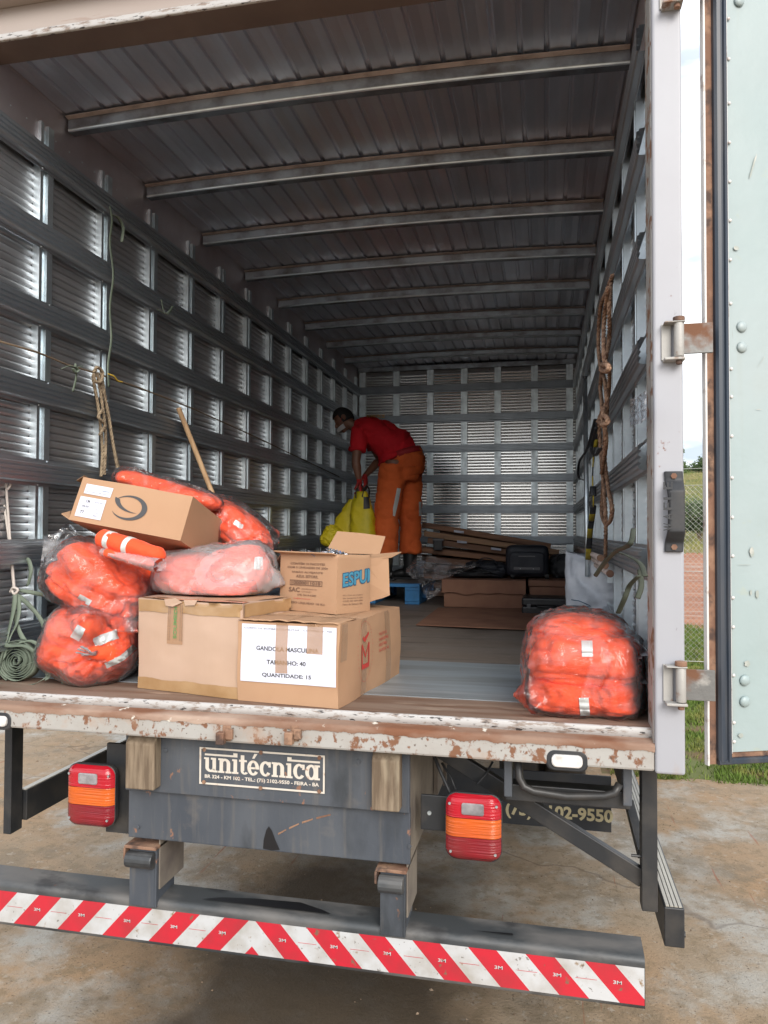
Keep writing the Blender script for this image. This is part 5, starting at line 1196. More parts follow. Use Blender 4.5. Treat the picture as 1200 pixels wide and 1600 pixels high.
# C: rolled jacket with two silver rings, in a sleeve of film
p0, p1 = atb(152, 838, .16), atb(258, 870, .13)
C_ = thing('rolled_jacket', 'rolled orange garment with two silver rings squeezed under the tilted box', 'garment', tuple(p0.lerp(p1, .5) - Vector((0, 0, .04))), group=None)
def roll(mb, p0, p1, r, seed, n=50, m_=28, taper=.6, flat=.85):
    ax_ = (p1 - p0).normalized(); x_ = ax_.cross(Vector((0, 0, 1))).normalized(); y_ = x_.cross(ax_)
    rings = []
    for i in range(n + 1):
        t = i / n; e = min(t, 1 - t); rr = r * BK * (min(1, (e / .08)) ** .5 if e < .08 else 1) * (1 - (1 - taper) * max(0, t - .5)) + .0
        rings.append([p0.lerp(p1, t) + (x_ * cos(a) + y_ * sin(a) * flat) * max(.001, rr) * (1 + .10 * N.noise(Vector((t * 6, cos(a) * 1.2 + seed, sin(a) * 1.2))) + .05 * ridge(Vector((t * 3, cos(a), sin(a))), 2.5, seed)) for a in [2 * pi * j / m_ for j in range(m_)]])
    mb.loft(rings); return mb
gC = roll(MB(), p0, p1, .042, 3).build('garment', M['orange'], C_, smooth=True)
for t0, t1 in ((.16, .26), (.44, .54)):
    roll(MB(), p0.lerp(p1, t0), p0.lerp(p1, t1), .0435, 3, 6, 28, 1, .85).build('reflective_band', M['reflect'], C_, smooth=True)
slv = MB(); q0, q1 = atb(160, 862, .14), atb(250, 884, .10); ax_ = (q1 - q0).normalized(); x_ = ax_.cross(Vector((0, 0, 1))).normalized(); y_ = x_.cross(ax_)
slv.strip([[q0.lerp(q1, t / 30) + (x_ * cos(a) + y_ * sin(a) * .75) * (.018 + .018 * (t / 30) + .003 * N.noise(Vector((t * .4, cos(a) * 3, sin(a) * 3)))) for a in [2 * pi * j / 24 for j in range(25)]] for t in range(31)])
slv.build('plastic_sleeve', M['filmmilky'], C_, smooth=True)
roll(MB(), q0.lerp(q1, .02), q0.lerp(q1, .9), .022, 7).build('garment', M['orange'], C_, smooth=True)
# D: milky bag on the taped carton
cd = atb(338, 902, .42); cd.z = 1.594 + .082
D_ = bundle('milky pinkish bag of orange clothes lying on the taped carton', loc=(cd.x, cd.y, 1.594))
mb = MB(); blob(mb, cd + Vector((-.09, 0, -.012)), (.155, .17, .09), (.1, .15, 0), (.9, .85), cloth_disp(8.2, .07), 84, 44); gD = mb.build('garment', M['orange'], D_, smooth=True, merge=True)
mb = MB(); blob(mb, cd + Vector((.10, 0, .010)), (.145, .16, .10), (0, -.15, .3), (.8, .8), cloth_disp(9.7, .08), 84, 44); gD2 = mb.build('garment', M['orange'], D_, smooth=True, merge=True)
mb = MB(); blob(mb, cd + Vector((.07, -.08, -.065)), (.13, .09, .028), (0, .05, 0), (.8, .8), cloth_disp(3.7, .08), 60, 30); gD3 = mb.build('garment', M['orange'], D_, smooth=True, merge=True)
for g_ in (gD, gD2, gD3):
    for v in g_.data.vertices: v.co.z = max(v.co.z, .004)
wrap('plastic_film', [gD, gD2, gD3], M['filmmilky'], D_, .012, [atb(330, 852, .42), atb(400, 850, .5), atb(440, 915, .40), atb(236, 925, .36)], .011, .007, 6, 9, (1, 1, 1), 3, True)
shrinkband('reflective_band', M['reflect'], D_, gD2, [atb(397, 880, .3), atb(410, 880, .3)], .045)
shrinkband('reflective_band', M['reflect'], D_, gD3, [atb(360, 936, .3), atb(382, 935, .3)], .022)
frn = MB(); frn.grid(lambda u, v: atb(352 + 75 * u, 866 - 18 * v - 6 * sin(u * 9) * v + 6 * u, .50 + .05 * N.noise(Vector((u * 4, v * 2, 1))) + .02 * v), 24, 8).build('loose_film', M['film'], D_, smooth=True)
# E, F: bundles behind the tilted carton
E_ = bundle('thin clear bag of crumpled orange cloth sticking up behind the tilted box', loc=tuple(atb(260, 775, .62)))
mb = MB(); roll(mb, atb(186, 744, .60), atb(345, 790, .58), .062, 11, 60, 40, .6, .55); gE = mb.build('garment', M['orange'], E_, smooth=True, merge=True)
displace(gE, lambda co, n_: co + n_ * .010 * ridge(co, 16, 2, 3)); wrap('plastic_film', [gE], M['film'], E_, .006, [atb(180, 737, .6)], .010, .006, 9, 22)
F2_ = bundle('clear bag of orange clothes sloping down behind the right end of the tilted box', loc=tuple(atb(380, 830, .70)))
mb = MB(); blob(mb, atb(370, 826, .72), (.185, .12, .085), (0, .62, 0), (.8, .8), cloth_disp(13.7, .09), 84, 44); gF = mb.build('garment', M['orange'], F2_, smooth=True, merge=True)
shrinkband('reflective_band', M['reflect'], F2_, gF, [atb(366, 816, .6), atb(380, 824, .6)], .022)
wrap('plastic_film', [gF], M['film'], F2_, .012, [atb(428, 850, .7), atb(432, 835, .72)], .011, .007, 12, 16)
# G: big bag at the right post
G_ = bundle('big clear bag of folded orange uniforms standing beside the right post', loc=(1.0, .18, FZ))
mb = MB(); blob(mb, (1.005, .175, FZ + .055), (.190, .215, .066), (0, 0, 0), (.45, .6), cloth_disp(21.3, .03, [(.1, .04, .07)]), 110, 40); g1 = mb.build('folded_garment', M['orange'], G_, smooth=True, merge=True)
mb = MB(); blob(mb, (1.008, .185, FZ + .168), (.200, .225, .112), (0, 0, 0), (.6, .8), cloth_disp(24.1, .035, [(-.35, .05, .06), (.35, .04, .05)]), 110, 50); g2 = mb.build('folded_garment', M['orange'], G_, smooth=True, merge=True)
for v in g2.data.vertices: v.co.x = min(v.co.x, .188)
mb = MB(); blob(mb, (.995, .21, FZ + .246), (.165, .18, .070), (0, 0, 0), (.8, .95), cloth_disp(27.9, .035, [(.0, .05, .05), (.4, .05, .05), (-.4, .05, .05)]), 110, 50); g3 = mb.build('folded_garment', M['orange'], G_, smooth=True, merge=True)
for v in g1.data.vertices: v.co.z = max(v.co.z, .003)
shrinkband('reflective_band', M['reflect'], G_, g2, [atb(917, 1002, .1), atb(918, 1027, .1)], .034)
shrinkband('reflective_band', M['reflect'], G_, g1, [atb(912, 1090, .1), atb(915, 1123, .1)], .030)
wG = wrap('plastic_film', [g1, g2, g3], M['film'], G_, .008, [atb(803, 1087, .08), atb(822, 1048, .12), atb(828, 1112, .05), atb(935, 958, .30)], .011, .008, 14, 9, (1.7, 1.7, .45), 2, True)
# grey blue jerrycan behind the bags
jc = thing('jerrycan', 'pale blue grey plastic container standing behind the orange bags at the left wall', 'container', (-.96, .51, FZ))
M['jerry'] = mat('pale blue plastic', (.33, .40, .48), .45, 0, [dict(col=(.26, .31, .38), scale=5, lo=.4, hi=.7)])
MB().box((-1.13, .40, FZ + .002), (-.80, .62, FZ + .46)).build('body', M['jerry'], jc, bevel=.03, seg=4); MB().box((-1.0, .46, FZ + .46), (-.9, .55, FZ + .50)).build('handle', M['jerry'], jc, bevel=.01)
MB().tube([(-1.06, .52, FZ + .45), (-1.06, .52, FZ + .49)], .025, 16).build('cap', M['rubber'], jc)

# ================================================================ things deep in the cargo bay
def smooth_path(P, n=8):
    P = [Vector(p) for p in P]; P = [P[0] * 2 - P[1]] + P + [P[-1] * 2 - P[-2]]; o = []
    for i in range(1, len(P) - 2):
        for k in range(n):
            t = k / n; a, b, c, d = P[i - 1:i + 3]
            o.append(.5 * ((2 * b) + (c - a) * t + (2 * a - 5 * b + 4 * c - d) * t * t + (3 * b - a - 3 * c + d) * t ** 3))
    o.append(P[-2]); return o
def atp(px, py, Y): return at(px, py, Y * .874)
def _xf(v): return Vector((.086 + .92 * v.x, .871 * v.y, 1.25 + .9 * (v.z - 1.25)))
XF = _xf
# ---- blue pallet
M['blue'] = mat('worn blue paint on wood', (.035, .20, .46), .6, 0, [dict(col=(.02, .11, .25), scale=6, lo=.45, hi=.7), dict(col=(.16, .12, .09), scale=12, lo=.66, hi=.72)], [(30, .3, .003)])
M['palletwood'] = mat('grey pallet deck', (.13, .125, .115), .8, 0, [dict(col=(.07, .065, .06), scale=7, lo=.45, hi=.7)], [(20, .3, .004)])
pal = thing('pallet', 'blue painted pallet on which the man stands', 'pallet', (-.70, 4.6, FZ))
PX0, PX1, PY0, PY1 = -1.15, -.215, 4.02, 5.05
for i in range(6): MB().box((PX0, PY0 + .18 * i, FZ + .155), (PX1, PY0 + .18 * i + .125, FZ + .185)).build('deck_board', M['palletwood'] if i else M['blue'], pal, bevel=.003)
for x in (PX0, -.74, PX1 - .13):
    MB().box((x, PY0, FZ + .125), (x + .13, PY1, FZ + .154)).build('stringer', M['blue'], pal, bevel=.002)
    for y in (PY0, 4.47, PY1 - .14): MB().box((x, y, FZ + .026), (x + .13, y + .14, FZ + .124)).build('block', M['blue'], pal, bevel=.003)
    MB().box((x, PY0, FZ + .002), (x + .13, PY1, FZ + .025)).build('bottom_board', M['blue'], pal, bevel=.002)
# ---- flattened and folded cardboard
cb1 = thing('cardboard_sheet', 'wide folded cardboard with its long flap lying out on the floor', 'cardboard', (.35, 3.9, FZ))
MB().box((.02, 3.86, FZ + .002), (.70, 4.75, FZ + .235)).build('folded_stack', M['carddark'], cb1, bevel=.006)
rows = [[(.005 + .70 * u / 20, 3.845 - .012 * v + .006 * N.noise(Vector((u * .4, v, 1))), FZ + .242 - (.115 + .02 * N.noise(Vector((u * .25, 3, 3)))) * v) for u in range(21)] for v in (0, .5, 1)]
MB().strip([[(x, y + .12, z + .004) for x, y, z in rows[0]]] + rows).build('front_flap', M['carddark'], cb1, smooth=False, solid=.004)
XF = None
fs = [atz(650, 977, FZ + .008), atz(720, 980, FZ + .012), atz(790, 983, FZ + .010), atz(880, 986, FZ + .008), atz(846, 951, FZ + .008), atz(685, 950, FZ + .008)]
plate('floor_flap', list(reversed(fs)), M['carddark'], cb1, -.004)
XF = _xf
cb2 = thing('cardboard_sheet', 'smaller folded cardboard behind the black briefcase', 'cardboard', (.9, 4.1, FZ))
MB().box((.735, 3.92, FZ + .002), (1.10, 4.7, FZ + .19)).build('folded_stack', M['carddark'], cb2, bevel=.006)
MB().box((.725, 3.90, FZ + .193), (1.11, 4.7, FZ + .245)).build('top_fold', M['carddark'], cb2, bevel=.006)
# ---- luggage
M['navy'] = mat('dark navy fabric', (.012, .015, .024), .6, 0, [dict(col=(.03, .034, .045), scale=8, lo=.45, hi=.7)], [(160, .3, .001)])
M['leather'] = mat('black leather', (.014, .015, .018), .4, 0, [dict(col=(.035, .035, .04), scale=9, lo=.5, hi=.7)], [(50, .25, .002)])
M['greyplastic'] = mat('grey plastic', (.12, .12, .13), .4)
M['greybag'] = mat('charcoal fabric', (.028, .030, .034), .7, 0, [], [(120, .3, .001)])
su = thing('suitcase', 'dark navy wheeled suitcase lying on the folded cardboard', 'suitcase', (.71, 4.2, FZ + .25))
mb = MB(); blob(mb, (.71, 4.22, FZ + .40), (.195, .17, .15), e=(.28, .3)); mb.build('case_body', M['navy'], su, smooth=True, merge=True)
mb = MB(); blob(mb, (.71, 4.075, FZ + .385), (.16, .04, .105), e=(.3, .35)); mb.build('front_pocket', M['navy'], su, smooth=True, merge=True)
MB().box((.60, 4.030, FZ + .325), (.82, 4.04, FZ + .350)).build('grip', M['greyplastic'], su, bevel=.004); MB().box((.64, 4.03, FZ + .44), (.78, 4.042, FZ + .448)).build('zip', M['greyplastic'], su)
for x in (.57, .86): MB().tube([(x, 4.10, FZ + .272), (x + .035, 4.10, FZ + .272)], .026, 14).build('wheel', M['rubber'], su, bevel=.003)
for x in (.655, .765): MB().tube([(x, 4.036, FZ + .33), (x, 4.034, FZ + .34)], .006, 8).build('rivet', M['stile'], su)
bg_ = thing('bag', 'soft black bag slumped left of the suitcase', 'bag', (.35, 4.35, FZ + .25))
mb = MB(); blob(mb, (.36, 4.35, FZ + .315), (.20, .2, .075), (0, .1, .2), (.7, .7), cloth_disp(31, .10)); mb.build('bag_body', M['navy'], bg_, smooth=True, merge=True)
mb = MB(); blob(mb, (.22, 4.25, FZ + .285), (.20, .16, .045), (0, 0, 0), (.7, .7), cloth_disp(33, .10)); mb.build('side_pocket', M['greybag'], bg_, smooth=True, merge=True)
MB().tube(smooth_path([(.25, 4.2, FZ + .36), (.33, 4.15, FZ + .42), (.42, 4.2, FZ + .40), (.46, 4.22, FZ + .33)]), .011, 6, flat=.4).build('strap', M['navy'], bg_, smooth=True)
bg2 = thing('bag', 'black holdall between the suitcase and the right wall', 'bag', (1.02, 4.3, FZ + .25))
mb = MB(); blob(mb, (1.03, 4.35, FZ + .35), (.14, .2, .11), e=(.6, .6), disp=cloth_disp(35, .08)); mb.build('bag_body', M['greybag'], bg2, smooth=True, merge=True)
MB().tube(smooth_path([(.96, 4.2, FZ + .36), (.98, 4.12, FZ + .45), (1.06, 4.12, FZ + .45), (1.09, 4.2, FZ + .36)]), .009, 6, flat=.4).build('strap', M['greybag'], bg2, smooth=True)
bc = thing('briefcase', 'black briefcase lying flat in front of the smaller cardboard', 'briefcase', (.87, 3.55, FZ))
MB().box((.685, 3.42, FZ + .002), (1.07, 3.75, FZ + .066)).build('lower_shell', M['leather'], bc, bevel=.012, seg=3); MB().box((.685, 3.42, FZ + .068), (1.07, 3.75, FZ + .135)).build('lid', M['leather'], bc, bevel=.014, seg=3)
MB().tube(smooth_path([(.80, 3.42, FZ + .07), (.82, 3.385, FZ + .07), (.93, 3.385, FZ + .07), (.95, 3.42, FZ + .07)]), .008, 8).build('handle', M['leather'], bc, smooth=True)
for x in (.74, 1.01): MB().box((x - .015, 3.412, FZ + .05), (x + .015, 3.42, FZ + .085)).build('latch', M['greyplastic'], bc, bevel=.002)
XF = None
# ---- white sack and dark bag beside it
M['sack'] = mat('white woven sack', (.76, .80, .86), .6, 0, [dict(col=(.40, .44, .5), scale=4, lo=.4, hi=.7)], [(6, .6, .02), (90, .2, .001)])
sk = thing('sack', 'crumpled white plastic sack leaning at the right wall behind the big orange bag', 'sack', tuple(at(930, 950, 1.62).xy) + (FZ,))
ctr = at(931, 932, 1.64)
rings = []
for k in range(31):
    t = k / 30; z = FZ + .004 + .43 * t; ring_ = []
    for j in range(56):
        a = 2 * pi * j / 56; ca_, sa_ = cos(a), sin(a)
        wx = .148 * (1 - .04 * t); wy = .13 * (1 - .86 * t ** 1.6)
        x = sgn(ca_, .7) * wx; y = sgn(sa_, .8) * wy
        zz = z + (.035 * t ** 3 * (abs(ca_) ** 3) * (1.3 if ca_ < 0 else .9)) - .01 * t * sin(3 * a)
        q = Vector((x * 4, y * 4, z * 5)); f_ = .030 * ridge(q, 1.3, 41, 3) + .02 * N.noise(q * .8) + .03 * crease(q, .9, 43, 8)
        ring_.append(Vector((ctr.x + x * (1 + f_ * 3) - .02 * t * 0, ctr.y + y + f_ * 1.5, zz + f_ * .3 * t)))
    rings.append(ring_)
o = MB().loft(rings).build('sack_body', M['sack'], sk, smooth=True)
shrinkband('printed_line', M['inkblue2'], sk, o, [at(893, 937, 1.4), at(905, 939, 1.4), at(922, 946, 1.4)], .004, .002)
for i, w_ in enumerate((30, 22, 26)): shrinkband('printed_line', M['inkblue2'], sk, o, [at(893, 946 + 4 * i, 1.4), at(893 + w_, 948 + 4 * i, 1.4)], .004, .002)
db = thing('bag', 'dark blue bag squeezed between the white sack and the right wall', 'bag', tuple(at(990, 960, 2.2).xy) + (FZ,))
mb = MB(); blob(mb, (1.150, 2.05, FZ + .22), (.040, .22, .22), (0, 0, 0), (.6, .6), cloth_disp(44, .08)); 
for i, v in enumerate(mb.v): mb.v[i] = (v[0], v[1], max(v[2], FZ + .003))
mb.build('bag_body', M['navy'], db, smooth=True, merge=True)
MB().tube(smooth_path([(1.15, 1.9, FZ + .42), (1.14, 1.86, FZ + .47), (1.13, 1.95, FZ + .47), (1.14, 2.0, FZ + .42)]), .008, 8, flat=.5).build('handle', M['rubber'], db, smooth=True)
# ---- crumpled clear film over the pallet corner
fsheet = thing('plastic_sheet', 'crumpled clear bluish plastic sheet slumped over the pallet corner', 'plastic sheet', tuple(atp(690, 935, 3.95)))
def fcr(u, v):
    top = [(636, 888), (650, 872), (668, 868), (700, 876), (730, 882), (750, 880)]; bot = [(634, 895), (650, 905), (668, 938), (684, 930), (700, 902), (748, 884)]
    k_ = min(4, int(u * 5)); f_ = u * 5 - k_; lerp = lambda L_: (L_[k_][0] * (1 - f_) + L_[k_ + 1][0] * f_, L_[k_][1] * (1 - f_) + L_[k_ + 1][1] * f_)
    a, b = lerp(top), lerp(bot); q = Vector((u * 5, v * 3, 1)); px = a[0] * (1 - v) + b[0] * v + 3 * N.noise(q * 2); py = a[1] * (1 - v) + b[1] * v + 3 * N.noise(q * 2 + Vector((5, 0, 0)))
    return atp(px, py, 4.15 - .25 * v + .10 * ridge(q, 1.2, 50, 3))
MB().grid(fcr, 60, 30).build('film_sheet', M['filmdark'], fsheet, smooth=True)
def fcr2(u, v): q = Vector((u * 5 + 9, v * 3, 1)); return atp(645 + 60 * u + 4 * N.noise(q * 2), 880 + 22 * v + 10 * u * v - 6 * sin(pi * u) + 4 * N.noise(q * 2 + Vector((5, 0, 0))), 4.2 + .08 * ridge(q, 1.2, 51, 3))
MB().grid(fcr2, 40, 20).build('film_sheet', M['filmdark'], fsheet, smooth=True)
XF = _xf
# ---- pile of planks
M['plank'] = mat('brown plank', (.30, .145, .075), .6, 0, [dict(col=(.13, .06, .035), scale=5, stretch=(.3, 4, 4), lo=.4, hi=.65), dict(col=(.33, .2, .12), scale=6, stretch=(.3, 4, 4), lo=.6, hi=.7)], [(10, .3, .004, (.2, 5, 5))], rand=.35)
M['plankpale'] = mat('pale plank', (.42, .24, .13), .6, 0, [dict(col=(.2, .11, .06), scale=5, stretch=(.3, 4, 4), lo=.4, hi=.65)], [(10, .3, .004, (.2, 5, 5))], rand=.3)
rg = random.Random(12)
PLL = ['top plank of the pile, its left end raised highest', 'second plank from the top of the pile, pointing to the right wall', 'long plank near the top of the pile with a pale edge']
def plank(a, b, w, h, m, label):
    a, b = Vector(a), Vector(b); t = thing('plank', label, 'plank', tuple(a.lerp(b, .5)), group='brown planks piled at the far end')
    MB().bar(a, b, w, h).build('board', m, t, bevel=.003)
    return t
n_ = 0
for layer in range(9):
    z0 = FZ + .03 + .058 * layer; cnt = 4 if layer < 6 else 3
    for j in range(cnt):
        lift = .012 * layer; y = 4.98 + .16 * j + rg.uniform(-.03, .03) + .02 * layer; sl = .012 * layer + rg.uniform(-.01, .012)
        xl = -.30 + rg.uniform(-.10, .12); xr = 1.12 - rg.uniform(0, .16) - .035 * max(0, layer - 4)
        if layer == 8 and j == 2: continue
        where = ('front' if j == 0 else 'second' if j == 1 else 'third' if j == 2 else 'back')
        lay = ('lowest', 'second lowest', 'third lowest', 'fourth lowest', 'middle', 'fourth highest', 'third highest', 'second highest', 'topmost')[layer]
        plank((xl, y + rg.uniform(-.02, .02), z0 + lift * 1.1 + sl * 1.3), (xr, y + rg.uniform(-.03, .05), z0 + lift * .5 - sl * .3), .14, .052 + rg.uniform(0, .008), M['plankpale'] if rg.random() < .25 else M['plank'], f'{where} plank of the {lay} layer in the pile at the far wall')
        n_ += 1
XF = None
clp = thing('clamp', 'black strap buckle hanging over the planks near the man', 'buckle', tuple(atp(685, 850, 4.9)))
c_ = atp(685, 850, 4.9); MB().box((c_.x - .045, c_.y - .02, c_.z - .06), (c_.x + .04, c_.y, c_.z + .04)).build('buckle_body', M['rubber'], clp, bevel=.012); MB().box((c_.x - .05, c_.y - .022, c_.z + .03), (c_.x + .05, c_.y + .03, c_.z + .048)).build('buckle_lip', M['greyplastic'], clp, bevel=.004)
for i, (px, py) in enumerate(((722, 846), (775, 857), (717, 830))):
    c_ = atp(px, py, 4.93); s_ = thing('paper_scrap', ['pale sticker scrap on the middle of the plank pile', 'pale sticker scrap on the planks above the suitcase', 'silver wrapper scrap on top of the plank pile'][i], 'scrap', tuple(c_))
    MB().grid(lambda u, v: c_ + Vector((.09 * (u - .5), .01 * N.noise(Vector((u * 4, v * 3, i))), .022 * (v - .5) - .01 * u)), 8, 3).build('scrap_sheet', M['paper'], s_, smooth=True, solid=.001)

# ================================================================ ropes, straps and poles
M['poleW'] = mat('pale broom pole wood', (.50, .33, .19), .6, 0, [dict(col=(.36, .22, .12), scale=6, stretch=(4, 4, .4), lo=.45, hi=.65)])
pole = thing('wooden_pole', 'pale wooden pole leaning on the left wall behind the tilted box', 'pole', (-.62, 1.44, FZ))
MB().tube([(-1.168, 1.45, 2.535), (-.60, 1.43, FZ + .005)], .0145, 14).build('shaft', M['poleW'], pole, smooth=True); MB().tube([(-1.170, 1.45, 2.540), (-1.166, 1.45, 2.530)], .0150, 14).build('end_cap', M['poleW'], pole)
M['ropeB'] = mat('beige rope', (.33, .255, .17), .9, 0, [dict(col=(.2, .15, .1), scale=50, lo=.45, hi=.6)], [(90, .8, .006)])
M['ropeBr'] = mat('brown rope', (.33, .205, .135), .9, 0, [dict(col=(.15, .08, .05), scale=50, lo=.45, hi=.6)], [(90, .8, .006)])
M['ropeW'] = mat('white cord', (.55, .50, .46), .9, 0, [], [(120, .6, .003)])
M['webG'] = mat('grey green webbing', (.13, .165, .125), .75, 0, [dict(col=(.2, .24, .19), scale=9, lo=.45, hi=.7)], [(60, .3, .002)], rand=.15)
M['webD'] = mat('dark green webbing', (.028, .034, .022), .8, 0, [dict(col=(.05, .058, .04), scale=9, lo=.45, hi=.7)], [(60, .3, .002)])
M['line'] = mat('thin brown cord', (.14, .10, .065), .85)
M['lineY'] = mat('yellow cord', (.5, .33, .04), .8)
XW = -1.160
cl = thing('cord', 'thin cord stretched along the left wall from the near rail to the far corner', 'cord', tuple(atx(150, 590, XW)))
MB().tube([atx(-12, 530, XW), atx(60, 551, XW), atx(105, 570, XW), atx(150, 583, XW), atx(215, 605, XW), atx(300, 638, XW), atx(400, 683, XW), atx(530, 745, XW)], .0045, 8).build('cord_line', M['line'], cl, smooth=True)
def hang(name, label, cat, paths, r, m, group=None, flat=1, seg=6, child='strand', n=8):
    t = thing(name, label, cat, tuple(paths[0][0]), group=group)
    for P in paths:
        Q = smooth_path(P, n if flat < 1 else n * 3)
        if flat < 1 or r < .007: MB().tube(Q, r, seg, flat=flat).build(child, m, t, smooth=True); continue
        mb = MB(); ln = 0
        for s_ in (0, 2.094, 4.189):
            ln = 0; R_ = []
            for i, p in enumerate(Q):
                d = (Q[min(i + 1, len(Q) - 1)] - Q[max(i - 1, 0)]).normalized(); x = d.orthogonal().normalized() if abs(d.x) > 2 else d.cross(Vector((.3, .9, .1))).normalized(); y = d.cross(x)
                if i: ln += (p - Q[i - 1]).length
                a = ln / (r * 1.1) + s_; R_.append(p + (x * cos(a) + y * sin(a)) * r * .52)
            mb.tube(R_, r * .58, 5)
        mb.build(child, m, t, smooth=True)
    return t
def wl(px, py, o=0): return atx(px, py, XW + o)
# beige rope hank hanging behind the tilted box
hang('rope', 'beige rope hank hanging from the cord on the left wall, behind the tilted box', 'rope',
     [[wl(150, 578), wl(146, 592, .01), wl(154, 640, .01), wl(160, 700, .01), wl(158, 745, .02)], [wl(152, 582, .02), wl(158, 620, .02), wl(165, 680, .02), wl(163, 742, .03)],
      [wl(158, 582, .01), wl(164, 620, .02), wl(170, 660, .01), wl(178, 700, .02), wl(187, 738, .03)], [wl(147, 582, .02), wl(156, 596, .03), wl(168, 640, .02), wl(176, 690, .03), wl(184, 735, .04)],
      [wl(146, 582, .03), wl(152, 574, .04), wl(160, 582, .04), wl(158, 596, .04), wl(149, 596, .04), wl(146, 584, .04)], [wl(160, 640, .03), wl(154, 652, .03), wl(164, 664, .03), wl(156, 680, .03)]], .0075, M['ropeB'])
hang('webbing_strap', 'thin green webbing hanging from the top rail down to the beige rope', 'strap',
     [[wl(172, 322, .01), wl(175, 345, .02), wl(172, 380, .01), wl(177, 430, .02), wl(172, 480, .01), wl(174, 530, .02), wl(169, 570, .02), wl(170, 605, .02)],
      [wl(174, 336, .02), wl(184, 340, .03), wl(192, 355, .03), wl(190, 378, .03)]], .009, M['webG'], flat=.22)
hang('webbing_knot', 'small green webbing knot tied round the second rail', 'strap', [[wl(252, 468, .02), wl(256, 486, .03), wl(262, 490, .04), wl(270, 478, .03)], [wl(246, 484, .03), wl(258, 490, .04), wl(266, 484, .04)]], .007, M['webG'], flat=.3)
hang('webbing_knot', 'green webbing bow tied on the cord, its end hanging down', 'strap', [[wl(95, 577, .01), wl(108, 572, .03), wl(118, 574, .03), wl(128, 572, .02)], [wl(118, 568, .03), wl(119, 590, .03), wl(114, 612, .02)], [wl(116, 572, .04), wl(122, 578, .04), wl(118, 582, .04), wl(113, 576, .04)]], .008, M['webG'], flat=.3)
hang('cord', 'short yellow cord end sticking out beside the beige rope', 'cord', [[wl(168, 584, .02), wl(178, 588, .03), wl(184, 595, .03), wl(191, 597, .03)]], .004, M['lineY'])
# white cord and webbing at the lower left
def nl(px, py, Y=.06): return at(px, py, Y + .07)
hang('cord', 'white cord hanging down the left edge and knotted to the green webbing', 'cord',
     [[nl(-8, 712, .1), nl(5, 716, .08), nl(12, 730, .08), nl(14, 745, .07), nl(10, 760), nl(14, 820), nl(19, 880), nl(23, 924)], [nl(2, 755, .07), nl(8, 800), nl(15, 850), nl(20, 900), nl(22, 922)],
      [nl(8, 712, .07), nl(20, 722, .07), nl(14, 726, .06), nl(6, 716, .06)], [nl(18, 920, .05), nl(22, 928, .04), nl(28, 922, .04), nl(21, 918, .04), nl(16, 925, .05)], [nl(10, 735, .07), nl(18, 748, .07), nl(12, 764, .06), nl(4, 750, .06)]], .0055, M['ropeW'])
ws = thing('webbing_strap', 'grey green webbing strap rolled into a coil at the lower left corner', 'strap', tuple(atz(35, 1075, FZ)))
cc = nl(28, 1042, .02); cc.z = FZ + .082
def ribbon(mb, P, w, wd, t=.0015):
    "flat strap: follows P, its width along wd"
    wd = Vector(wd).normalized(); m_ = len(P); rows = []
    for i, p in enumerate(P):
        tw = wd + Vector((N.noise(p * 9), N.noise(p * 9 + Vector((4, 0, 0))), N.noise(p * 9 + Vector((0, 4, 0))))) * .5; tw.normalize()
        rows.append([p - tw * w / 2, p - tw * w * .1, p + tw * w / 2])
    mb.strip(rows); return mb
sp = []
for i in range(420):
    a = i * .13; r = .012 + .078 * i / 420 + .004 * N.noise(Vector((cos(a) * .8, sin(a) * .8, i * .012))) + .002 * N.noise(Vector((i * .05, 1, 1)))
    sp.append(cc + Vector((r * cos(a) * 1.05, .016 * N.noise(Vector((i * .035, 0, 0))), r * sin(a) * (.92 if sin(a) > 0 else .95) + .0015 * sin(i * .7))))
ribbon(MB(), sp, .032, (0.1, 1, 0)).build('coil', M['webG'], ws, smooth=True, solid=.0022)
for s_, P in enumerate(([nl(24, 926, .04), nl(22, 950, .03), nl(14, 985, .02), nl(4, 1020, 0), nl(-4, 1050, 0), nl(-6, 1068, 0)], [nl(26, 926, .05), nl(30, 950, .04), nl(26, 975, .03), nl(14, 1000, .02), nl(6, 1030, 0)],
      [nl(28, 930, .05), nl(45, 945, .05), nl(62, 965, .05), nl(70, 985, .05), nl(66, 1010, .05), nl(58, 1030, .05)], [nl(24, 930, .06), nl(22, 955, .05), nl(30, 985, .04), nl(40, 1005, .04), nl(44, 1022, .03)],
      [nl(28, 1005, .0), nl(50, 1002, .01), nl(72, 1020, 0), nl(80, 1040, .02), nl(74, 1062, .0)], [nl(-8, 990, .02), nl(10, 1008, .0), nl(40, 1010, -.01), nl(62, 1028, -.01), nl(76, 1055, .0)],
      [nl(40, 1040, -.02), nl(62, 1032, -.02), nl(85, 1040, .0), nl(96, 1052, .02), nl(100, 1066, .03), nl(112, 1072, .04)], [nl(-10, 1068, -.02), nl(20, 1073, -.03), nl(50, 1070, -.02), nl(72, 1058, .0), nl(80, 1046, .03)],
      [nl(-6, 900, .10), nl(14, 880, .12), nl(40, 872, .12), nl(48, 890, .10), nl(44, 915, .10)], [nl(30, 922, .06), nl(52, 926, .08), nl(80, 932, .12)])):
    ribbon(MB(), smooth_path(P, 10), .019, (.75, .2, .5)).build('loose_loop', M['webG'], ws, smooth=True, solid=.0018)
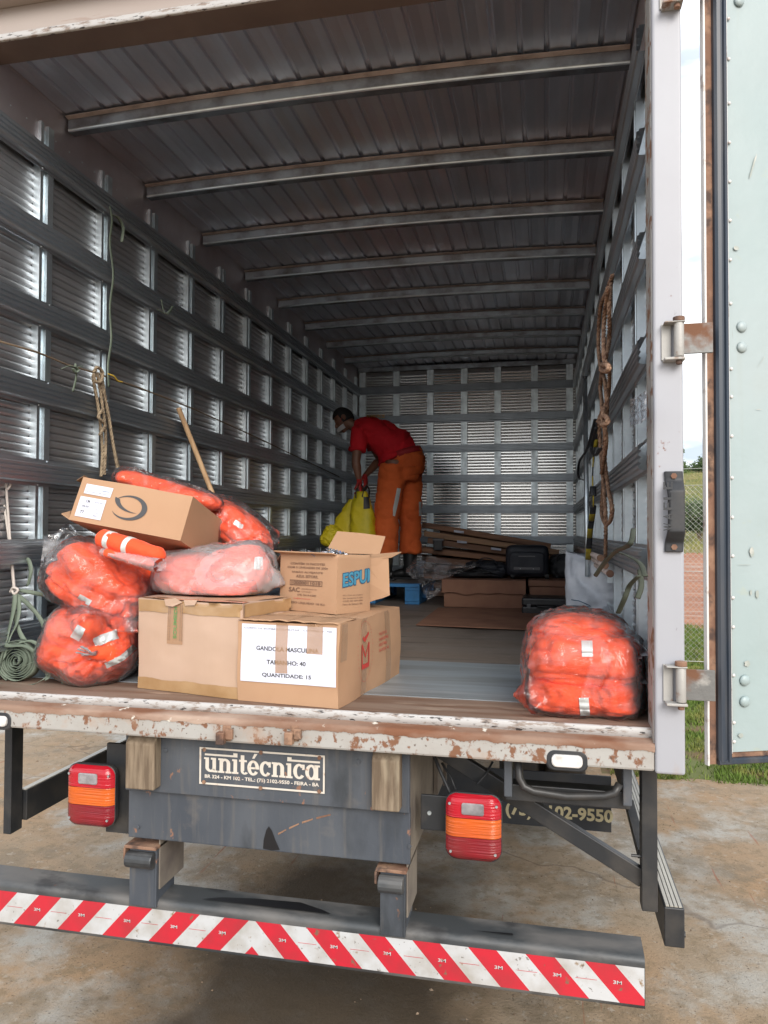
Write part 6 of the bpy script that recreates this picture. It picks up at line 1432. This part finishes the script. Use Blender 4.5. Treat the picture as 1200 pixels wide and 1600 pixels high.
# right wall
XR = 1.13
def wr(px, py, o=0): return atx(px, py, XR - o)
hang('rope', 'brown rope hank knotted in long loops on the right wall', 'rope',
     [[wr(957, 430), wr(948, 455, .01), wr(938, 480, .02), wr(935, 530, .02), wr(938, 570, .02), wr(946, 600, .02), wr(948, 640, .02), wr(944, 700, .01), wr(950, 760), wr(956, 790), wr(954, 812), wr(946, 818), wr(940, 800), wr(942, 760), wr(944, 700, .02)],
      [wr(955, 440), wr(952, 480, .02), wr(952, 530, .01), wr(946, 560, .03), wr(938, 600, .02), wr(941, 640, .03), wr(936, 660, .02), wr(940, 720, .01), wr(946, 800, .01), wr(946, 870, 0)],
      [wr(950, 450, .03), wr(944, 500, .03), wr(944, 560, .04), wr(952, 575, .02), wr(950, 620, .01), wr(942, 650, .04), wr(947, 690, .03), wr(940, 740, .02)],
      [wr(934, 658, .04), wr(942, 664, .05), wr(950, 658, .04), wr(944, 650, .04), wr(936, 656, .04)], [wr(940, 570, .04), wr(950, 572, .05), wr(948, 580, .05), wr(938, 578, .04)]], .0085, M['ropeBr'])
bp_ = thing('metal_pole', 'thin grey metal pole standing upright against the right wall', 'pole', tuple(atx(917, 900, 1.1)))
MB().tube([atx(914, 592, 1.12), atx(918, 900, 1.10)], .013, 10).build('shaft', M['stile'], bp_, smooth=True); MB().tube([atx(914, 592, 1.12), atx(914, 588, 1.12)], .015, 10).build('end_cap', M['rubber'], bp_)
M['hazard'] = mat('yellow black hazard webbing', (.42, .33, .03), .7); M['hazard'].node_tree.nodes['Principled BSDF'].inputs['Roughness'].default_value = .7
hz = thing('hazard_strap', 'twisted yellow and black hazard strap hanging on the right wall', 'strap', tuple(wr(925, 700, -.02)))
P = smooth_path([wr(936, 660, .01), wr(930, 690, .02), wr(926, 740, .03), wr(927, 790, .03), wr(922, 830, .03), wr(918, 885, .03)], 10)
for i in range(0, len(P) - 3, 3):
    MB().tube(P[i:i + 4], .014, 6, flat=.25).build('yellow_piece' if (i // 3) % 2 else 'black_piece', M['hazard'] if (i // 3) % 2 else M['rubber'], hz, smooth=True)
hang('webbing_strap', 'dark green webbing draped from the right wall across the white sack', 'strap',
     [[wr(990, 826, .03), wr(984, 850, .05), wr(962, 862, .06), wr(944, 880, .08), wr(930, 900, .10)], [wr(962, 862, .05), wr(980, 868, .04), wr(1000, 880, .03), wr(1008, 900, .03)],
      [wr(998, 900, .05), wr(984, 915, .06), wr(976, 935, .07), wr(966, 958, .08)], [wr(1000, 890, .03), wr(1002, 915, .03), wr(996, 935, .04)]], .0065, M['webD'], flat=.3)
hang('webbing_strap', 'black strap tangled on the rail beside the hazard strap', 'strap', [[wr(930, 655, .02), wr(918, 700, .03), wr(905, 722, .03), wr(904, 745, .03), wr(912, 750, .03)], [wr(932, 668, .03), wr(924, 700, .04), wr(930, 712, .04), wr(938, 700, .03)]], .008, M['rubber'], flat=.4)
for i, dz in enumerate((0, .03, .058)):
    tb_ = thing('pipe', ['lowest grey pipe lying on the bottom rail of the right wall', 'middle grey pipe lying on the bottom rail of the right wall', 'uppermost grey pipe lying on the bottom rail of the right wall'][i], 'pipe', (1.14, 2, 1.6 + dz), group='grey pipes along the right wall')
    MB().tube([(1.145 - .012 * i, .75 + .1 * i, 1.67 + dz), (1.150 - .01 * i, 4.6 - .3 * i, 1.66 + dz)], .014, 12).build('tube', M['bowpink'], tb_, smooth=True)
    MB().tube([(1.145 - .012 * i, .745 + .1 * i, 1.67 + dz), (1.145 - .012 * i, .76 + .1 * i, 1.67 + dz)], .0155, 12).build('collar', M['rust'], tb_)
fw = thing('plastic_scrap', 'torn clear plastic scrap stuck on the right wall near the post', 'plastic scrap', tuple(atx(1000, 640, 1.15)))
MB().grid(lambda u, v: atx(1010 - 26 * u + 3 * N.noise(Vector((u * 4, v * 4, 1))), 612 + 45 * v + 12 * u + 4 * N.noise(Vector((u * 5, v * 5, 7))), 1.160 - .03 * abs(N.noise(Vector((u * 5, v * 6, 3))))), 20, 24).build('film_sheet', M['filmdark'], fw, smooth=True)

SP_ = .89
# ================================================================ THE MAN
M['skin'] = mat('brown skin', (.20, .095, .06), .5, 0, [dict(col=(.16, .07, .045), scale=8, lo=.4, hi=.7)])
M['hair'] = mat('short black hair', (.008, .007, .007), .7, 0, [], [(200, .8, .004)])
M['shirt'] = mat('red t-shirt', (.66, .010, .022), .85, 0, [dict(col=(.54, .008, .018), scale=5, lo=.4, hi=.7)], [(6, .35, .02), (200, .15, .001)])
M['trouser'] = mat('orange work trousers', (.74, .140, .030), .85, 0, [dict(col=(.58, .10, .02), scale=6, lo=.4, hi=.7), dict(col=(.3, .08, .03), scale=3, lo=.6, hi=.75, amt=.5)], [(9, .5, .02), (160, .2, .001)])
M['belt'] = mat('dark red belt', (.33, .015, .02), .7)
M['boot'] = mat('black rubber boot', (.014, .015, .016), .4, 0, [dict(col=(.06, .05, .035), scale=9, lo=.55, hi=.7)])
M['glove'] = mat('red glove', (.42, .02, .02), .7, 0, [dict(col=(.25, .02, .02), scale=20, lo=.45, hi=.6)])
M['mask'] = mat('white face mask', (.50, .49, .50), .8)
man = thing('person', 'man in red t-shirt and orange trousers bending over a yellow bag', 'person', (atp(620, 905, 4.58).x, 4.58, FZ + .1665))
def limb(mb, P, Rr, n=20, side=(0, 1, 0), cap=True):
    "rings (a = across, b = along side) following joints"
    P = [Vector(p) for p in P]; rings = []
    for i, p in enumerate(P):
        d = (P[min(i + 1, len(P) - 1)] - P[max(i - 1, 0)]).normalized(); s = Vector(side); s = (s - d * s.dot(d)).normalized(); x = d.cross(s)
        ra, rb = Rr[i] if isinstance(Rr[i], tuple) else (Rr[i], Rr[i])
        rings.append([p + x * ra * SP_ * cos(2 * pi * k / n) + s * rb * SP_ * sin(2 * pi * k / n) for k in range(n)])
    mb.loft(rings); return mb
def lerpP(a, b, n): return [Vector(a).lerp(Vector(b), i / n) for i in range(n + 1)]
hL, hR = atp(616, 728, 4.47), atp(641, 728, 4.68); kL, kR = atp(605, 796, 4.45), atp(641, 798, 4.70); aL, aR = atp(603, 866, 4.45), atp(641, 862, 4.72)
SPN = [atp(638, 724, 4.58), atp(630, 708, 4.58), atp(614, 692, 4.58), atp(596, 680, 4.58), atp(578, 672, 4.59), atp(562, 668, 4.60)]
sL, sR = atp(561, 677, 4.41), atp(572, 672, 4.78); eL, eR = atp(556, 722, 4.36), atp(594, 718, 4.80); wL, wR = atp(561, 750, 4.38), atp(570, 744, 4.55)
headc = atp(537, 655, 4.57)
hu = Vector((-.52, 0, .85)).normalized(); hf = Vector((-.80, -.25, -.50)); hf = (hf - hu * hf.dot(hu)).normalized(); hs = hu.cross(hf)
def hpt(f, s, u): return headc + (hf * f + hs * s + hu * u) * SP_
HM = Matrix(((hf.x, hs.x, hu.x), (hf.y, hs.y, hu.y), (hf.z, hs.z, hu.z)))
def headblob(mb, k=1.0, n=40):
    def f(u, v):
        a = 2 * pi * u; b = -pi / 2 + pi * v; x, y, z = cos(b) * cos(a), cos(b) * sin(a), sin(b)
        fx = .098 * x * (1.0 if z > -.2 else 1 - .25 * (-z - .2)); fy = .076 * y * (1 if z > 0 else 1 + .28 * z); fz = .118 * z
        if x > .6: fx *= 1 - .10 * (x - .6)
        return headc + HM @ (Vector((fx, fy, fz)) * k * SP_)
    mb.grid(f, n, n // 2)
bd = MB(); headblob(bd)
limb(bd, [hpt(.075, 0, .005), hpt(.105, 0, -.022), hpt(.112, 0, -.034), hpt(.08, 0, -.045)], [.010, .014, .016, .008], 10, hs)          # nose
limb(bd, [hpt(.07, 0, -.06), hpt(.088, 0, -.066), hpt(.09, 0, -.07), hpt(.06, 0, -.075)], [.015, .018, .018, .01], 10, hs)           # lips
limb(bd, [hpt(.05, 0, -.09), hpt(.075, 0, -.10), hpt(.07, 0, -.108), hpt(.02, 0, -.1)], [.02, .022, .018, .02], 10, hs)             # chin
for s in (-1, 1):
    limb(bd, [hpt(-.002, s * .070, .012), hpt(.0, s * .082, .012), hpt(-.008, s * .086, -.005), hpt(-.004, s * .078, -.028)], [.012, .022, .020, .010], 10, hf)   # ears
    limb(bd, [hpt(.07, s * .012, .022), hpt(.085, s * .03, .026), hpt(.068, s * .055, .02)], [.008, .011, .008], 8, hu)    # brow
limb(bd, [hpt(-.02, 0, -.05), hpt(-.045, 0, -.10), SPN[-1] + Vector((-.02, 0, .01)), SPN[-1] + Vector((.04, 0, 0))], [.058, .056, .065, .075])
limb(bd, SPN, [(.13, .16), (.12, .155), (.12, .16), (.125, .175), (.12, .18), (.07, .10)])
for s_, e_, w_ in ((sL, eL, wL), (sR, eR, wR)):
    limb(bd, [s_ + Vector((.03, 0, .01)), s_, s_.lerp(e_, .3), s_.lerp(e_, .7), e_, e_.lerp(w_, .25), e_.lerp(w_, .6), w_], [.05, .062, .056, .048, .043, .046, .036, .027])
for h_, k_, a_ in ((hL, kL, aL), (hR, kR, aR)):
    limb(bd, [h_ + Vector((0, 0, .05)), h_, h_.lerp(k_, .5), k_, k_.lerp(a_, .3), a_, a_ + Vector((0, 0, -.12))], [.09, .095, .08, .06, .06, .042, .042])
def hand(mb, w_, grip, g=0.0):
    "palm, four unequal curled fingers and a thumb leaving the side of the palm"
    d = (grip - w_).normalized(); s = Vector((0, 1, 0)); s = (s - d * s.dot(d)).normalized(); x = d.cross(s)
    limb(mb, [w_, w_ + d * .03, w_ + d * .07, w_ + d * .092], [(.022 + g, .026 + g), (.021 + g, .038 + g), (.018 + g, .041 + g), (.014 + g, .038 + g)], 14, s)
    for i, ln in enumerate((.072, .080, .075, .060)):
        o = w_ + d * .088 + s * (-.030 + .020 * i); P = [o, o + d * ln * .35, o + d * ln * .62 - x * ln * .28, o + d * ln * .55 - x * ln * .62, o + d * ln * .30 - x * ln * .72]
        limb(mb, P, [.0095 + g, .0093 + g, .0088 + g, .0082 + g, .0065 + g], 8, s)
    o = w_ + d * .025 - s * .034; limb(mb, [o, o + d * .03 - s * .018 - x * .012, o + d * .052 - s * .016 - x * .03, o + d * .062 - s * .004 - x * .045], [.012 + g, .0115 + g, .010 + g, .008 + g], 8, x)
gripL, gripR = atp(564, 766, 4.38), atp(572, 762, 4.50)
hand(bd, wL, gripL); hand(bd, wR, gripR)
body = bd.build('body', M['skin'], man, recalc=False); remesh(body, .0075, 3, .5)
for nm, w_, g_ in (('glove', wL, gripL), ('glove', wR, gripR)):
    mb = MB(); hand(mb, w_ - (g_ - w_).normalized() * .01, g_, .0035); o = mb.build(nm, M['glove'], man, recalc=False); remesh(o, .006, 1, .4)
def cloth(o, vox, sm, amp, fr, seed, st=(1, 1, 1)):
    remesh(o, vox, sm, .5)
    displace(o, lambda co, n_: co + n_ * amp * (ridge(Vector((co.x * st[0], co.y * st[1], co.z * st[2])), fr, seed, 3) - .2)); return o
# shirt
mb = MB()
hemc = atp(623, 716, 4.58)
limb(mb, [hemc, SPN[2] + Vector((.01, 0, -.02)), SPN[3] + Vector((0, 0, -.012)), SPN[4], SPN[5] + Vector((-.0, 0, 0)), SPN[5] + Vector((-.035, 0, 0))], [(.215, .185), (.192, .19), (.165, .205), (.135, .225), (.095, .17), (.06, .075)], 28)
for s_, e_ in ((sL, eL), (sR, eR)):
    limb(mb, [s_ + Vector((.05, 0, .01)), s_ + Vector((.01, 0, .01)), s_.lerp(e_, .3), s_.lerp(e_, .62)], [(.07, .07), (.088, .085), (.082, .078), (.082, .075)], 16)
sh = mb.build('t_shirt', M['shirt'], man, recalc=False); cloth(sh, .010, 3, .017, 6, 61, (1.5, 1, .9))
displace(sh, lambda co, n_: co - n_ * .016 * crease(Vector((co.x * 1.3, co.y * .6, co.z * 1.6)), 5, 64, 8))
# trousers
mb = MB()
limb(mb, [atp(634, 708, 4.58), atp(637, 716, 4.58), atp(637, 732, 4.58), atp(632, 748, 4.58)], [(.155, .175), (.17, .185), (.165, .195), (.12, .17)], 26)
for h_, k_, a_, w_ in ((hL, kL, aL, 1.06), (hR, kR, aR, .98)):
    limb(mb, [h_, h_.lerp(k_, .35), h_.lerp(k_, .75), k_, k_.lerp(a_, .3), k_.lerp(a_, .7), a_, a_ + Vector((0, 0, -.015))], [.13 * w_, .125 * w_, .118 * w_, .112 * w_, .110 * w_, .108 * w_, .112 * w_, .105 * w_], 22)
tr_ = mb.build('trousers', M['trouser'], man, recalc=False); remesh(tr_, .012, 3, .5)
offm = ORG[man.name]
def trd(co, n_):
    z = co.z; low = max(0, 1 - z / .45); q = Vector((co.x * .9, co.y * .9, co.z * (1.2 + 2.2 * low)))
    return co + n_ * (.014 + .012 * low) * (ridge(q, 5.5, 71, 3) - .15)
displace(tr_, trd)
displace(tr_, lambda co, n_: co - n_ * (.012 + .014 * max(0, 1 - co.z / .5)) * crease(Vector((co.x * .8, co.y * .8, co.z * 2.0)), 5.5, 75, 8))
shrinkband('reflective_band', M['reflect'], man, tr_, [atp(623, 763, 4.4), atp(619, 784, 4.4), atp(614, 806, 4.4)], .032, .004)
shrinkband('reflective_band', M['reflect'], man, tr_, [atp(656, 784, 4.4), atp(656, 806, 4.4)], .02, .004)
shrinkband('pocket', M['trouser'], man, tr_, [atp(600, 776, 4.4), atp(600, 806, 4.4)], .15, .007); shrinkband('pocket_flap', M['trouser'], man, tr_, [atp(601, 768, 4.4), atp(601, 777, 4.4)], .165, .014)
shrinkband('pocket_flap', M['trouser'], man, tr_, [atp(619, 729, 4.4), atp(648, 728, 4.4)], .028, .010)
mb = MB(); limb(mb, [atp(632, 705, 4.58), atp(635, 714, 4.58)], [(.168, .182), (.176, .19)], 28); bl = mb.build('belt', M['belt'], man, smooth=True); bl.data.materials[0] = M['belt']
for px in (611, 633, 654): shrinkband('belt_loop', M['belt'], man, bl, [atp(px, 706, 4.4), atp(px, 715, 4.4)], .014, .004, 4)
# boots
for a_, nm in ((aL, 0), (aR, 1)):
    mb = MB(); g = Vector((a_.x, a_.y, FZ + .168)); top = a_ + Vector((0, 0, .05))
    limb(mb, [top, Vector((a_.x, a_.y, g.z + .16)), Vector((a_.x - .005, a_.y, g.z + .08)), Vector((a_.x - .01, a_.y, g.z + .02))], [.078, .070, .064, .066], 18)
    limb(mb, [Vector((a_.x + .065, a_.y, g.z + .045)), Vector((a_.x, a_.y, g.z + .052)), Vector((a_.x - .09, a_.y, g.z + .048)), Vector((a_.x - .16, a_.y, g.z + .035)), Vector((a_.x - .195, a_.y, g.z + .03))], [(.04, .035), (.05, .045), (.047, .05), (.035, .048), (.018, .025)], 16)
    o = mb.build('boot', M['boot'], man, recalc=False); remesh(o, .009, 2, .5)
    MB().box((a_.x - .19, a_.y - .045, FZ + .16655), (a_.x + .085, a_.y + .045, FZ + .182)).build('sole', M['rubber'], o, bevel=.006)
# hair, mask
mb = MB()
def hairf(u, v):
    a = 2 * pi * u; b = pi / 2 - (pi * .5) * v * (1.22 if cos(a) < .3 else .72); x, y, z = cos(b) * cos(a), cos(b) * sin(a), sin(b)
    k = 1.09 + .02 * N.noise(Vector((x * 9, y * 9, z * 9)))
    fy = .076 * y * (1 if z > 0 else 1 + .28 * z)
    return headc + HM @ (Vector((.098 * x, fy, .118 * z)) * k * SP_)
mb.grid(hairf, 48, 16); mb.build('hair', M['hair'], man, smooth=True, solid=.008)
mb = MB()
mb.grid(lambda u, v: headc + SP_ * HM @ Vector(((.112 - .03 * (2 * u - 1) ** 2 + .012 * sin(pi * u) * sin(pi * v)) * cos((2 * u - 1) * 1.15) * 1.04, .078 * sin((2 * u - 1) * 1.25), -.105 + .048 * v)), 16, 8)
mb.build('face_mask', M['mask'], man, smooth=True, solid=.003)
for s in (-1, 1): MB().tube([hpt(.05, s * .075, -.03), hpt(.0, s * .090, .02), hpt(-.015, s * .088, .0)], .0025, 6).build('mask_strap', M['glove'], man)
def project_text(s, px0, py0, px1, py1, hpx, Y, m, parent, src, bold=.02, lift=.004):
    p0, p1 = at(px0, py0, Y), atp(px1, py1, Y); h = hpx / FPX * (p0 - CAM).dot(_F)
    o = text(s, (p1 - p0).length, h, frame(p0, p1 - p0, (0, 0, 1)), m, parent, bold=bold)
    from mathutils.bvhtree import BVHTree
    bv = BVHTree.FromPolygons([v.co for v in src.data.vertices], [p_.vertices for p_ in src.data.polygons]); off = ORG[parent.name]; C0 = CAM - off
    for v in o.data.vertices:
        h_ = bv.ray_cast(C0, (v.co - C0).normalized())
        if h_[0]: v.co = h_[0] + h_[1] * lift
    return o
M['yellowprint'] = mat('yellow shirt print', (.62, .33, .04), .8)
project_text('BOMBEIROS', 573, 653, 601, 653, 5, 3.85, M['yellowprint'], man, sh)
project_text('BM', 543, 698, 548, 698, 5, 3.8, M['mask'], man, sh); shrinkband('sleeve_mark', M['mask'], man, sh, [atp(541, 689, 4.3), atp(547, 684, 4.3)], .010, .004, 4)
# ---- the yellow bag he holds
M['yellow'] = mat('yellow coated fabric', (.72, .58, .02), .55, 0, [dict(col=(.48, .42, .01), scale=5, lo=.4, hi=.7)], [(10, .5, .02)])
yb = thing('yellow_bag', 'bright yellow bag with black handles held by the man', 'bag', tuple(atp(560, 850, 4.35)))
mb = MB(); 
def ybd(seed):
    return cloth_disp(seed, .07)
rings = []
for k in range(25):
    t = k / 24; px = 556 + 10 * t ** .6; wpx = 9 + 11 * min(1, t * 2.2); c_ = atp(562 + 4 * t, 768 + 74 * t, 4.36); wr_ = wpx / FPX * 6.25
    rings.append([c_ + Vector((sgn(cos(a), .7) * wr_, sgn(sin(a), .7) * (.03 + .07 * t), 0)) * (1 + .0) + Vector((.02, .01, 0)) * ridge(Vector((cos(a), sin(a), t * 3)), 1.6, 81) for a in [2 * pi * j / 36 for j in range(36)]])
mb.loft(rings); yo = mb.build('front_panel', M['yellow'], yb, smooth=True)
mb = MB(); rings = []
for k in range(25):
    t = k / 24; c_ = atp(551 - 22 * t, 780 + 66 * t, 4.48); wr_ = (7 + 12 * min(1, t * 2)) / FPX * 6.3
    rings.append([c_ + Vector((sgn(cos(a), .7) * wr_, sgn(sin(a), .7) * (.03 + .06 * t), 0)) + Vector((.02, .01, 0)) * ridge(Vector((cos(a), sin(a), t * 3)), 1.6, 83) for a in [2 * pi * j / 36 for j in range(36)]])
mb.loft(rings); mb.build('side_panel', M['yellow'], yb, smooth=True)
mb = MB(); blob(mb, atp(518, 838, 4.3), (.085, .09, .10), (0, .5, 0), (.7, .7), cloth_disp(85, .1)); mb.build('loose_cloth', M['yellow'], yb, smooth=True, merge=True)
for P in ([atp(556, 778, 4.30), atp(557, 764, 4.32), atp(563, 757, 4.36), atp(568, 764, 4.33), atp(566, 776, 4.30)], [atp(569, 776, 4.34), atp(570, 764, 4.40), atp(573, 759, 4.46), atp(577, 766, 4.40), atp(576, 778, 4.36)]):
    MB().tube(smooth_path(P), .009, 8, flat=.5).build('handle', M['rubber'], yb, smooth=True)
shrinkband('black_patch', M['rubber'], yb, yo, [atp(568, 786, 4.2), atp(572, 786, 4.2), atp(582, 785, 4.2)], .10, .004)
